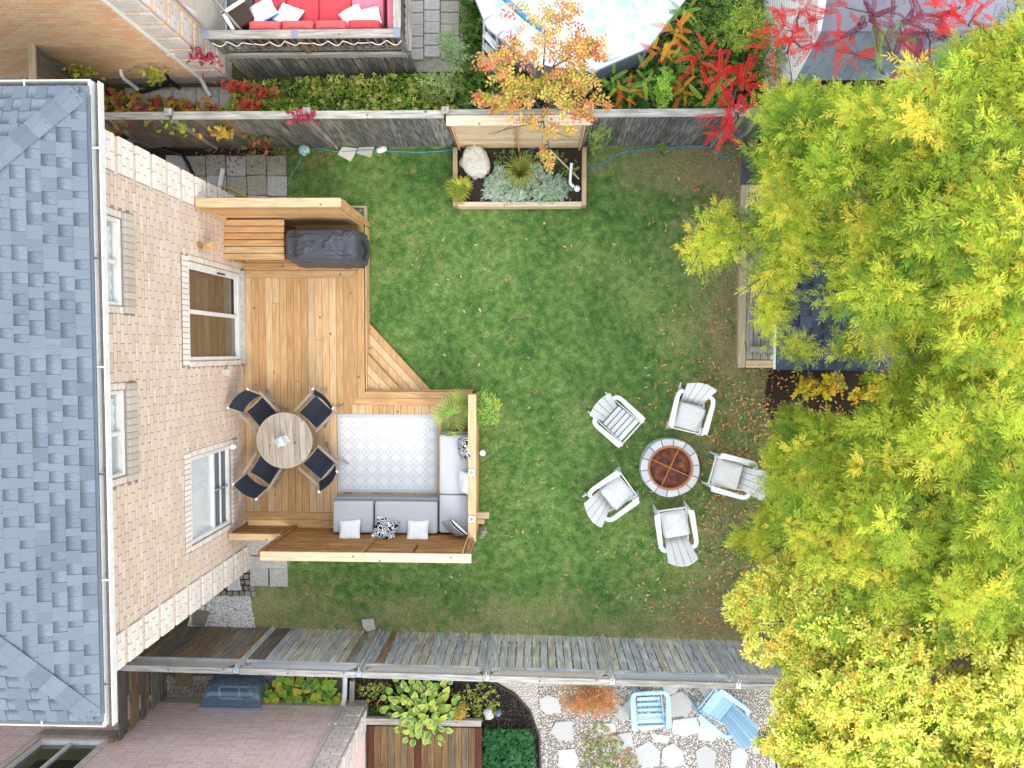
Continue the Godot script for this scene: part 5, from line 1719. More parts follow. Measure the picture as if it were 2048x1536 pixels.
# a twig with several twice-feathered leaves, honey locust fashion
func locust_spray(sd: int) -> ArrayMesh:
	var r := RandomNumberGenerator.new()
	r.seed = sd
	var b := MB.new()
	b.tube([Vector3.ZERO, Vector3(0.01, 0.02, 0.2), Vector3(0, 0.0, 0.40)], 0.0045, 0.002, 4)
	var small: Array = []
	for k in 4:
		small.append(feather(r.randf_range(0.065, 0.09), 6, 0.017, 0.0066, 0.2, r))
	for i in 6:
		var f := 0.12 + 0.88 * i / 5.0
		var s := 1.0 if i % 2 == 0 else -1.0
		var a := s * r.randf_range(0.45, 1.1)
		if i == 5:
			a = r.randf_range(-0.2, 0.2)
		var stem := Transform3D(Basis.from_euler(Vector3(r.randf_range(-0.35, 0.25), a, r.randf_range(-0.5, 0.5))), Vector3(0, 0.02 * sin(f * PI), f * 0.40))
		var len := r.randf_range(0.13, 0.20)
		b.tube([stem * Vector3.ZERO, stem * Vector3(0, 0.012, len * 0.6), stem * Vector3(0, 0.0, len)], 0.0022, 0.0012, 3)
		for k in 9:
			var g := 0.15 + 0.85 * (k / 2) / 4.0
			var side := 1.0 if k % 2 == 0 else -1.0
			var aa := side * r.randf_range(0.65, 1.05) if k < 8 else 0.0
			b.join(small[r.randi() % 4], stem * Transform3D(Basis.from_euler(Vector3(r.randf_range(-0.35, 0.35), aa, r.randf_range(-0.5, 0.5))), Vector3(0, 0.012 * sin(g * PI), g * len)))
	return b.done()

# a twig of broad oval leaves
func oval_spray(sd: int, n: int, len: float, wid: float, twig: float) -> ArrayMesh:
	var r := RandomNumberGenerator.new()
	r.seed = sd
	var b := MB.new()
	b.tube([Vector3.ZERO, Vector3(0.01, 0.015, twig * 0.5), Vector3(0, 0, twig)], 0.004, 0.0015, 4)
	for i in n:
		var f := 0.15 + 0.85 * i / maxf(n - 1, 1)
		var a := (1.0 if i % 2 == 0 else -1.0) * r.randf_range(0.5, 1.4)
		if i == n - 1:
			a = 0.0
		var l := len * r.randf_range(0.7, 1.15)
		b.join(leaf_shape(l, wid * l / len, r.randf_range(0.0, 0.35), r.randf_range(0.0, 0.4), 3), Transform3D(Basis.from_euler(Vector3(r.randf_range(-0.5, 0.3), a, r.randf_range(-0.6, 0.6))), Vector3(0, 0.0, f * twig)))
	return b.done()

# places for sprays over the upper side of rounded lobes [centre, radii, count]; they point outward and hang a little
func lobe_places(lobes: Array, size: Vector2, r: RandomNumberGenerator, inner := 0.55, lift := 0.1) -> Array:
	var at: Array = []
	for q in lobes:
		var c: Vector3 = q[0]
		var rad: Vector3 = q[1]
		for i in q[2]:
			var d := Vector3(r.randfn(), r.randfn(), r.randfn()).normalized()
			d.y = absf(d.y) * 1.0 if r.randf() < 0.8 else d.y
			var p := c + d * rad * lerpf(inner, 1.0, pow(r.randf(), 0.6))
			var out := Vector3(d.x, 0, d.z)
			if out.length() < 0.1:
				out = Vector3(r.randfn(), 0, r.randfn())
			out = out.normalized().rotated(Vector3.UP, r.randfn() * 0.8)
			var z := (out + Vector3.UP * (lift + r.randfn() * 0.22)).normalized()
			var x := Vector3.UP.cross(z).normalized().rotated(z, r.randfn() * 0.25)
			var s := r.randf_range(size.x, size.y)
			at.append(Transform3D(Basis(x * s, z.cross(x) * s, z * s), p - z * 0.2 * s))
	return at

var hue_a := noise(31, 0.9, 2)
var hue_b := noise(32, 3.5, 2)

func leaf_tones(at: Array, pal: Array, r: RandomNumberGenerator, spread := 0.22, bias := 0.0) -> Array:
	var c: Array = []
	for t in at:
		var p: Vector3 = t.origin
		var f := 0.5 + bias + 0.42 * hue_a.get_noise_3d(p.x, p.y * 1.5, p.z) + 0.35 * hue_b.get_noise_3d(p.x, p.y, p.z) + r.randfn() * spread
		c.append(shade(mix3(pal, f), r.randf_range(0.85, 1.12)))
	return c

func limbs(o: Node3D, root: Vector3, fork: Vector3, tips: Array, r0: float, mat_: Material, r: RandomNumberGenerator) -> void:
	put(o, "trunk", MB.new().tube([root, root.lerp(fork, 0.5) + Vector3(r.randf_range(-0.08, 0.08), 0, r.randf_range(-0.08, 0.08)), fork], r0, r0 * 0.75, 10).done(), mat_)
	for q in tips:
		var m: Vector3 = fork.lerp(q, 0.5) + Vector3(r.randf_range(-0.2, 0.2), 0.18, r.randf_range(-0.2, 0.2))
		var b := MB.new().tube([fork - Vector3(0, 0.1, 0), fork.lerp(m, 0.5) + Vector3(0, 0.05, 0), m, m.lerp(q, 0.5) + Vector3(r.randf_range(-0.08, 0.08), 0.05, r.randf_range(-0.08, 0.08)), q], r0 * 0.45, 0.008, 7)
		for k in (5 if r0 > 0.1 else 2):
			var s: Vector3 = m.lerp(q, r.randf_range(-0.4, 0.9))
			var e := s + Vector3(r.randfn(), r.randf_range(0.0, 0.5), r.randfn()) * 0.45
			b.tube([s, s.lerp(e, 0.5) + Vector3(0, 0.04, 0), e], 0.012, 0.004, 5)
		for k in (4 if r0 > 0.1 else 0):
			var a := r.randf() * TAU
			var e: Vector3 = q + Vector3(sin(a) * r.randf_range(0.5, 0.85), r.randf_range(0.22, 0.5), cos(a) * r.randf_range(0.4, 0.7))
			var h: Vector3 = q.lerp(e, 0.55) + Vector3(r.randfn() * 0.05, 0.06, r.randfn() * 0.05)
			b.tube([q, h, e], 0.010, 0.004, 5)
			b.tube([h, h + (e - q).rotated(Vector3.UP, r.randf_range(0.4, 0.9)) * 0.4 + Vector3(0, 0.05, 0)], 0.006, 0.002, 4)
		put(o, "branch", b.done(), mat_)

func trees() -> void:
	var r := RandomNumberGenerator.new()
	r.seed = 808
	var loc: Array = [locust_spray(1), locust_spray(2), locust_spray(3)]
	var yg := [L(0.10, 0.21, 0.03), L(0.25, 0.39, 0.04), L(0.46, 0.57, 0.05), L(0.69, 0.73, 0.08), L(0.85, 0.70, 0.09)]
	# the big honey locust over the shed
	var o := thing("honey_locust", "large yellow green feathery honey locust tree spreading over the garden shed, upper right", "tree", Vector3(7.4, 0, -2.6))
	var lobes := [
		[Vector3(3.931, 4.3, -2.618), Vector3(0.95, 0.55, 0.7), 190], [Vector3(4.455, 5.2, -2.43), Vector3(1.1, 0.6, 0.8), 330], [Vector3(5.023, 5.8, -2.481), Vector3(1.0, 0.7, 0.8), 330],
		[Vector3(5.341, 5.6, -3.323), Vector3(0.6, 0.6, 0.65), 160], [Vector3(3.707, 3.6, -3.475), Vector3(0.7, 0.35, 0.28), 55], [Vector3(4.422, 4.2, -3.138), Vector3(0.7, 0.4, 0.3), 100], [Vector3(3.858, 4.2, -1.847), Vector3(0.75, 0.5, 0.65), 140],
		[Vector3(4.24, 5.2, -1.657), Vector3(0.95, 0.6, 0.8), 300], [Vector3(4.774, 5.9, -1.579), Vector3(1.0, 0.7, 0.9), 330], [Vector3(4.807, 5.6, -0.838), Vector3(1.0, 0.6, 0.8), 300], [Vector3(4.228, 4.6, -1.13), Vector3(0.8, 0.5, 0.5), 170],
		[Vector3(5.332, 6, -0.799), Vector3(0.9, 0.7, 1.0), 260], [Vector3(5.341, 5.6, -0.148), Vector3(0.8, 0.6, 0.6), 170], [Vector3(4.975, 4.8, -0.223), Vector3(0.7, 0.5, 0.45), 120],
		[Vector3(3.023, 3.4, -1.637), Vector3(0.65, 0.3, 0.5), 44], [Vector3(2.467, 3.3, -1.506), Vector3(0.34, 0.2, 0.38), 17], [Vector3(3.44, 3.7, -1.167), Vector3(0.42, 0.35, 0.5), 40], [Vector3(3.591, 3.5, -0.611), Vector3(0.25, 0.3, 0.45), 20], [Vector3(3.929, 3.4, -0.03), Vector3(0.22, 0.2, 0.2), 6], [Vector3(4.496, 3.6, -0.032), Vector3(0.35, 0.25, 0.22), 10], [Vector3(3.654, 3.5, -2.694), Vector3(0.32, 0.3, 0.45), 26], [Vector3(5.259, 6.2, -1.992), Vector3(0.8, 0.6, 0.9), 200], [Vector3(5.481, 5.9, -2.987), Vector3(0.7, 0.6, 0.8), 130]]
	limbs(o, Vector3(7.4, 0, -2.6), Vector3(7.2, 2.9, -2.5), lobes.map(func(q): return q[0]), 0.16, M.bark, r)
	var at := lobe_places(draw_in(lobes, 0.96, 1.75, 11), Vector2(0.52, 0.88), r)
	crown(o, loc, at, leaf_tones(at, yg, r, 0.27, 0.01))
	# the second locust, below it
	o = thing("honey_locust", "yellow green feathery honey locust tree beside the fire pit chairs, middle right", "tree", Vector3(7.0, 0, 2.3))
	lobes = [
		[Vector3(4.17, 3.8, 1.607), Vector3(0.85, 0.6, 0.8), 270], [Vector3(4.675, 4.6, 1.144), Vector3(0.9, 0.6, 0.75), 270], [Vector3(5.274, 5.2, 0.942), Vector3(0.9, 0.7, 0.85), 250], [Vector3(5.079, 4.4, 0.365), Vector3(0.5, 0.4, 0.35), 60],
		[Vector3(4.408, 4.4, 2.253), Vector3(0.95, 0.6, 0.75), 290], [Vector3(5.004, 5.2, 1.868), Vector3(1.0, 0.7, 0.8), 310], [Vector3(5.564, 5.7, 1.579), Vector3(0.8, 0.7, 0.9), 240], [Vector3(3.916, 3.4, 2.648), Vector3(0.5, 0.4, 0.5), 100],
		[Vector3(4.748, 4.8, 2.739), Vector3(0.9, 0.6, 0.6), 230], [Vector3(5.385, 5.4, 2.548), Vector3(0.9, 0.6, 0.7), 250], [Vector3(3.454, 3, 2.912), Vector3(0.35, 0.3, 0.3), 35], [Vector3(5.846, 5.6, 2.779), Vector3(0.6, 0.6, 0.6), 130], [Vector3(5.805, 4.8, 0.345), Vector3(0.6, 0.5, 0.4), 120], [Vector3(3.999, 3.1, 1.491), Vector3(0.35, 0.4, 0.5), 80]]
	limbs(o, Vector3(7.0, 0, 2.3), Vector3(6.9, 2.4, 2.3), lobes.map(func(q): return q[0]), 0.13, M.bark, r)
	at = lobe_places(draw_in(lobes, 0.96, 1.75, 11), Vector2(0.52, 0.86), r)
	crown(o, loc, at, leaf_tones(at, yg, r, 0.27, -0.01))
	# the broad-leaved tree, bottom right
	var ov: Array = [oval_spray(11, 9, 0.085, 0.042, 0.26), oval_spray(12, 8, 0.095, 0.046, 0.24), oval_spray(13, 10, 0.075, 0.038, 0.28)]
	var yl := [L(0.15, 0.27, 0.03), L(0.36, 0.48, 0.05), L(0.66, 0.70, 0.09), L(0.84, 0.80, 0.18), L(0.84, 0.64, 0.10)]
	o = thing("ash_tree", "yellow broad leaved tree overhanging the slatted fence's end, bottom right", "tree", Vector3(6.6, 0, 6.2))
	lobes = [
		[Vector3(3.644, 3.6, 3.491), Vector3(0.7, 0.45, 0.45), 260], [Vector3(3.26, 3.2, 3.865), Vector3(0.3, 0.3, 0.35), 60], [Vector3(4.305, 4.4, 3.415), Vector3(0.9, 0.55, 0.6), 340], [Vector3(5.037, 5, 3.315), Vector3(0.8, 0.55, 0.55), 280], [Vector3(3.942, 4, 4.213), Vector3(0.75, 0.5, 0.6), 330],
		[Vector3(4.404, 4.8, 4.128), Vector3(0.85, 0.6, 0.7), 380], [Vector3(3.931, 3.9, 5.133), Vector3(0.65, 0.5, 0.6), 300], [Vector3(4.411, 4.7, 5.049), Vector3(0.9, 0.6, 0.7), 380], [Vector3(3.941, 4.1, 5.824), Vector3(0.6, 0.5, 0.45), 200], [Vector3(5.547, 5.2, 3.672), Vector3(0.8, 0.6, 0.6), 260],
		[Vector3(5.397, 5.4, 4.642), Vector3(1.0, 0.7, 0.7), 380], [Vector3(5.038, 5, 5.395), Vector3(0.9, 0.6, 0.5), 280], [Vector3(5.89, 5.6, 3.977), Vector3(0.7, 0.6, 0.9), 260], [Vector3(5.926, 5.6, 4.947), Vector3(0.7, 0.6, 0.6), 180], [Vector3(3.726, 3.3, 6.071), Vector3(0.3, 0.3, 0.3), 50]]
	limbs(o, Vector3(6.6, 0, 6.2), Vector3(6.6, 2.2, 6.1), lobes.map(func(q): return q[0]), 0.12, M.bark, r)
	at = lobe_places(draw_in(lobes, 1.05, 2.7, 11), Vector2(0.5, 0.85), r)
	crown(o, ov, at, leaf_tones(at, yl, r, 0.2, 0.08))
	# undergrowth by the shed
	var bo: Array = [oval_spray(21, 7, 0.11, 0.08, 0.3), oval_spray(22, 8, 0.10, 0.075, 0.34)]
	o = thing("shrub", "low shrub with big golden yellow leaves, just below the garden shed", "shrub", Vector3(6.071, 0, 0.685))
	lobes = [[Vector3(5.482, 0.5, 0.569), Vector3(0.4, 0.3, 0.22), 26], [Vector3(6.27, 0.6, 0.653), Vector3(0.5, 0.35, 0.25), 34], [Vector3(5.076, 0.35, 0.673), Vector3(0.2, 0.2, 0.15), 8]]
	at = lobe_places(lobes, Vector2(0.6, 0.95), r)
	crown(o, bo, at, leaf_tones(at, [L(0.16, 0.26, 0.03), L(0.42, 0.42, 0.03), L(0.62, 0.46, 0.03), L(0.66, 0.42, 0.03)], r, 0.2, 0.12))
	put(o, "stem", MB.new().tube([Vector3(6.071, 0, 0.685), Vector3(5.752, 0.3, 0.624), Vector3(5.482, 0.5, 0.569)], 0.015, 0.006, 6).tube([Vector3(6.071, 0, 0.685), Vector3(6.223, 0.3, 0.669), Vector3(6.27, 0.6, 0.653)], 0.015, 0.006, 6).done(), M.bark)
	o = thing("shrub", "dark green shrub in the shade between the two honey locust trees, at the right edge", "shrub", Vector3(8.647, 0, 0.622))
	lobes = [[Vector3(7.643, 1.2, 0.482), Vector3(0.8, 0.6, 0.5), 150], [Vector3(8.319, 1.5, 0.725), Vector3(0.6, 0.7, 0.6), 130], [Vector3(7.172, 0.8, 0.775), Vector3(0.4, 0.4, 0.3), 50]]
	at = lobe_places(lobes, Vector2(0.7, 1.1), r)
	crown(o, ov, at, leaf_tones(at, [L(0.03, 0.08, 0.03), L(0.06, 0.13, 0.04), L(0.12, 0.2, 0.05), L(0.3, 0.2, 0.05)], r, 0.2))
	put(o, "stem", MB.new().tube([Vector3(8.647, 0, 0.622), Vector3(7.972, 0.8, 0.542)], 0.03, 0.015, 6).tube([Vector3(8.647, 0, 0.622), Vector3(8.563, 1, 0.71)], 0.03, 0.015, 6).done(), M.bark)
	# the green bushy edge of the second locust's foot
	o = thing("shrub", "bright green leafy bush behind the right hand white lawn chair", "shrub", Vector3(5.233, 0, 1.914))
	lobes = [[Vector3(4.783, 1.2, 1.66), Vector3(0.4, 0.6, 0.5), 130], [Vector3(4.637, 0.9, 2.347), Vector3(0.3, 0.5, 0.4), 80], [Vector3(5.299, 1, 1.41), Vector3(0.4, 0.4, 0.3), 60], [Vector3(4.457, 0.7, 3.612), Vector3(0.3, 0.35, 0.3), 40]]
	at = lobe_places(lobes, Vector2(0.6, 0.95), r)
	crown(o, ov, at, leaf_tones(at, [L(0.08, 0.18, 0.03), L(0.16, 0.3, 0.04), L(0.28, 0.4, 0.05), L(0.46, 0.46, 0.05)], r, 0.2))
	put(o, "stem", MB.new().tube([Vector3(5.233, 0, 1.914), Vector3(4.858, 1, 1.686)], 0.03, 0.012, 6).done(), M.bark)
	# fallen leaves on the lawn
	at = []
	var col: Array = []
	for i in 11500:
		var x := r.randf_range(1.2, 6.0)
		var z := r.randf_range(-3.9, 5.5)
		var want := smoothstep(1.6, 4.4, x) * (0.35 + 0.65 * smoothstep(-0.6, 1.6, z)) * (0.35 + 0.65 * smoothstep(0.0, 0.5, hue_b.get_noise_3d(x * 0.5, 0, z * 0.5) + 0.3))
		if r.randf() > want or not on_lawn(x, z) and not (x > 4.0 and z > 0.4):
			continue
		at.append(Transform3D(Basis.from_euler(Vector3(r.randfn() * 0.3, r.randf() * TAU, r.randfn() * 0.4)).scaled(Vector3.ONE * r.randf_range(0.6, 1.3)), Vector3(x, r.randf_range(0.03, 0.045), z)))
		col.append(shade(mix3([L(0.40, 0.15, 0.07), L(0.55, 0.26, 0.13), L(0.62, 0.40, 0.16), L(0.66, 0.52, 0.22)], r.randf()), r.randf_range(0.7, 1.1)))
	for i in 150:
		var x := r.randf_range(-3.0, 2.6)
		var z := r.randf_range(-2.6, 5.4)
		if on_lawn(x, z):
			at.append(Transform3D(Basis.from_euler(Vector3(r.randfn() * 0.3, r.randf() * TAU, r.randfn() * 0.4)).scaled(Vector3.ONE * r.randf_range(0.6, 1.3)), Vector3(x, 0.04, z)))
			col.append(mix3([L(0.5, 0.22, 0.1), L(0.62, 0.42, 0.2), L(0.66, 0.55, 0.35)], r.randf()))
	for i in 260:
		var x := r.randf_range(-6.6, -3.9)
		var z := -3.93 + absf(r.randfn()) * 0.22
		at.append(Transform3D(Basis.from_euler(Vector3(r.randfn() * 0.3, r.randf() * TAU, r.randfn() * 0.4)).scaled(Vector3.ONE * r.randf_range(0.5, 1.1)), Vector3(x, 0.06, z)))
		col.append(shade(mix3([L(0.30, 0.12, 0.07), L(0.45, 0.24, 0.12), L(0.5, 0.34, 0.2)], r.randf()), r.randf_range(0.6, 1.0)))
	var fl := scatter(self, "fallen_leaves", leaf_mesh(0.074, 0.030, 0.4, 0.1), M.leaf, at, col)
	tag(fl, "orange and tan leaves fallen on the grass right of the fire pit", "leaves")

# each lobe broken into smaller clumps with air between them; k draws the lobe in, n is sprays for each one asked
func draw_in(lobes: Array, k: float, n: float, m := 7, r: RandomNumberGenerator = rng) -> Array:
	var out: Array = []
	for q in lobes:
		var rad: Vector3 = q[1] * k
		var mm: int = maxi(3, int(m * clampf(rad.x / 0.8, 0.5, 1.2)))
		for i in mm:
			var d := Vector3(r.randfn(), r.randfn() * 1.3, r.randfn()).limit_length(1.5) * 0.52
			out.append([q[0] + d * rad, rad * r.randf_range(0.30, 0.55) + Vector3(0, 0.05, 0), int(q[2] * n / mm) + 1])
	return out

func crown(o: Node3D, shapes: Array, at: Array, col: Array) -> void:
	for k in shapes.size():
		var a: Array = []
		var c: Array = []
		for i in at.size():
			if i % shapes.size() == k:
				a.append(at[i])
				c.append(col[i])
		scatter(o, "crown", shapes[k], M.leaf, a, c)

# ---------------------------------------------------------------- the turf
func on_lawn(x: float, z: float) -> bool:
	if x < -5.5 or x > 6.0 or z < -3.92 or z > 5.62 + 0.0125 * x:
		return false
	if x < -3.2 and z > -2.5 and z < 3.6 or x < -1.02 and z > 0.76 and z < 3.6:
		return false
	if x < -2.0 and z > -0.55 and z <= 0.77 and (z + 0.55) > (x + 3.22) * 1.09:
		return false
	if x > -1.57 and x < 1.02 and z < -2.73:
		return false
	if Vector2(x - 2.66, z - 2.29).length() < 0.58:
		return false
	if x > 3.9 and z < 0.33:
		return false
	if x < -5.05 and z < -2.9 or x < -4.65 and z > 3.5 and z < 4.15:
		return false
	if x < -5.0 + 0.25 * sin(z * 9.0) and z > 4.2:
		return false
	return true

func lawn_grass() -> void:
	var r := RandomNumberGenerator.new()
	r.seed = 99
	var shapes: Array = []
	for k in 3:
		var b := MB.new()
		for i in 8:
			var a := r.randf() * TAU
			var d := Vector3(cos(a), 0, sin(a))
			var s := Vector3(-d.z, 0, d.x) * 0.0026
			var p := d * r.randf_range(0.0, 0.018)
			var m := p + d * 0.010 + Vector3.UP * r.randf_range(0.015, 0.024)
			var e := m + d * r.randf_range(0.008, 0.03) + Vector3.UP * r.randf_range(0.002, 0.014)
			var n := (Vector3.UP + d * 0.3).normalized()
			b.quad(p - s, p + s, m + s, m - s, n, n, n, n)
			b.tri(m - s, e, m + s, n, n, n)
		shapes.append(b.done())
	for k in 3:
		var at: Array = []
		var col: Array = []
		for i in 62000:
			var x := r.randf_range(-5.5, 5.2)
			var z := r.randf_range(-3.9, 5.7)
			if not on_lawn(x, z):
				continue
			var dry := dryness(x, z)
			if r.randf() < dry * 0.5 + litter(x, z) * 0.75:
				continue
			var s := r.randf_range(0.7, 1.25) * (1.0 - 0.3 * dry)
			at.append(Transform3D(Basis(Vector3.UP, r.randf() * TAU).scaled(Vector3(s, s * r.randf_range(0.7, 1.2), s)), Vector3(x, 0.004, z)))
			col.append(shade(grass_tone(x, z), r.randf_range(0.95, 1.6)))
		scatter(self, "grass", shapes[k], leaf_mat(0.35, 0.7), at, col)


# ---------------------------------------------------------------- the neighbours' yard above the fence
func sumac(label: String, root: Vector3, tips: Array, pal: Array, sd: int, len := 0.42) -> Node3D:
	var r := RandomNumberGenerator.new()
	r.seed = sd
	var o := thing("sumac", label, "sumac", root)
	var shapes: Array = []
	for k in 3:
		shapes.append(feather(len, 13, len * 0.18, len * 0.045, 0.34, r).done())
	var sb := MB.new()
	for q in tips:
		var p: Vector3 = q[0]
		sb.tube([root + Vector3(r.randfn() * 0.05, 0, r.randfn() * 0.05), root.lerp(p, 0.45) + Vector3(r.randfn() * 0.12, 0.12, r.randfn() * 0.12), root.lerp(p, 0.8) + Vector3(r.randfn() * 0.05, 0.05, r.randfn() * 0.05), p], 0.022, 0.008, 6)
		var n: int = int(q[1] * 1.8)
		for i in n:
			var a: float = TAU * i / n + r.randf_range(-0.3, 0.3) + q[2]
			a += r.randfn() * 0.35
			var z := Vector3(sin(a), r.randf_range(-0.15, 0.5), cos(a)).normalized()
			var x := Vector3.UP.cross(z).normalized().rotated(z, r.randfn() * 0.3)
			var s := r.randf_range(0.6, 1.0)
			var hex: int = pick(pal[q[3] if q.size() > 3 else 0])
			var fm := mat(hex, 0.72, 0.6)
			fm.backlight_enabled = true
			fm.backlight = Color(0.35, 0.35, 0.35)
			fm.metallic_specular = 0.12
			fm.cull_mode = BaseMaterial3D.CULL_DISABLED
			put(o, "frond", shapes[r.randi() % 3], fm, Transform3D(Basis(x * s, z.cross(x) * s, z * s), p + z * 0.02 + Vector3(r.randfn(), r.randfn(), r.randfn()) * 0.07))
	put(o, "stem", sb.done(), M.bark)
	return o

func ground_cover(called: String, label: String, cat: String, mesh: Mesh, area: PackedVector2Array, n: int, y: Vector2, size: Vector2, pal: Array, sd: int, spread := 0.25) -> void:
	var r := RandomNumberGenerator.new()
	r.seed = sd
	var lo := area[0]
	var hi := area[0]
	for p in area:
		lo = lo.min(p)
		hi = hi.max(p)
	var at: Array = []
	for i in n:
		var p := Vector2(r.randf_range(lo.x, hi.x), r.randf_range(lo.y, hi.y))
		if not Geometry2D.is_point_in_polygon(p, area):
			continue
		var s := r.randf_range(size.x, size.y)
		var h := r.randf_range(y.x, y.y) * (0.6 + 0.6 * hue_a.get_noise_3d(p.x * 2.0, 3.0, p.y * 2.0) + 0.3)
		at.append(Transform3D(Basis.from_euler(Vector3(r.randfn() * 0.35, r.randf() * TAU, r.randfn() * 0.35)).scaled(Vector3(s, s, s)), Vector3(p.x, maxf(h, 0.02), p.y)))
	var o := scatter(self, called, mesh, M.leaf, at, leaf_tones(at, pal, r, spread))
	tag(o, label, cat)

# a low plant: oval sprays on a few stems
func bush(called: String, label: String, at_: Vector3, rad: Vector3, n: int, shapes: Array, pal: Array, sd: int, size := Vector2(0.6, 1.0), cat := "plant", bias := 0.0) -> Node3D:
	var r := RandomNumberGenerator.new()
	r.seed = sd
	var root := Vector3(at_.x, 0.01, at_.z)
	var o := thing(called, label, cat, root)
	var at := lobe_places([[at_, rad, n]], size, r, 0.2, 0.25)
	crown(o, shapes, at, leaf_tones(at, pal, r, 0.22, bias))
	var sb := MB.new()
	for i in 5:
		var e := at_ + Vector3(r.randfn() * rad.x * 0.5, rad.y * 0.3, r.randfn() * rad.z * 0.5)
		sb.tube([root, root.lerp(e, 0.5) + Vector3(0, 0.05, 0), e], 0.008, 0.004, 5)
	put(o, "stem", sb.done(), M.twig)
	return o

func five_leaf() -> ArrayMesh:
	if not cache.has("five"):
		var b := MB.new()
		for i in 5:
			b.join(leaf_shape(0.09, 0.04, 0.2, 0.25, 3), T(Vector3.ZERO, (i - 2) * 0.75, -0.1))
		cache.five = b.done()
	return cache.five

func three_leaf() -> ArrayMesh:
	if not cache.has("three"):
		var b := MB.new()
		for i in 4:
			b.join(leaf_shape(0.055, 0.03, 0.2, 0.2, 3), T(Vector3(0, 0.01 * i, 0), i * 1.7, -0.15))
		cache.three = b.done()
	return cache.three

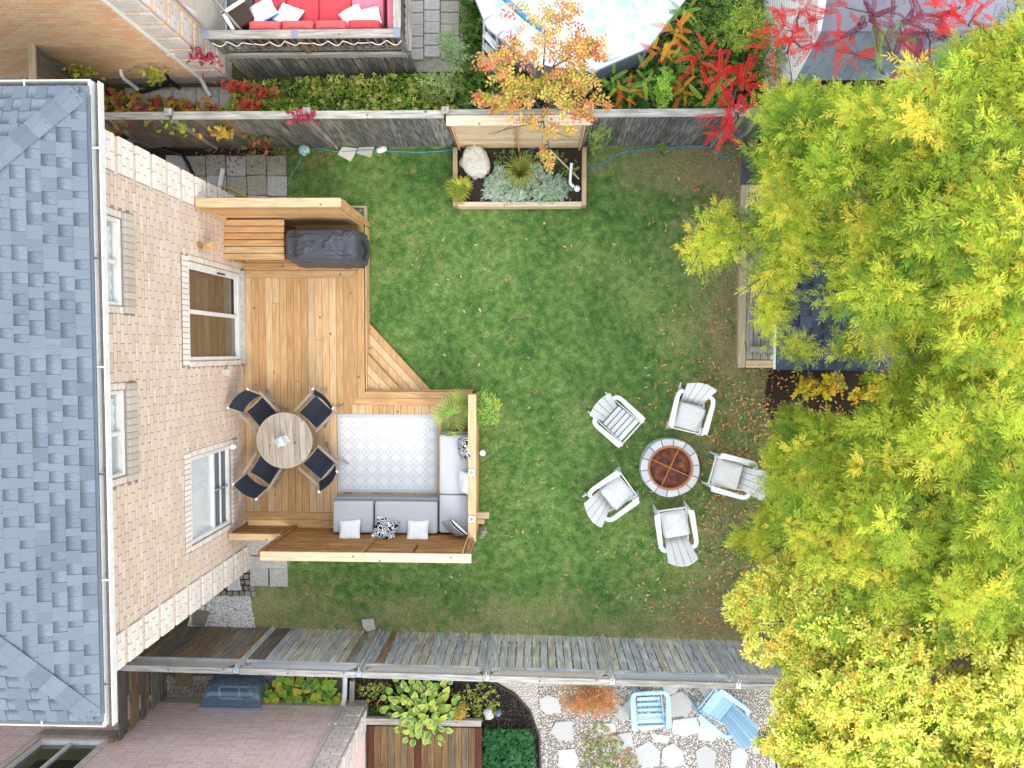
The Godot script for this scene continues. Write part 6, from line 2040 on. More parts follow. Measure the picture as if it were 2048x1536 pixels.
func north_yard() -> void:
	var small: Array = [oval_spray(41, 9, 0.06, 0.032, 0.22), oval_spray(42, 8, 0.055, 0.03, 0.2)]
	var long: Array = [oval_spray(43, 12, 0.10, 0.02, 0.35), oval_spray(44, 12, 0.11, 0.022, 0.3)]
	# ground cover in the strip between fence and porch
	ground_cover("foliage", "yellow green weeds filling the strip behind the board fence below the porch", "weeds", three_leaf(), PackedVector2Array([Vector2(-5.85, -5.15), Vector2(-1.4, -5.3), Vector2(-1.2, -4.1), Vector2(-6.0, -4.1)]), 7500, Vector2(0.02, 0.34), Vector2(0.4, 1.0), [L(0.05, 0.13, 0.03), L(0.14, 0.28, 0.04), L(0.30, 0.44, 0.06), L(0.56, 0.58, 0.10), L(0.7, 0.62, 0.2)], 301, 0.32)
	ground_cover("undergrowth", "rank green undergrowth round the pool and the grey sheds behind the fence", "weeds", three_leaf(), PackedVector2Array([Vector2(-1.4, -6.9), Vector2(4.3, -6.9), Vector2(4.3, -4.1), Vector2(-1.4, -4.1)]), 10000, Vector2(0.05, 0.5), Vector2(0.6, 1.2), [L(0.03, 0.09, 0.02), L(0.08, 0.17, 0.03), L(0.15, 0.26, 0.04), L(0.26, 0.34, 0.06)], 302)
	ground_cover("ivy", "yellow, orange and red creeper leaves along the foot of the orange brick house", "ivy", five_leaf(), PackedVector2Array([Vector2(-8.4, -5.0), Vector2(-6.3, -4.75), Vector2(-5.9, -4.55), Vector2(-5.6, -4.1), Vector2(-8.4, -4.1)]), 620, Vector2(0.05, 0.5), Vector2(0.7, 1.2), [L(0.12, 0.20, 0.03), L(0.34, 0.32, 0.04), L(0.50, 0.28, 0.06), L(0.45, 0.10, 0.06), L(0.36, 0.04, 0.06)], 303, 0.3)
	# clumps of creeper, each by itself
	var clumps := [[Vector3(-5.704, 1.6, -5.14), 26, 0, "dark red creeper leaves on the white corner bricks, beside the porch rail"], [Vector3(-5.66, 0.35, -5.092), 30, 1, "bright red leaves among the weeds below the white downspout's end"], [Vector3(-5.132, 0.35, -4.948), 26, 1, "scarlet leaf cluster in the weeds right of the other red leaves"], [Vector3(-5.404, 0.4, -4.698), 26, 1, "bright red leaf cluster in the weeds near the fence's cap rail"], [Vector3(-5.113, 0.8, -3.923), 22, 2, "dark red and green creeper hanging low on the grey board fence"], [Vector3(-5.504, 1.5, -3.891), 20, 3, "yellow and orange creeper on the board fence left of the red creeper"], [Vector3(-6.341, 1.6, -3.95), 14, 4, "small yellow green creeper clump on the fence post near the brick house"], [Vector3(-3.855, 1.95, -3.992), 20, 0, "wine red creeper tuft hanging over a fence post below the weeds"], [Vector3(-7.05, 1.9, -3.901), 14, 2, "brownish red creeper over the fence cap near the eave's corner"], [Vector3(-6.96, 0.9, -5.123), 22, 4, "yellow green creeper climbing by the pipe of the orange house"], [Vector3(-8.297, 1, -5.139), 26, 4, "yellow green creeper over the dark side fence under the orange wall"]]
	var pals := [[L(0.30, 0.03, 0.06), L(0.42, 0.06, 0.09)], [L(0.60, 0.07, 0.05), L(0.72, 0.15, 0.08)], [L(0.30, 0.03, 0.06), L(0.16, 0.2, 0.05), L(0.45, 0.12, 0.08)], [L(0.5, 0.16, 0.06), L(0.62, 0.40, 0.05), L(0.55, 0.5, 0.06)], [L(0.16, 0.26, 0.04), L(0.4, 0.45, 0.05), L(0.58, 0.5, 0.08)]]
	var r := RandomNumberGenerator.new()
	r.seed = 66
	for q in clumps:
		var c: Vector3 = q[0]
		var at: Array = []
		for i in int(q[1] * 2.0):
			var s := r.randf_range(0.4, 0.8)
			at.append(Transform3D(Basis.from_euler(Vector3(r.randfn() * 0.5, r.randf() * TAU, r.randfn() * 0.5)).scaled(Vector3.ONE * s), c + Vector3(r.randfn() * 0.13, r.randfn() * 0.12, absf(r.randfn()) * 0.09)))
		var o := scatter(self, "creeper", five_leaf(), M.leaf, at, leaf_tones(at, pals[q[2]], r, 0.3))
		tag(o, q[3], "creeper", "creeper clumps about the north fence")
	porch()
	# grey pavers beside the porch
	var pv := ground_piece("paved_path", MB.new().box(T(Vector3(-1.85, -0.03, -6.5)), Vector3(1.4, 0.07, 2.2)).done(), M.concrete_dark)
	for i in 8:
		for j in 3:
			if j == 2 and i > 5:
				continue
			put(pv, "paver", board(Vector3(0.305 if j < 2 else 0.36, 0.05, 0.212), 0.008), M.concrete if j < 2 else M.concrete_dark, T(Vector3(-2.30 + j * 0.32 + (0.03 if j == 2 else 0.0), 0.03 + 0.006 * ((i * 7 + j * 3) % 3), -5.72 - i * 0.222 - (0.05 if j == 1 else 0.0))))
	pool()
	# shrubs and tall weeds behind the fence
	var green := [L(0.04, 0.11, 0.02), L(0.10, 0.20, 0.03), L(0.20, 0.32, 0.04), L(0.36, 0.44, 0.08)]
	bush("weed", "tall grey green weed with narrow leaves right of the grey pavers", Vector3(-1.486, 0.9, -5.393), Vector3(0.28, 0.6, 0.35), 46, long, [L(0.12, 0.2, 0.08), L(0.22, 0.32, 0.14), L(0.3, 0.38, 0.18)], 401)
	bush("weed", "pale yellow green bushy plant left of the orange leaved tree, near the fence", Vector3(-1.706, 0.6, -4.881), Vector3(0.5, 0.4, 0.3), 90, small, [L(0.14, 0.22, 0.06), L(0.3, 0.38, 0.12), L(0.46, 0.5, 0.22)], 402)
	bush("shrub", "bright green heart leaved vine between the orange tree and red sumac, at the fence", Vector3(2.192, 1.4, -4.437), Vector3(0.18, 0.5, 0.42), 60, small, [L(0.12, 0.3, 0.03), L(0.26, 0.46, 0.05), L(0.42, 0.58, 0.08)], 403)
	bush("shrub", "yellow green leafy shrub above the red sumac, left of the grey shed", Vector3(3.612, 1.4, -5.525), Vector3(0.55, 0.5, 0.42), 90, long, [L(0.1, 0.2, 0.03), L(0.24, 0.34, 0.05), L(0.5, 0.5, 0.08)], 404)
	bush("shrub", "dark green shrub under the pool's edge beside the orange ferny sumac", Vector3(1.716, 0.6, -4.722), Vector3(0.5, 0.4, 0.35), 80, small, green, 405)
	bush("vine", "green vine sprays climbing the board fence at the raised bed's right corner", Vector3(1.146, 0.9, -3.82), Vector3(0.24, 0.7, 0.22), 60, small, [L(0.14, 0.24, 0.06), L(0.26, 0.38, 0.08), L(0.38, 0.48, 0.14)], 406, Vector2(0.5, 0.85))
	bush("weed", "small green weed sprouting at the board fence's foot right of the vine", Vector3(2.443, 0.25, -3.854), Vector3(0.12, 0.15, 0.1), 10, small, [L(0.14, 0.28, 0.05), L(0.3, 0.45, 0.08)], 407, Vector2(0.5, 0.8))
	# the orange-leaved tree
	var rr := RandomNumberGenerator.new()
	rr.seed = 515
	var root := Vector3(0.158, 0, -4.802)
	root.z = -4.45
	var o := thing("serviceberry", "orange and yellow leaved small tree leaning over the fresh wooden panel and the pool", "tree", root)
	var lobes := [[Vector3(0.151, 3.3, -4.718), Vector3(0.75, 0.4, 0.45), 105], [Vector3(-0.452, 2.9, -4.375), Vector3(0.5, 0.35, 0.35), 70], [Vector3(0.611, 3, -4.476), Vector3(0.5, 0.35, 0.35), 75], [Vector3(-0.226, 2.6, -4.028), Vector3(0.65, 0.35, 0.3), 100], [Vector3(0.633, 2.7, -3.987), Vector3(0.55, 0.35, 0.35), 110], [Vector3(-0.799, 2.3, -4.018), Vector3(0.35, 0.25, 0.2), 40], [Vector3(0.092, 2.5, -3.553), Vector3(0.5, 0.2, 0.3), 26], [Vector3(0.258, 2.3, -3.255), Vector3(0.12, 0.2, 0.28), 16], [Vector3(0.931, 2.4, -3.895), Vector3(0.25, 0.2, 0.2), 24]]
	limbs(o, root, root + Vector3(0.05, 1.0, 0), lobes.map(func(q): return q[0]), 0.05, M.bark, rr)
	var at2 := lobe_places(draw_in(lobes, 1.15, 0.95, 12), Vector2(0.6, 0.95), rr, 0.0)
	crown(o, [oval_spray(51, 7, 0.085, 0.045, 0.24), oval_spray(52, 6, 0.09, 0.046, 0.22)], at2, leaf_tones(at2, [L(0.38, 0.38, 0.07), L(0.54, 0.42, 0.09), L(0.58, 0.34, 0.10), L(0.60, 0.27, 0.12), L(0.55, 0.14, 0.09)], rr, 0.22))
	# sumacs
	var reds := [0xe02630, 0xe8343a, 0xc8202c, 0xec4838]
	var pur := [0x782c42, 0x88304a, 0x68263c, 0xa03448]
	var orng := [0xf0803a, 0xe86a34, 0xf2a03c, 0xe8b840]
	var grn := [0x7fae48, 0x94bc50, 0x6a9a40, 0xb0c050]
	var pal := [reds, pur, orng, grn]
	sumac("bright red sumac leaning over the cap of the board fence, left of the grey shed", Vector3(4.037, 0, -4.919), [[Vector3(2.971, 2.3, -4.428), 8, 0.0, 0], [Vector3(3.321, 2.2, -4.226), 7, 0.4, 0], [Vector3(3.153, 2.1, -3.902), 5, 0.2, 0], [Vector3(3.088, 1.9, -3.666), 5, 0.9, 0], [Vector3(2.717, 2, -4.786), 5, 0.3, 0], [Vector3(3.723, 2.4, -4.812), 6, 0.0, 0], [Vector3(2.963, 1.7, -4.201), 4, 0.5, 3], [Vector3(3.578, 1.9, -3.884), 4, 0.5, 3]], pal, 601)
	sumac("dark purple and red sumac spreading over the middle of the grey shed roof", Vector3(7.436, 0, -4.757), [[Vector3(4.997, 3.9, -4.443), 9, 0.0, 1], [Vector3(4.681, 3.7, -4.637), 5, 0.4, 1], [Vector3(5.441, 3.7, -4.494), 5, 0.2, 1], [Vector3(5.524, 3.3, -4.172), 7, 0.5, 0], [Vector3(4.922, 3.5, -4.378), 5, 0.3, 3], [Vector3(4.631, 3.2, -4.398), 5, 0.8, 0], [Vector3(5.978, 3, -4.14), 5, 0.8, 2]], pal, 602)
	sumac("scarlet sumac at the top edge over the grey shed's far corner", Vector3(8.152, 0, -5.731), [[Vector3(5.661, 3.9, -4.737), 7, 0.3, 0], [Vector3(6.059, 3.8, -4.646), 6, 0.0, 0], [Vector3(6.095, 3.4, -4.55), 4, 0.6, 0], [Vector3(5.626, 3.6, -4.743), 4, 0.1, 0], [Vector3(4.416, 3.5, -4.905), 4, 0.1, 0]], pal, 603)
	sumac("scarlet sumac above the left edge of the grey shed's roof", Vector3(4.639, 0, -5.572), [[Vector3(3.855, 3.3, -4.969), 7, 0.2, 0], [Vector3(4.121, 3.1, -4.589), 6, 0.7, 0], [Vector3(3.819, 2.9, -4.861), 5, 0.2, 0]], pal, 604)
	sumac("green and orange ferny sumac beside the right rim of the pool", Vector3(2.22, 0, -5.309), [[Vector3(1.928, 1.3, -4.731), 8, 0.2, 3], [Vector3(2.147, 1.5, -5.159), 8, 0.0, 2], [Vector3(2.397, 1.5, -5.492), 7, 0.4, 2], [Vector3(1.608, 1.1, -4.546), 6, 0.6, 2], [Vector3(2.376, 1.2, -5.023), 7, 0.1, 3], [Vector3(2.686, 1, -4.662), 6, 0.3, 2], [Vector3(2.584, 1.4, -5.787), 6, 0.3, 3], [Vector3(1.418, 1.2, -4.728), 5, 0.3, 3]], pal, 605, 0.34)
	# plants of the raised bed
	bed_plants()

func bed_plants() -> void:
	var small: Array = [oval_spray(61, 8, 0.035, 0.018, 0.12), oval_spray(62, 9, 0.032, 0.017, 0.12)]
	ground_cover("foliage", "silvery green low plants filling the middle of the raised bed", "plants", small[0], PackedVector2Array([Vector2(-0.742, -3.488), Vector2(-0.265, -3.345), Vector2(0.114, -3.531), Vector2(0.4, -3.39), Vector2(0.686, -3.107), Vector2(0.707, -2.891), Vector2(-0.072, -2.855), Vector2(-0.979, -2.857), Vector2(-0.951, -3.159)]), 2300, Vector2(0.24, 0.36), Vector2(0.55, 1.0), [L(0.22, 0.34, 0.2), L(0.36, 0.48, 0.34), L(0.52, 0.62, 0.48), L(0.6, 0.68, 0.58)], 701, 0.2)
	ground_cover("foliage", "green weeds along the back of the raised bed under the wooden panel", "plants", three_leaf(), PackedVector2Array([Vector2(-0.886, -3.798), Vector2(0.776, -3.791), Vector2(0.875, -3.248), Vector2(0.59, -3.342), Vector2(0.208, -3.625), Vector2(-0.742, -3.535)]), 260, Vector2(0.23, 0.36), Vector2(0.5, 0.9), [L(0.06, 0.14, 0.04), L(0.16, 0.26, 0.06), L(0.3, 0.38, 0.1)], 702)
	# the grass clump
	var r := RandomNumberGenerator.new()
	r.seed = 44
	var c := Vector3(-0.266, 0.25, -3.404)
	var o := thing("ornamental_grass", "clump of arching green and straw coloured grass in the middle of the raised bed", "grass clump", c)
	for k in 2:
		var b := MB.new()
		for i in 150:
			var a := r.randf() * TAU
			var d := Vector3(cos(a), 0, sin(a))
			var len := r.randf_range(0.2, 0.44)
			var s := Vector3(-d.z, 0, d.x) * 0.004
			var p := c + d * r.randf_range(0.0, 0.06)
			var m := p + d * len * 0.35 + Vector3.UP * len * 0.55
			var e := p + d * len * 0.95 + Vector3.UP * len * 0.3
			b.quad(p - s, p + s, m + s, m - s, d, d, d, d)
			b.tri(m - s, e, m + s, Vector3.UP, Vector3.UP, Vector3.UP)
		put(o, "blades", b.done(), mat([0xb8b858, 0x8aa048][k], 0.75, 0.7), Transform3D.IDENTITY, "stuff")
	# the small fan palm at the corner
	o = thing("palm", "small yellow green fan palm at the raised bed's front left corner", "palm", Vector3(-1.44, 0.2, -3.088))
	fan_palm(o, Vector3(-1.429, 0.3, -3.066), 9, 0.14, 0.24, [0xb8c240, 0xa0b038, 0xd0cc50, 0x8aa034], 9)
	# the boulder
	var rows: Array = []
	var rn := noise(71, 1.6, 3)
	var rc := Vector3(-1.101, 0.35, -3.598)
	for i in 15:
		var f := PI * (i / 14.0 - 0.5)
		var q := PackedVector3Array()
		for j in 30:
			var a := TAU * j / 30.0
			var d := Vector3(cos(f) * cos(a), sin(f), cos(f) * sin(a))
			var rad := 1.0 + 0.30 * rn.get_noise_3d(d.x * 1.1, d.y, d.z * 1.1) + 0.03 * rn.get_noise_3d(d.x * 5.0, d.y * 5.0, d.z * 5.0)
			var wide := 0.7 + 0.3 * smoothstep(-0.9, 0.5, d.z)
			# a flat-topped slab of a rock
			q.append(rc + Vector3(d.x * 0.30 * wide, clampf(d.y, -0.6, 0.55) * 0.26, d.z * 0.31 + d.x * 0.05) * rad)
		rows.append(q)
	solo("boulder", MB.new().sheet(rows, true, rc).done(), mat(0xf4f0e6, 0.74, 0.9, mottle_tex(347, 0.03, 0.8, 1.0), Vector3(1.6, 1.6, 1.6), true), "big cream white boulder in the left end of the raised bed", "boulder")
	# stick, pipe and globe
	solo("stick", MB.new().tube([Vector3(0.299, 0.42, -3.778), Vector3(0.538, 0.36, -3.561), Vector3(0.857, 0.28, -3.271)], 0.022, 0.015, 7).done(), mat(0xcdb49c, 0.75, 0.9), "bare tan stick lying aslant in the raised bed's right end", "stick")
	var pp := thing("solar_light", "fallen white garden lamp with pipe stake and round globe in the raised bed", "lamp", Vector3(0.735, 0.25, -3.354))
	put(pp, "stake", MB.new().tube([Vector3(0.705, 0.42, -3.535), Vector3(0.691, 0.36, -3.327), Vector3(0.685, 0.32, -3.187)], 0.026, 0.026, 10).done(), M.white)
	put(pp, "joint", MB.new().tube([Vector3(0.685, 0.32, -3.187), Vector3(0.753, 0.3, -3.116)], 0.032, 0.03, 10).done(), M.plastic)
	put(pp, "globe", MB.new().soft(T(Vector3(0.818, 0.32, -3.084)), Vector3(0.125, 0.12, 0.125), 1.0, 1.0, 20, 10).done(), M.white)

func porch() -> void:
	var o := thing("porch", "neighbour's raised grey wooden porch with rail and slanting balusters, at the top edge", "porch", Vector3(-4.0, 0, -6.0))
	for i in 17:
		put(o, "deck_board", board(Vector3(0.19, 0.03, 1.7), 0.004), pick(M.grey), T(Vector3(-5.53 + i * 0.20, 0.9, -6.2)))
	put(o, "beam", MB.new().bar(Vector3(-5.65, 0.92, -5.36), Vector3(-2.30, 0.92, -5.36), 0.05, 0.14, 0.005).done(), pick(M.silver))
	put(o, "toe_rail", MB.new().bar(Vector3(-5.65, 1.02, -5.45), Vector3(-2.30, 1.02, -5.45), 0.09, 0.035, 0.005).done(), M.grey[2])
	for i in 22:
		put(o, "skirt_board", board(Vector3(0.13, 0.86, 0.02), 0.003), pick(M.grey), T(Vector3(-5.55 + i * 0.152, 0.44, -5.33 - 0.004 * (i % 2)), 0, 0, 0.0))
	put(o, "top_rail", MB.new().box(T(Vector3(-3.98, 1.75, -5.37)), Vector3(3.40, 0.04, 0.145), 0.006).done(), M.silver[2])
	put(o, "top_rail", MB.new().box(T(Vector3(-2.33, 1.752, -6.2)), Vector3(0.13, 0.04, 1.5), 0.006).done(), M.silver[4])
	put(o, "lower_rail", MB.new().bar(Vector3(-2.28, 0.95, -5.4), Vector3(-2.28, 0.95, -6.9), 0.12, 0.05, 0.005).done(), M.silver[1])
	for i in 23:
		put(o, "baluster", MB.new().bar(Vector3(-5.52 + i * 0.145, 1.03, -5.40), Vector3(-5.52 + i * 0.145, 1.73, -5.40), 0.036, 0.036, 0.003).done(), M.grey_dark[i % 12])
	for i in 9:
		put(o, "baluster", MB.new().bar(Vector3(-2.33, 1.0, -5.56 - i * 0.15), Vector3(-2.33, 1.73, -5.56 - i * 0.15), 0.036, 0.036, 0.003).done(), M.grey_dark[i % 12])
	for x in [-5.60, -4.08, -2.33]:
		var p := put(o, "post", MB.new().bar(Vector3(x, 0.0, -5.40), Vector3(x, 1.74, -5.40), 0.095, 0.095, 0.005).done(), M.grey_dark[9] if x == -4.08 else M.grey[1])
		put(p, "post_bracket", MB.new().box(T(Vector3(x, 1.76, -5.37)), Vector3(0.11, 0.03, 0.15), 0.004).done(), mat(0x9aa2b4, 0.7, 0.5))
	# the white rope light hung in loops under the rail
	var pts: Array = []
	for i in 141:
		var f := i / 140.0
		pts.append(Vector3(lerpf(-5.55, -2.28, f), 1.66 - 0.0 - 0.10 * absf(sin(f * PI * 13.0)), -5.275 + 0.02 * sin(f * 60.0)))
	solo("rope_light", MB.new().tube(pts, 0.010, 0.010, 6).done(), mat(0xf4ecd8, 0.86, 0.5), "thin white rope light looped under the grey porch rail", "rope light")
	# the red sofa: its back to the rail
	var red := mat(0xf05660, 0.80, 0.9, mottle_tex(349, 0.3, 0.9, 1.0, 128), Vector3(3, 3, 3), true)
	var red2 := mat(0xf46e72, 0.82, 0.9, mottle_tex(349, 0.3, 0.9, 1.0, 128), Vector3(3, 3, 3), true)
	var pink := mat(0xee8a9c, 0.82, 0.9)
	o = thing("sofa", "long red outdoor sofa on the neighbour's porch, seen over its back cushions", "sofa", Vector3(-3.8, 0.915, -5.9))
	put(o, "frame", MB.new().box(T(Vector3(-3.8, 1.06, -6.0)), Vector3(2.46, 0.26, 0.9), 0.02).box(T(Vector3(-3.8, 1.3, -5.50)), Vector3(2.46, 0.55, 0.06), 0.01).done(), mat(0x6a4a48, 0.7))
	for i in 4:
		put(o, "seat_cushion", MB.new().soft(T(Vector3(-4.66 + i * 0.575, 1.25, -6.08)), Vector3(0.57, 0.17, 0.86), 0.22, 0.12, 30, 10).done(), pink if i == 3 else red)
		put(o, "back_cushion", MB.new().soft(T(Vector3(-4.66 + i * 0.575, 1.45, -5.595), 0, 0.12), Vector3(0.57, 0.42, 0.17), 0.35, 0.22, 30, 10).done(), red if i == 3 else red2)
	put(o, "armrest", MB.new().soft(T(Vector3(-2.47, 1.36, -5.98)), Vector3(0.17, 0.36, 0.95), 0.35, 0.25, 30, 10).done(), pink)
	var dots := picture(96, 96, func(x, y):
		var u: int = (x + (8 if (y / 12) % 2 == 0 else 0)) % 16
		return Color(0.72, 0.88, 0.86) if absi(u - 8) < 3 and y % 12 < 6 else Color(0.95, 0.965, 0.97))
	var dm := mat(0xffffff, 0.86, 0.9, dots)
	var plain := mat(0xf2f5f8, 0.86, 0.9)
	var blue := mat(0x3a86c8, 0.8, 0.8)
	var list := [[Vector3(-4.719, 1.52, -5.869), 0.5, 0.46, dm, "dotted pale mint pillow, leftmost on the red sofa"], [Vector3(-4.285, 1.46, -5.825), -0.35, 0.42, dm, "dotted white pillow with blue underside, second from left on the red sofa"], [Vector3(-3.172, 1.46, -5.797), 0.5, 0.40, plain, "white pillow with blue edge at the red sofa's right half"], [Vector3(-2.871, 1.48, -5.768), 0.25, 0.40, plain, "white pillow at the red sofa's right armrest"]]
	for q in list:
		var t := Transform3D(Basis(Vector3.UP, q[1]) * Basis(Vector3.RIGHT, -0.40), q[0])
		var p := solo("pillow", pillow(q[2], q[2], 0.15), q[3], q[4], "pillow", t, "pillows on the red sofa")
		put(p, "underside", pillow(q[2] * 1.01, q[2] * 1.01, 0.13), blue, t * T(Vector3(0, -0.018, 0.012)))
	# the glass screen and the boxes at the house corner
	o = thing("glass_screen", "glass privacy screen in a silver metal frame on the porch, at the orange house's corner", "glass screen", Vector3(-5.5, 0.915, -5.9))
	var fr := MB.new()
	for q in [[-5.60, -5.46], [-5.05, -5.50], [-5.60, -6.35], [-5.05, -6.35]]:
		fr.bar(Vector3(q[0], 0.92, q[1]), Vector3(q[0], 3.0, q[1]), 0.035, 0.035, 0.004)
	for y in [0.96, 2.98]:
		fr.bar(Vector3(-5.6, y, -5.46), Vector3(-5.6, y, -6.35), 0.035, 0.035, 0.004)
	fr.bar(Vector3(-5.6, 2.98, -5.46), Vector3(-5.05, 2.98, -5.5), 0.03, 0.03)
	put(o, "frame", fr.done(), M.metal)
	put(o, "pane", MB.new().box(T(Vector3(-5.6, 1.97, -5.9)), Vector3(0.008, 2.0, 0.86)).done(), glass())
	o = thing("storage_box", "dark brown wooden box with white top edge on the porch left of the red sofa", "box", Vector3(-5.1, 0.915, -5.75), 0.55)
	var tb: Transform3D = world_of[o]
	put(o, "box", MB.new().box(tb * T(Vector3(0, 0.36, 0)), Vector3(0.42, 0.72, 0.36), 0.01).done(), mat(0x55403a, 0.6, 0.7))
	put(o, "lid", MB.new().box(tb * T(Vector3(0, 0.735, -0.16)), Vector3(0.46, 0.03, 0.06), 0.006).box(tb * T(Vector3(-0.2, 0.735, 0.0)), Vector3(0.06, 0.03, 0.36), 0.006).done(), M.white)

func pool() -> void:
	var c := Vector3(0.761, 1.3, -6.885)
	c.y = 0.0
	var o := thing("swimming_pool", "round above ground pool with white covered top, cut by the top edge", "pool", c)
	var R := 1.98
	var k := 12
	put(o, "wall", MB.new().lathe([Vector2(R - 0.06, 0.0), Vector2(R - 0.06, 1.24)], k, T(c, 0.13), false).done(), mat(0xc4d2e2, 0.8, 0.5))
	put(o, "rim", MB.new().lathe([Vector2(R - 0.13, 1.20), Vector2(R - 0.13, 1.27), Vector2(R + 0.03, 1.275), Vector2(R + 0.04, 1.22), Vector2(R - 0.05, 1.20)], k, T(c, 0.13), false).done(), mat(0xdfe4ee, 0.84, 0.4))
	for i in k:
		var a := TAU * i / k - 0.13
		put(o, "upright", MB.new().bar(c + Vector3(cos(a) * (R - 0.02), 0.0, sin(a) * (R - 0.02)), c + Vector3(cos(a) * (R - 0.02), 1.2, sin(a) * (R - 0.02)), 0.1, 0.05, 0.006).done(), M.trim)
	# the cover sags onto the water in wrinkles
	var wn := noise(81, 1.1, 3)
	var wf := noise(82, 3.5, 3)
	var rows: Array = []
	for i in 26:
		var q := PackedVector3Array()
		for j in 72:
			var a := TAU * j / 72.0
			var rad := (R - 0.10) * i / 25.0
			var p := Vector3(cos(a) * rad, 0, sin(a) * rad)
			p.y = 1.02 + 0.17 * smoothstep(R - 0.5, R - 0.1, rad) + 0.10 * (1.0 - absf(wn.get_noise_2d(p.x, p.z)) * 2.0) + 0.03 * wf.get_noise_2d(p.x, p.z)
			q.append(c + p)
		rows.append(q)
	var sn := noise(83, 0.02, 3)
	var cov := picture(256, 256, func(x, y):
		var s: float = sn.get_noise_2d(x, y)
		var b := Color(0.95, 0.965, 0.97).lerp(Color(0.72, 0.87, 0.91), smoothstep(0.08, 0.35, s))
		return b.lerp(Color(0.78, 0.74, 0.68), smoothstep(0.30, 0.45, sn.get_noise_2d(x + 300.0, y)) * 0.8))
	var cm := mat(0xffffff, 0.88, 0.5, cov, Vector3(0.45, 0.45, 0.45), true)
	put(o, "cover", MB.new().sheet(rows, true).done(), cm)
	solo("foam_tube", MB.new().tube([Vector3(-0.602, 1.45, -6.148), Vector3(-0.169, 1.46, -5.743), Vector3(0.212, 1.44, -5.487)], 0.05, 0.05, 12).done(), mat(0x3a9ad8, 0.8, 0.5), "long blue foam tube lying across the white pool cover", "tube")
	o = thing("pool_ladder", "white pool ladder with two hoops and steps at the pool's left side", "ladder", Vector3(-0.91, 0, -5.9))
	var lad := MB.new()
	for q in [[Vector3(-0.891, 1.25, -5.614), Vector3(-0.713, 1.75, -5.673), Vector3(-0.582, 1.3, -5.795)], [Vector3(-0.664, 1.2, -5.375), Vector3(-0.518, 1.75, -5.408), Vector3(-0.414, 1.3, -5.52)]]:
		var a: Vector3 = q[0]
		var b: Vector3 = q[1]
		var d: Vector3 = q[2]
		lad.tube([a, a + Vector3(0.02, 0.35, -0.02), b - Vector3(0.05, 0.06, 0), b, b + Vector3(0.06, -0.02, 0.02), d + Vector3(0, 0.25, 0), d], 0.02, 0.02, 8)
		lad.tube([a, Vector3(a.x - 0.12, 0.0, a.z + 0.22)], 0.022, 0.022, 8)
	put(o, "rail", lad.done(), mat(0xe8eaf0, 0.85, 0.4))
	var s0 := Vector3(-0.891, 1.25, -5.614)
	var s1 := Vector3(-0.664, 1.2, -5.375)
	for i in 4:
		var f := 1.0 - i * 0.26
		var off := Vector3(-0.12, 0, 0.22) * (1.0 - f) 
		put(o, "step", MB.new().bar(Vector3(s0.x, s0.y * f - 0.1, s0.z) + off, Vector3(s1.x, s1.y * f - 0.1, s1.z) + off, 0.11, 0.03, 0.006).done(), mat(0xdde0e8, 0.85, 0.5))

# ---------------------------------------------------------------- the neighbours' yard below the fence
func hosta(label: String, spots: PackedVector2Array, c: Vector3, n: int, size: Vector2, greens: Array, edge: Color, sd: int, h: float) -> void:
	var r := RandomNumberGenerator.new()
	r.seed = sd
	var o := thing("hosta", label, "hosta", Vector3(c.x, 0.03, c.z))
	var shapes: Array = []
	for k in greens.size():
		for w in 2:
			var rows: Array = []
			var m := 7
			for i in m + 1:
				var f := float(i) / m
				var wd := 0.40 * pow(sin(PI * clampf(pow(f, 0.75) * 0.97 + 0.015, 0, 1)), 0.75)
				var y := 0.10 * sin(f * PI) - 0.16 * f * f
				var q := PackedVector3Array()
				for j in 7:
					var u := (j / 6.0 - 0.5) * 2.0
					q.append(Vector3(u * wd, y + absf(u) * wd * 0.16 + 0.012 * sin(absf(u) * 9.0) * sin(f * PI), f))
				rows.append(q)
			var b := MB.new().sheet(rows)
			var cc: Color = greens[k]
			var pale := edge if w == 0 else cc.lerp(edge, 0.25)
			b.colored = true
			for i in b.v.size():
				var p := b.v[i]
				var f := clampf(p.z, 0, 1)
				var wd := 0.40 * pow(sin(PI * clampf(pow(f, 0.75) * 0.97 + 0.015, 0, 1)), 0.75)
				b.c.append(cc.lerp(pale, smoothstep(0.6, 0.85, absf(p.x) / maxf(wd, 0.01))))
			shapes.append(b.done())
	var at: Array = []
	for i in n:
		var p: Vector2 = spots[i % spots.size()]
		var a := i * 2.39996 + r.randf_range(-0.3, 0.3)
		var rad := sqrt((i + 0.5) / n)
		var d := Vector3(sin(a), 0, cos(a))
		var s := r.randf_range(size.x, size.y)
		var z := (d + Vector3.UP * lerpf(0.55, -0.12, rad)).normalized()
		var x := Vector3.UP.cross(z).normalized().rotated(z, r.randfn() * 0.25)
		var base := Vector3(p.x, 0.0, p.y) + d * rad * h * 0.95 + Vector3.UP * (h * lerpf(0.85, 0.35, rad))
		var m := put(o, "leaf", shapes[r.randi() % shapes.size()], M.leaf, Transform3D(Basis(x * s, z.cross(x) * s, z * s), base))
		if i % 4 == 0:
			put(m, "stalk", MB.new().tube([Vector3(p.x, 0.02, p.y), base], 0.008, 0.006, 5).done(), mat(0x8aa050, 0.7))

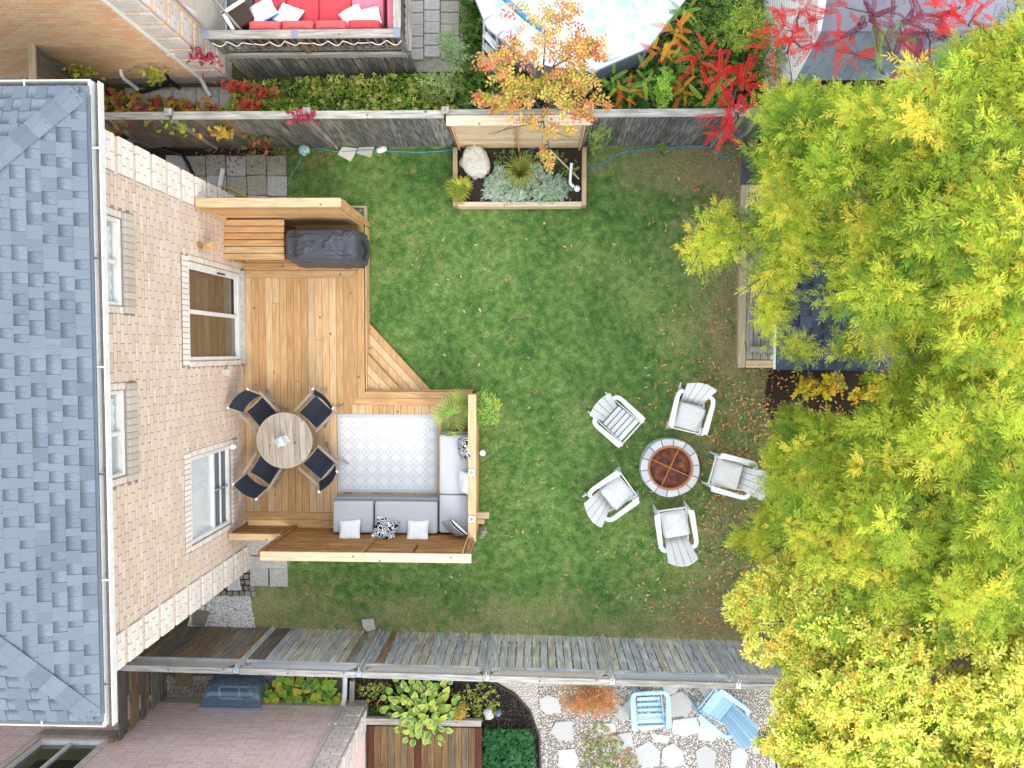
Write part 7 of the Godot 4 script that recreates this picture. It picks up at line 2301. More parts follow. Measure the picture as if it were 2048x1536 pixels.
func south_yard() -> void:
	var small: Array = [oval_spray(71, 9, 0.05, 0.028, 0.2), oval_spray(72, 8, 0.045, 0.026, 0.2)]
	hosta("bright green hosta cluster with a few yellow leaves beside the window well, bottom left", PackedVector2Array([Vector2(-5.515, 7.066), Vector2(-5, 6.952), Vector2(-4.539, 6.944), Vector2(-4.129, 6.936), Vector2(-5.106, 7.214), Vector2(-4.593, 7.225), Vector2(-4.08, 7.195), Vector2(-4.793, 6.793), Vector2(-4.281, 6.763)]), Vector3(-4.693, 0, 7.03), 170, Vector2(0.15, 0.21), [L(0.16, 0.32, 0.035), L(0.22, 0.40, 0.04), L(0.28, 0.45, 0.06), L(0.10, 0.24, 0.05), L(0.5, 0.46, 0.04)], L(0.42, 0.52, 0.16), 81, 0.26)
	hosta("round variegated hosta with pale leaf margins in the dark mulch bed", PackedVector2Array([Vector2(-2.195, 7.21), Vector2(-2.195, 7.21), Vector2(-2.347, 7.058), Vector2(-1.992, 7.052), Vector2(-2.246, 7.418), Vector2(-1.941, 7.361)]), Vector3(-2.195, 0, 7.21), 240, Vector2(0.13, 0.18), [L(0.14, 0.28, 0.05), L(0.22, 0.38, 0.06), L(0.40, 0.48, 0.07), L(0.30, 0.42, 0.07)], L(0.66, 0.68, 0.34), 82, 0.62)
	# little plants on the mulch, and the green mat
	ground_cover("foliage", "small yellow green seedlings on the dark mulch round the variegated hosta", "plants", three_leaf(), PackedVector2Array([Vector2(-3.515, 6.718), Vector2(-2.752, 6.673), Vector2(-2.652, 7.064), Vector2(-1.031, 6.642), Vector2(-0.628, 6.769), Vector2(-0.626, 7.232), Vector2(-1.03, 7.446), Vector2(-1.435, 7.041), Vector2(-1.738, 6.686), Vector2(-2.752, 6.673), Vector2(-2.959, 7.484), Vector2(-3.316, 7.491)]), 620, Vector2(0.03, 0.14), Vector2(0.5, 0.95), [L(0.10, 0.16, 0.04), L(0.26, 0.30, 0.06), L(0.45, 0.42, 0.10)], 801)
	ground_cover("foliage", "soft green low plants round the terracotta ring in the mulch bed", "plants", three_leaf(), PackedVector2Array([Vector2(-3.314, 7.232), Vector2(-2.754, 7.118), Vector2(-2.654, 7.603), Vector2(-3.317, 7.616)]), 420, Vector2(0.03, 0.14), Vector2(0.5, 0.9), [L(0.06, 0.17, 0.04), L(0.14, 0.28, 0.06)], 802)
	ground_cover("foliage", "dense dark green ground cover square beside the brown deck, bottom edge", "plants", three_leaf(), PackedVector2Array([Vector2(-0.948, 7.569), Vector2(-0.02, 7.55), Vector2(0.062, 7.838), Vector2(0.088, 8.874), Vector2(-1.047, 8.9)]), 2600, Vector2(0.08, 0.22), Vector2(0.6, 1.0), [L(0.02, 0.09, 0.03), L(0.04, 0.15, 0.05), L(0.09, 0.24, 0.08)], 803, 0.2)
	ground_cover("weeds", "patchy grass and weeds between the flagstones, bottom edge", "weeds", three_leaf(), PackedVector2Array([Vector2(1.036, 7.56), Vector2(1.385, 7.399), Vector2(1.991, 7.901), Vector2(2.4, 8.615), Vector2(0.995, 8.646)]), 700, Vector2(0.02, 0.10), Vector2(0.4, 0.8), [L(0.10, 0.18, 0.04), L(0.24, 0.32, 0.06), L(0.38, 0.30, 0.1), L(0.5, 0.2, 0.1)], 804, 0.3)
	bush("weed", "rusty brown plant between variegated hosta and curved mulch edge", Vector3(-1.354, 0.3, 7.091), Vector3(0.16, 0.25, 0.2), 30, small, [L(0.3, 0.14, 0.06), L(0.5, 0.34, 0.06), L(0.3, 0.3, 0.06)], 811)
	bush("maple_shrub", "feathery orange and green dwarf maple beside the curved mulch bed, under the fence", Vector3(1.13, 0.6, 6.614), Vector3(0.64, 0.45, 0.42), 420, [oval_spray(73, 9, 0.055, 0.012, 0.18), oval_spray(74, 10, 0.05, 0.011, 0.2)], [L(0.22, 0.28, 0.05), L(0.42, 0.30, 0.07), L(0.56, 0.26, 0.10), L(0.58, 0.16, 0.10)], 812, Vector2(0.7, 1.1), "shrub", 0.05)
	# mulch crumbs, pebbles
	var chip := MB.new().box(Transform3D.IDENTITY, Vector3(0.05, 0.012, 0.018)).done()
	pebbles("bark_mulch", "dark bark chips of the curved mulch bed", "mulch", chip, PackedVector2Array([Vector2(-3.749, 6.629), Vector2(-1.637, 6.592), Vector2(-0.779, 6.638), Vector2(-0.325, 6.887), Vector2(-0.042, 7.221), Vector2(0.142, 7.733), Vector2(0.167, 8.457), Vector2(-3.763, 8.543)]), 5200, 0.035, Vector2(0.5, 1.2), [L(0.02, 0.017, 0.015), L(0.05, 0.04, 0.035), L(0.10, 0.08, 0.065)], 821)
	var stone := MB.new().soft(Transform3D.IDENTITY, Vector3(0.034, 0.02, 0.028), 0.9, 0.9, 7, 4).done()
	var pg := [L(0.50, 0.44, 0.40), L(0.60, 0.55, 0.50), L(0.68, 0.63, 0.58), L(0.78, 0.74, 0.70)]
	pebbles("gravel", "pinkish pea gravel of the neighbour's yard between the flagstones", "gravel", stone, PackedVector2Array([Vector2(-0.628, 6.563), Vector2(4.747, 6.518), Vector2(4.988, 8.557), Vector2(0.238, 8.663), Vector2(0.183, 7.732), Vector2(-0.022, 7.169), Vector2(-0.325, 6.835)]), 15000, 0.014, Vector2(0.5, 1.15), pg, 822)
	pebbles("gravel", "brownish gravel strip between slatted fence and pink house", "gravel", stone, PackedVector2Array([Vector2(-7.418, 6.653), Vector2(-5.51, 6.619), Vector2(-5.516, 7.118), Vector2(-7.428, 7.206)]), 3600, 0.016, Vector2(0.5, 1.1), [L(0.2, 0.15, 0.12), L(0.34, 0.28, 0.24), L(0.48, 0.43, 0.38)], 823)
	pebbles("gravel", "white and grey pebbles in the corner between main house and slatted fence", "gravel", stone, PackedVector2Array([Vector2(-6.876, 5.225), Vector2(-6.512, 4.963), Vector2(-5.693, 4.971), Vector2(-5.579, 5.649), Vector2(-6.987, 5.671)]), 4200, 0.016, Vector2(0.8, 1.5), [L(0.3, 0.29, 0.27), L(0.62, 0.6, 0.56), L(0.78, 0.77, 0.74)], 824)
	# flagstones
	var fs := ground_piece("flagstone_path", MB.new().prism(PackedVector2Array([Vector2(0.137, 6.724), Vector2(4.75, 6.64), Vector2(4.785, 8.356), Vector2(0.146, 8.457)]), -0.1, 0.011).done(), mat(0xcfc4b8, 0.72, 1.0, mottle_tex(321, 0.5, 0.45, 1.0), Vector3(3, 3, 3), true))
	var stones := bricks([0xdcdad6, 0xd2d0ce, 0xe4e0da, 0xcac8c4], 0.86)
	var plates := [PackedVector2Array([Vector2(0.158, 6.991), Vector2(0.328, 6.885), Vector2(0.54, 6.963), Vector2(0.602, 7.229), Vector2(0.331, 7.296), Vector2(0.2, 7.196)]), PackedVector2Array([Vector2(0.503, 7.437), Vector2(0.834, 7.41), Vector2(0.837, 7.801), Vector2(0.566, 7.827), Vector2(0.383, 7.645)]), PackedVector2Array([Vector2(0.567, 8.013), Vector2(0.869, 7.986), Vector2(0.971, 8.232), Vector2(0.892, 8.4), Vector2(0.549, 8.366)]), PackedVector2Array([Vector2(1.733, 7.187), Vector2(1.999, 6.925), Vector2(2.063, 7.232), Vector2(1.885, 7.389), Vector2(1.705, 7.351)]), PackedVector2Array([Vector2(1.285, 7.452), Vector2(1.686, 7.444), Vector2(1.708, 7.619), Vector2(1.388, 7.708)]), PackedVector2Array([Vector2(1.538, 7.704), Vector2(2.007, 7.613), Vector2(2.071, 7.951), Vector2(1.742, 8.009)]), PackedVector2Array([Vector2(2.133, 7.282), Vector2(2.581, 7.222), Vector2(2.684, 7.496), Vector2(2.237, 7.608), Vector2(2.066, 7.488)]), PackedVector2Array([Vector2(2.676, 6.913), Vector2(2.992, 6.754), Vector2(3.223, 6.954), Vector2(3.129, 7.262), Vector2(2.831, 7.288)]), PackedVector2Array([Vector2(2.832, 7.35), Vector2(3.298, 7.279), Vector2(3.382, 7.585), Vector2(3.036, 7.695), Vector2(2.805, 7.597)]), PackedVector2Array([Vector2(2.111, 7.95), Vector2(2.369, 7.79), Vector2(2.592, 7.992), Vector2(2.576, 8.301), Vector2(2.197, 8.371), Vector2(2.014, 8.189)]), PackedVector2Array([Vector2(2.641, 7.939), Vector2(2.839, 7.832), Vector2(3.04, 7.982), Vector2(3.074, 8.239), Vector2(2.796, 8.348), Vector2(2.614, 8.197)]), PackedVector2Array([Vector2(3.289, 7.977), Vector2(3.486, 7.85), Vector2(3.707, 7.989), Vector2(3.673, 8.329), Vector2(3.345, 8.346)]), PackedVector2Array([Vector2(3.379, 7.36), Vector2(3.78, 7.638), Vector2(3.634, 7.785), Vector2(3.335, 7.75)]), PackedVector2Array([Vector2(4.004, 7.962), Vector2(4.181, 7.856), Vector2(4.343, 8.037), Vector2(4.289, 8.316), Vector2(3.991, 8.332)]), PackedVector2Array([Vector2(3.318, 6.697), Vector2(3.763, 6.638), Vector2(3.865, 6.819), Vector2(3.47, 6.898)]), PackedVector2Array([Vector2(4.377, 7.729), Vector2(4.672, 7.641), Vector2(4.659, 8), Vector2(4.432, 8.035)]), PackedVector2Array([Vector2(2.387, 7.636), Vector2(2.787, 7.679), Vector2(2.739, 7.834), Vector2(2.469, 7.809)]), PackedVector2Array([Vector2(2.623, 6.679), Vector2(2.971, 6.652), Vector2(2.874, 6.807), Vector2(2.656, 6.883)])]
	for i in plates.size():
		put(fs, "flagstone", MB.new().prism(plates[i], 0.012, 0.032 + 0.004 * (i % 3), Transform3D.IDENTITY, 0.006).done(), stones[i % 4])
	# brown deck of the neighbour
	var o := thing("wooden_deck", "neighbour's small brown and grey striped wooden deck at the bottom edge", "deck", Vector3(-2.2, 0, 8.2))
	var browns: Array = []
	browns.append_array(planks([0xb08a5c, 0xa07c56, 0x9c8870], 0.75, 71, 0.5, 5))
	put(o, "frame", MB.new().box(T(Vector3(-2.15, 0.18, 8.55)), Vector3(2.15, 0.34, 2.3)).done(), mat(0x5a4436, 0.6, 0.9))
	for i in 17:
		var hexed := i == 0 or i == 7 or i == 16
		put(o, "deck_board", board(Vector3(0.128, 0.03, 2.35), 0.005), mat(0x7a4630, 0.7, 0.8, wood_tex(71, 0.62, 6), Vector3(0.42, 1.7, 1)) if hexed else browns[(i * 5) % 9], T(Vector3(-3.17 + i * 0.134, 0.37, 8.58)))
	put(o, "edge_beam", MB.new().bar(Vector3(-3.28, 0.33, 7.32), Vector3(-0.98, 0.33, 7.32), 0.13, 0.1, 0.006).done(), M.silver[2])
	put(o, "skirt_board", MB.new().bar(Vector3(-1.03, 0.18, 7.4), Vector3(-1.03, 0.18, 9.7), 0.03, 0.3, 0.004).done(), mat(0x6e3c2c, 0.7))
	solo("edging_beam", MB.new().bar(Vector3(-3.596, 0.08, 6.63), Vector3(-3.61, 0.08, 7.166), 0.09, 0.12, 0.008).done(), M.silver[1], "short grey timber edging at the corner of the mulch bed, under the slatted fence", "timber")
	var ring := thing("terracotta_ring", "broken terracotta pot rim lying in the mulch bed's green plants", "pot", Vector3(-2.967, 0.05, 7.148))
	var rp: Array = []
	var rc := Vector3(-2.946, 0.1, 7.122)
	for i in 22:
		var a := lerpf(-0.6, 3.9, i / 21.0)
		rp.append(rc + Vector3(cos(a + 0.4) * 0.145, 0, sin(a + 0.4) * 0.145))
	put(ring, "rim", MB.new().tube(rp, 0.017, 0.017, 7).done(), mat(0xe08848, 0.8, 0.8))
	solo("stone_ball", MB.new().soft(T(Vector3(-0.662, 0.09, 7.258)), Vector3(0.13, 0.12, 0.13), 1.0, 1.0, 18, 9).done(), mat(0x7c90b4, 0.75, 0.5), "slate blue ball on the dark mulch beside a pale stone", "ball")
	solo("stone", MB.new().soft(T(Vector3(-0.854, 0.06, 7.288), 0.4), Vector3(0.2, 0.12, 0.24), 0.8, 0.7, 14, 8, 0.2).done(), stones[2], "pale flat stone beside the slate blue ball in the mulch bed", "stone")
	# lawn edging of the mulch bed
	var ed: Array = []
	for p in PackedVector2Array([Vector2(-1.587, 6.591), Vector2(-0.779, 6.638), Vector2(-0.325, 6.887), Vector2(-0.022, 7.22), Vector2(0.162, 7.732), Vector2(0.198, 8.664)]):
		ed.append(Vector3(p.x, 0.05, p.y))
	solo("lawn_edging", MB.new().tube(ed, 0.022, 0.022, 6).done(), mat(0x4a4440, 0.7, 0.6), "dark curved plastic edging between mulch bed and gravel", "edging")
	# two blue chairs
	var bm := [mat(0xb4daf4, 0.84, 0.5), mat(0xc0e2f6, 0.84, 0.5), mat(0xaad2ee, 0.84, 0.5)]
	var ch := adirondack("garden_chair", bm, 7, "pale blue slatted chairs on the flagstones")
	var p0 := Vector3(2.301, 0.35, 6.875)
	var p1 := Vector3(3.726, 0.35, 6.968)
	p0.y = 0.03
	p1.y = 0.03
	ch.transform = T(p0, 0.06)
	ch.set_meta("label", "pale blue slatted garden chair facing down, beside the orange dwarf maple")
	again(ch, T(p1, -2.2), "pale blue slatted garden chair turned aslant, at the yellow tree's edge")
	# the window well's clear cover
	o = thing("window_well", "clear blue plastic dome over a window well against the pink brick house", "window well cover", Vector3(-5.9, 0, 6.95))
	var rows: Array = []
	for i in 9:
		var q := PackedVector3Array()
		var f := i / 8.0
		for j in 25:
			var a := PI * j / 24.0
			var rx := 0.60 * lerpf(0.94, 1.0, f)
			var rz := lerpf(0.50, 0.01, f * f * f)
			q.append(Vector3(-5.93 - signf(cos(a)) * pow(absf(cos(a)), 0.35) * rx, 0.04 + 0.42 * sin(f * PI * 0.5), 7.09 - pow(sin(a), 0.4) * rz))
		rows.append(q)
	var tint := StandardMaterial3D.new()
	tint.albedo_color = Color(0.36, 0.48, 0.60, 0.55)
	tint.transparency = BaseMaterial3D.TRANSPARENCY_ALPHA
	tint.roughness = 0.08
	put(o, "dome", MB.new().sheet(rows).done(), tint)
	put(o, "flange", MB.new().bar(Vector3(-6.55, 0.48, 7.06), Vector3(-5.30, 0.48, 7.06), 0.06, 0.03, 0.006).done(), mat(0x8a96b8, 0.8, 0.4))
	put(o, "well_ring", MB.new().tube([Vector3(-6.52, 0.05, 7.08), Vector3(-6.5, 0.05, 6.72), Vector3(-6.36, 0.05, 6.60), Vector3(-5.5, 0.05, 6.60), Vector3(-5.36, 0.05, 6.72), Vector3(-5.34, 0.05, 7.08)], 0.03, 0.03, 7).done(), mat(0x50607a, 0.7, 0.5))
	var wf := put(o, "window", MB.new().bar(Vector3(-6.3, 0.09, 7.04), Vector3(-5.5, 0.09, 7.04), 0.04, 0.05).bar(Vector3(-6.3, 0.09, 6.80), Vector3(-5.5, 0.09, 6.80), 0.04, 0.05).bar(Vector3(-6.3, 0.09, 6.8), Vector3(-6.3, 0.09, 7.04), 0.04, 0.05).bar(Vector3(-5.5, 0.09, 6.8), Vector3(-5.5, 0.09, 7.04), 0.04, 0.05).bar(Vector3(-5.9, 0.09, 6.8), Vector3(-5.9, 0.09, 7.04), 0.03, 0.05).done(), M.white)
	put(wf, "pane", MB.new().box(T(Vector3(-5.9, 0.07, 6.92)), Vector3(0.8, 0.01, 0.24)).done(), M.black_shiny)
	solo("paving_slab", MB.new().box(T(Vector3(-7.062, 0.03, 6.695), 0.05), Vector3(0.34, 0.05, 0.3), 0.008).done(), mat(0x9a8668, 0.75, 0.9, mottle_tex(303, 0.03, 0.72, 1.0), Vector3(1.3, 1.3, 1.3), true), "brown paving slab in the gravel strip by the cross fence", "slab")

func pebbles(called: String, label: String, cat: String, mesh: Mesh, area: PackedVector2Array, n: int, y: float, size: Vector2, pal: Array, sd: int) -> void:
	var r := RandomNumberGenerator.new()
	r.seed = sd
	var lo := area[0]
	var hi := area[0]
	for p in area:
		lo = lo.min(p)
		hi = hi.max(p)
	var at: Array = []
	var col: Array = []
	for i in n:
		var p := Vector2(r.randf_range(lo.x, hi.x), r.randf_range(lo.y, hi.y))
		if Geometry2D.is_point_in_polygon(p, area):
			at.append(Transform3D(Basis.from_euler(Vector3(r.randfn() * 0.3, r.randf() * TAU, r.randfn() * 0.3)).scaled(Vector3.ONE * r.randf_range(size.x, size.y)), Vector3(p.x, y + r.randf() * 0.006, p.y)))
			col.append(mix3(pal, r.randf()))
	var o := scatter(self, called, mesh, leaf_mat(0.0, 0.9), at, col)
	tag(o, label, cat)

# ---------------------------------------------------------------- small things of the garden
func small_things() -> void:
	var r := RandomNumberGenerator.new()
	r.seed = 12
	# slabs at the north corner of the house
	var pv := ground_piece("paved_path", MB.new().box(T(Vector3(-6.6, -0.02, -3.45)), Vector3(3.0, 0.06, 1.0)).done(), M.soil)
	for i in 6:
		for j in 3:
			if i == 0 and j > 0:
				continue
			put(pv, "paver", board(Vector3(0.385, 0.04, 0.385), 0.006), M.concrete_dark if (i + j) % 3 > 0 else M.concrete, T(Vector3(-7.02 + i * 0.40 + 0.012 * j - 0.02, 0.028 + 0.005 * ((i * 5 + j) % 3), -3.62 + j * 0.395 + 0.02 * (i % 2)), 0.02 * ((i + j) % 3 - 1)))
	# cobbles along the south corner
	var cb := ground_piece("cobbled_path", MB.new().prism(PackedVector2Array([Vector2(-6.513, 4.983), Vector2(-5.835, 4.134), Vector2(-5.662, 4.132), Vector2(-5.673, 4.971)]), -0.1, 0.008).done(), M.soil)
	var cm: Array = []
	for q in [0xb4a898, 0xc0b4a4, 0xa89e8e]:
		cm.append(mat(q, 0.8, 0.9, mottle_tex(303, 0.03, 0.72, 1.0), Vector3(2, 2, 2), true))
	for i in 5:
		for j in 9:
			if i < 2 and j > 4:
				continue
			put(cb, "cobble", board(Vector3(snappedf(r.randf_range(0.09, 0.115), 0.01), 0.05, snappedf(r.randf_range(0.09, 0.11), 0.01)), 0.01), pick(cm), T(Vector3(-5.60 - j * 0.122 - 0.03 * (i % 2), 0.028, 4.44 + i * 0.118), r.randfn() * 0.06))
	# concrete step and slabs at the gate
	var st := thing("concrete_steps", "pale concrete slabs and step below the gate, beside the tall privacy wall", "steps", Vector3(-5.279, 0, 4.535))
	put(st, "slab", MB.new().box(T(Vector3(-5.482, 0.03, 4.559)), Vector3(0.365, 0.06, 0.38), 0.008).done(), M.concrete)
	put(st, "slab", MB.new().box(T(Vector3(-5.085, 0.03, 4.564)), Vector3(0.365, 0.06, 0.38), 0.008).done(), M.concrete)
	put(st, "step", MB.new().box(T(Vector3(-5.258, 0.1, 4.219)), Vector3(0.78, 0.18, 0.24), 0.008).done(), M.concrete)
	put(st, "step", MB.new().box(T(Vector3(-5.308, 0.17, 3.826)), Vector3(0.7, 0.32, 0.42), 0.008).done(), M.concrete)
	solo("drain_pipe", MB.new().bar(Vector3(-5.598, 0.3, 3.864), Vector3(-5.691, 0.06, 4.318), 0.07, 0.05, 0.01).done(), mat(0xc4c4c4, 0.8, 0.4), "short grey pipe on the brick corner beside the concrete step", "pipe")
	# splash block at the corner
	var sp := thing("splash_block", "pale plastic splash block with white rims at the foot of the cream brick corner", "splash block", Vector3(-6.008, 0.02, 4.692))
	put(sp, "tray", MB.new().box(T(Vector3(-5.995, 0.05, 4.662)), Vector3(0.22, 0.03, 0.36), 0.006).done(), mat(0xd4d2d2, 0.84, 0.6))
	put(sp, "rim", MB.new().bar(Vector3(-6.092, 0.08, 4.521), Vector3(-6.087, 0.08, 4.837), 0.02, 0.04, 0.004).bar(Vector3(-5.898, 0.08, 4.488), Vector3(-5.852, 0.08, 4.823), 0.02, 0.04, 0.004).done(), M.white)
	# loose flat stones
	solo("paving_slab", MB.new().prism(PackedVector2Array([Vector2(-6.846, 5.235), Vector2(-6.518, 5.292), Vector2(-6.605, 5.582), Vector2(-6.872, 5.566)]), 0.01, 0.06, Transform3D.IDENTITY, 0.008).done(), mat(0xa29a86, 0.75, 0.9, mottle_tex(303, 0.03, 0.72, 1.0), Vector3(1.3, 1.3, 1.3), true), "square tan slab among the white pebbles near the brick corner", "slab")
	solo("paving_slab", MB.new().prism(PackedVector2Array([Vector2(-3.416, 5.409), Vector2(-3.173, 5.385), Vector2(-3.133, 5.61), Vector2(-3.316, 5.654), Vector2(-3.397, 5.553)]), 0.01, 0.045, Transform3D.IDENTITY, 0.008).done(), M.concrete, "grey flat stone in the grass against the slatted fence", "slab")
	solo("paving_slab", MB.new().prism(PackedVector2Array([Vector2(-3.735, -3.97), Vector2(-3.44, -3.93), Vector2(-3.58, -3.68), Vector2(-3.835, -3.816)]), 0.01, 0.05, Transform3D.IDENTITY, 0.006).done(), mat(0xe8e4da, 0.8, 0.9), "pale square stepping slab on the grass right of the patterned ball", "slab")
	solo("paving_slab", MB.new().prism(PackedVector2Array([Vector2(-3.42, -3.949), Vector2(-3.106, -3.967), Vector2(-3.185, -3.756), Vector2(-3.46, -3.834)]), 0.01, 0.05, Transform3D.IDENTITY, 0.006).done(), mat(0xd8ccb8, 0.8, 0.9), "tan stepping slab beside the pale one at the board fence", "slab")
	solo("stone", MB.new().soft(T(Vector3(-2.968, 0.05, -3.905), 0.3), Vector3(0.22, 0.12, 0.13), 0.8, 0.7, 14, 8, 0.2).done(), mat(0xf0efe9, 0.86, 0.9), "small white stone at the board fence's foot, right of the tan slab", "stone")
	solo("stone", MB.new().soft(T(Vector3(-3.751, 0.08, -2.861), 0.1), Vector3(0.2, 0.16, 0.12), 0.7, 0.6, 14, 8, 0.2).done(), M.white, "white lump at the end of the tall privacy wall behind the grill", "stone")
	# the ball
	var bt := picture(64, 32, func(x, y): return Color(0.9, 0.95, 0.95) if sin(x * 0.55) * sin(y * 0.6) > -0.1 else Color(0.25, 0.72, 0.72))
	solo("ball", MB.new().lathe(range(17).map(func(i): return Vector2(sin(PI * i / 16.0) * 0.11, 0.11 - cos(PI * i / 16.0) * 0.11)), 24, T(Vector3(-4.46, 0.02, -3.871))).done(), mat(0xffffff, 0.85, 0.35, bt), "white and turquoise patterned ball on the grass by the board fence", "ball")
	# hoses
	var blue := mat(0x4aa8dc, 0.8, 0.4)
	var hose := func(called: String, pts: Array, m: Material, label: String, rad := 0.011):
		var cv := Curve3D.new()
		for i in pts.size():
			var a: Vector3 = pts[maxi(i - 1, 0)]
			var b: Vector3 = pts[mini(i + 1, pts.size() - 1)]
			cv.add_point(pts[i], (a - b) * 0.2, (b - a) * 0.2)
		cv.bake_interval = 0.06
		solo(called, MB.new().tube(Array(cv.get_baked_points()), rad, rad, 6).done(), m, label, "hose")
	hose.call("garden_hose", [Vector3(1.035, 0.02, -3.648), Vector3(1.132, 0.02, -3.552), Vector3(1.324, 0.02, -3.618), Vector3(1.516, 0.02, -3.742), Vector3(1.707, 0.02, -3.836), Vector3(2.139, 0.02, -3.901), Vector3(2.618, 0.02, -3.927), Vector3(3.191, 0.02, -3.953), Vector3(3.431, 0.02, -3.876), Vector3(3.653, 0.02, -3.743), Vector3(3.86, 0.02, -3.875), Vector3(4.048, 0.02, -4.006), Vector3(4.28, 0.04, -3.981)], blue, "blue hose lying along the board fence right of the raised bed")
	hose.call("garden_hose", [Vector3(-4.361, 0.02, -3.909), Vector3(-4.183, 0.02, -3.937), Vector3(-3.784, 0.04, -3.872), Vector3(-3.193, 0.05, -3.896), Vector3(-2.61, 0.03, -3.87), Vector3(-2.121, 0.03, -3.859), Vector3(-1.575, 0.03, -3.895)], blue, "blue hose lying along the board fence left of the raised bed")
	hose.call("garden_hose", [Vector3(-4.549, 0.02, -3.794), Vector3(-4.62, 0.02, -3.621), Vector3(-4.751, 0.02, -3.428), Vector3(-4.832, 0.02, -3.215), Vector3(-4.983, 0.02, -2.992), Vector3(-5.104, 0.02, -2.866)], mat(0x6cc0b0, 0.8, 0.4), "thin green hose running from the ball to the privacy wall")
	hose.call("garden_hose", [Vector3(-6.278, 0.12, -3.177), Vector3(-6.12, 0.14, -3.191), Vector3(-5.941, 0.1, -3.142), Vector3(-5.662, 0.06, -3.014), Vector3(-5.374, 0.04, -2.872), Vector3(-5.223, 0.05, -2.782)], mat(0xf0cc30, 0.8, 0.4), "yellow hose curving from the brick corner toward the privacy wall", 0.014)
	hose.call("cable", [Vector3(-5.606, 0.44, -1.415), Vector3(-5.605, 0.46, -1.622), Vector3(-5.536, 0.46, -1.679), Vector3(-5.443, 0.45, -1.718)], mat(0xb8c0c8, 0.8, 0.4), "thin grey cable end at the patio door's upper corner on the deck", 0.008)
	# pipes on the slabs
	solo("drain_pipe", MB.new().bar(Vector3(-6.056, 0.14, -3.528), Vector3(-6.159, 0.1, -3.103), 0.085, 0.06, 0.012).done(), M.white, "white downspout extension lying on the grey pavers", "pipe")
	solo("drain_pipe", MB.new().tube([Vector3(-7.266, 0.1, -3.928), Vector3(-7.079, 0.08, -3.875), Vector3(-6.881, 0.08, -3.807), Vector3(-6.775, 0.08, -3.632), Vector3(-6.67, 0.06, -3.376)], 0.035, 0.035, 8).done(), M.black, "black bent drain pipe on the pavers at the fence corner", "pipe")
	solo("drain_pipe", MB.new().tube([Vector3(-7.042, 0.16, -5.22), Vector3(-7.282, 0.12, -5.122), Vector3(-7.791, 0.1, -4.979), Vector3(-8.241, 0.1, -4.838)], 0.04, 0.04, 8).done(), M.black, "black drain pipe among the red creeper below the orange house", "pipe")
	var ns := ground_piece("concrete_path", MB.new().box(T(Vector3(-6.9, -0.03, -4.82)), Vector3(2.3, 0.08, 0.62)).done(), M.concrete_dark)
	for i in 5:
		put(ns, "slab", board(Vector3(0.44, 0.03, 0.55), 0.006), M.concrete, T(Vector3(-7.75 + i * 0.455, 0.03, -4.8)))
	# the pebbled corner box at the grill wall's end
	var gb := thing("gravel_box", "pebble filled corner frame at the end of the tall privacy wall behind the grill", "edging", Vector3(-3.458, 0, -2.653))
	put(gb, "frame", MB.new().bar(Vector3(-3.677, 0.1, -2.789), Vector3(-3.246, 0.1, -2.778), 0.035, 0.14, 0.004).bar(Vector3(-3.266, 0.1, -2.769), Vector3(-3.268, 0.1, -2.421), 0.035, 0.14, 0.004).done(), M.pale[2])
	put(gb, "pebble_fill", MB.new().box(T(Vector3(-3.456, 0.05, -2.605)), Vector3(0.4, 0.1, 0.36)).done(), mat(0xb4aca0, 0.75, 1.0, mottle_tex(321, 0.5, 0.45, 1.0), Vector3(4, 4, 4), true))
	for i in 22:
		put(gb, "pebble", MB.new().soft(Transform3D.IDENTITY, Vector3(0.07, 0.04, 0.05), 0.9, 0.9, 8, 5).done(), [M.concrete, M.concrete_dark, M.silver[0]][i % 3], T(Vector3(-3.441, 0.11, -2.594) + Vector3(r.randf_range(-0.16, 0.16), 0, r.randf_range(-0.15, 0.15)), r.randf() * 3.0))
	# the black frame cart by the shed
	var ct := thing("garden_cart", "black tubular garden cart on the grey gravel pad beside the shed, half under leaves", "cart", Vector3(4.437, 0, -3.878))
	put(ct, "frame", MB.new().tube([Vector3(4.233, 0.3, -3.684), Vector3(3.991, 1, -3.909), Vector3(4.01, 1.05, -3.92), Vector3(4.293, 1.05, -3.849), Vector3(4.345, 1, -3.828), Vector3(4.588, 0.3, -3.645)], 0.018, 0.018, 8).tube([Vector3(4.553, 0.3, -3.534), Vector3(4.256, 0.35, -3.615), Vector3(4.219, 0.35, -3.578), Vector3(4.238, 0.3, -3.424), Vector3(4.321, 0.28, -3.335), Vector3(4.592, 0.28, -3.334)], 0.02, 0.02, 8).done(), M.black)
	put(ct, "tub", MB.new().box(T(Vector3(4.512, 0.3, -3.683)), Vector3(0.5, 0.3, 0.5), 0.05).done(), M.black)
	for z in [-3.948, -3.46]:
		put(ct, "wheel", MB.new().lathe([Vector2(0.0, -0.03), Vector2(0.12, -0.03), Vector2(0.14, 0.0), Vector2(0.12, 0.03), Vector2(0.0, 0.03)], 18, T(Vector3(4.534, 0.14, z), 0, PI / 2)).done(), M.black)
	ground_piece("gravel_pad", MB.new().prism(PackedVector2Array([Vector2(3.996, -4.031), Vector2(5.478, -4.025), Vector2(5.498, -3.191), Vector2(3.974, -3.195)]), -0.1, 0.012).done(), mat(0x9c98a2, 0.72, 1.0, mottle_tex(321, 0.5, 0.45, 1.0), Vector3(2.5, 2.5, 2.5), true))
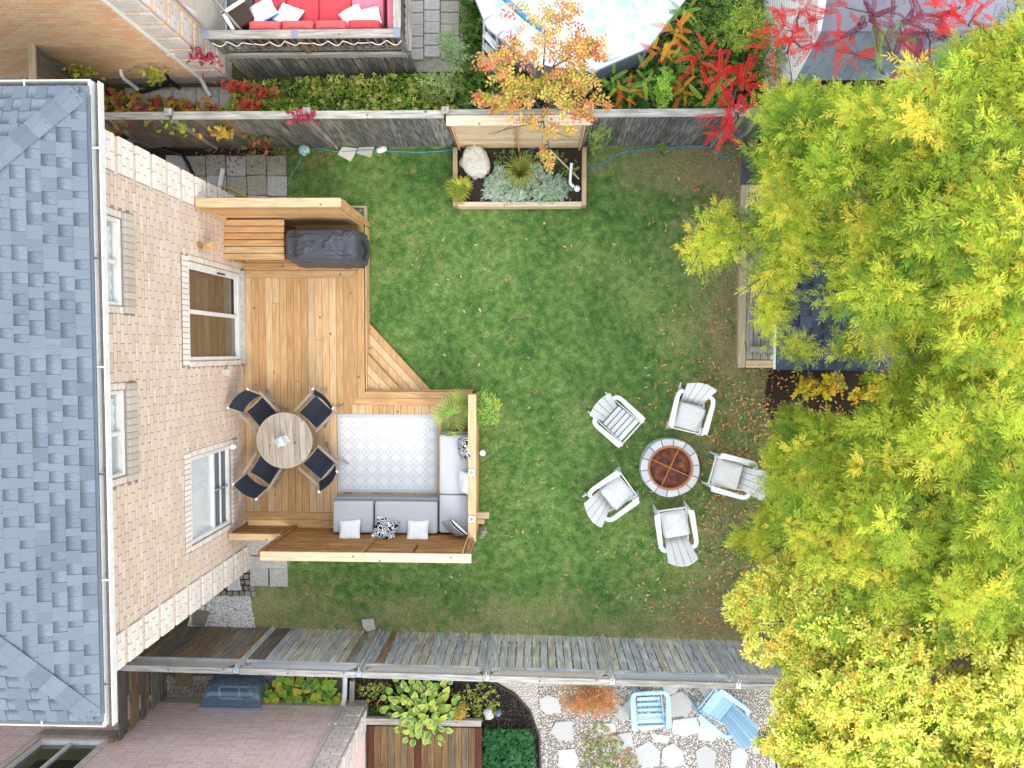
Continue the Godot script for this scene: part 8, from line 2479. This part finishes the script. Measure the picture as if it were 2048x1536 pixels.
	# leaf mould under the trees
	ground_piece("leaf_mould", MB.new().prism(PackedVector2Array([Vector2(4.6, 0.35), Vector2(12, 0.35), Vector2(12, 9.5), Vector2(5.1, 9.5), Vector2(5.0, 5.7), Vector2(4.9, 3.6), Vector2(5.0, 2.0), Vector2(4.5, 1.0)]), -0.1, 0.016).done(), mat(0x5c4638, 0.62, 1.0, mottle_tex(307, 0.08, 0.45, 1.0), Vector3(1.5, 1.5, 1.5), true))
	# the leafy plant outside the low wall
	bush("plant", "bright yellow green leafy plant on the lawn beside the low wall and palm", Vector3(-0.863, 0.62, 1.098), Vector3(0.23, 0.42, 0.34), 62, [oval_spray(91, 11, 0.13, 0.032, 0.26), oval_spray(92, 10, 0.12, 0.03, 0.24)], [L(0.14, 0.32, 0.07), L(0.28, 0.46, 0.10), L(0.46, 0.56, 0.10), L(0.58, 0.58, 0.08)], 901, Vector2(0.6, 0.95))
	bush("weed", "pale dry tuft at the foot of the low privacy wall's lower end", Vector3(-0.95, 0.1, 3.563), Vector3(0.1, 0.12, 0.16), 16, [oval_spray(93, 7, 0.05, 0.02, 0.14)], [L(0.4, 0.34, 0.3), L(0.5, 0.44, 0.4)], 902, Vector2(0.5, 0.8))
	# solar lamp on a stake, and boards leaning on the wall's outside
	var sl := thing("solar_light", "round white stake light on the lawn outside the low wall", "light", Vector3(-0.99, 0, 2.035))
	put(sl, "stake", MB.new().bar(Vector3(-1.02, 0, 2.035), Vector3(-0.948, 0.6, 1.938), 0.02, 0.02).done(), M.metal)
	put(sl, "head", MB.new().lathe([Vector2(0.0, 0.6), Vector2(0.05, 0.6), Vector2(0.062, 0.64), Vector2(0.05, 0.67), Vector2(0.0, 0.68)], 16, T(Vector3(-0.944, 0, 1.931))).done(), M.white)
	var bl := thing("timber_offcuts", "two short timber offcuts against the low wall's outside, near the striped pillow", "timber", Vector3(-0.937, 0.3, 3.236))
	put(bl, "offcut", MB.new().box(T(Vector3(-0.943, 0.5, 3.15)), Vector3(0.24, 0.09, 0.12), 0.005).done(), M.pale[1])
	put(bl, "offcut", MB.new().box(T(Vector3(-0.988, 0.4, 3.291)), Vector3(0.14, 0.09, 0.09), 0.005).done(), M.cedar[7])
	# black leaning panel at the far top left
	var bp := thing("cart_tub", "black rimmed cart tub standing on edge against the short fence under the orange wall", "cart tub", Vector3(-9.716, 0, -5.588))
	put(bp, "rim", MB.new().tube([Vector3(-8.665, 1.55, -5.364), Vector3(-8.63, 1.5, -5.316), Vector3(-8.789, 1.2, -5.197), Vector3(-8.932, 0.9, -4.884), Vector3(-9.027, 0.9, -4.848), Vector3(-8.974, 1.1, -5.06), Vector3(-8.778, 1.5, -5.18), Vector3(-8.665, 1.55, -5.364)], 0.03, 0.03, 8).done(), M.black_shiny)
	put(bp, "tub", MB.new().face_fan([Vector3(-8.679, 1.53, -5.373), Vector3(-8.644, 1.48, -5.325), Vector3(-8.803, 1.18, -5.205), Vector3(-8.945, 0.88, -4.891), Vector3(-9.04, 0.88, -4.856), Vector3(-8.988, 1.08, -5.068), Vector3(-8.792, 1.48, -5.188)]).done(), mat(0x8a8c92, 0.7, 0.6))
	bush("shrub", "mixed green and red shrub below the neighbour's grey shed's left corner", Vector3(4.157, 1.2, -5.01), Vector3(0.35, 0.5, 0.5), 60, [oval_spray(95, 9, 0.07, 0.03, 0.3), oval_spray(96, 8, 0.06, 0.028, 0.26)], [L(0.10, 0.18, 0.03), L(0.22, 0.3, 0.05), L(0.4, 0.3, 0.06), L(0.5, 0.12, 0.08)], 903, Vector2(0.6, 1.0))
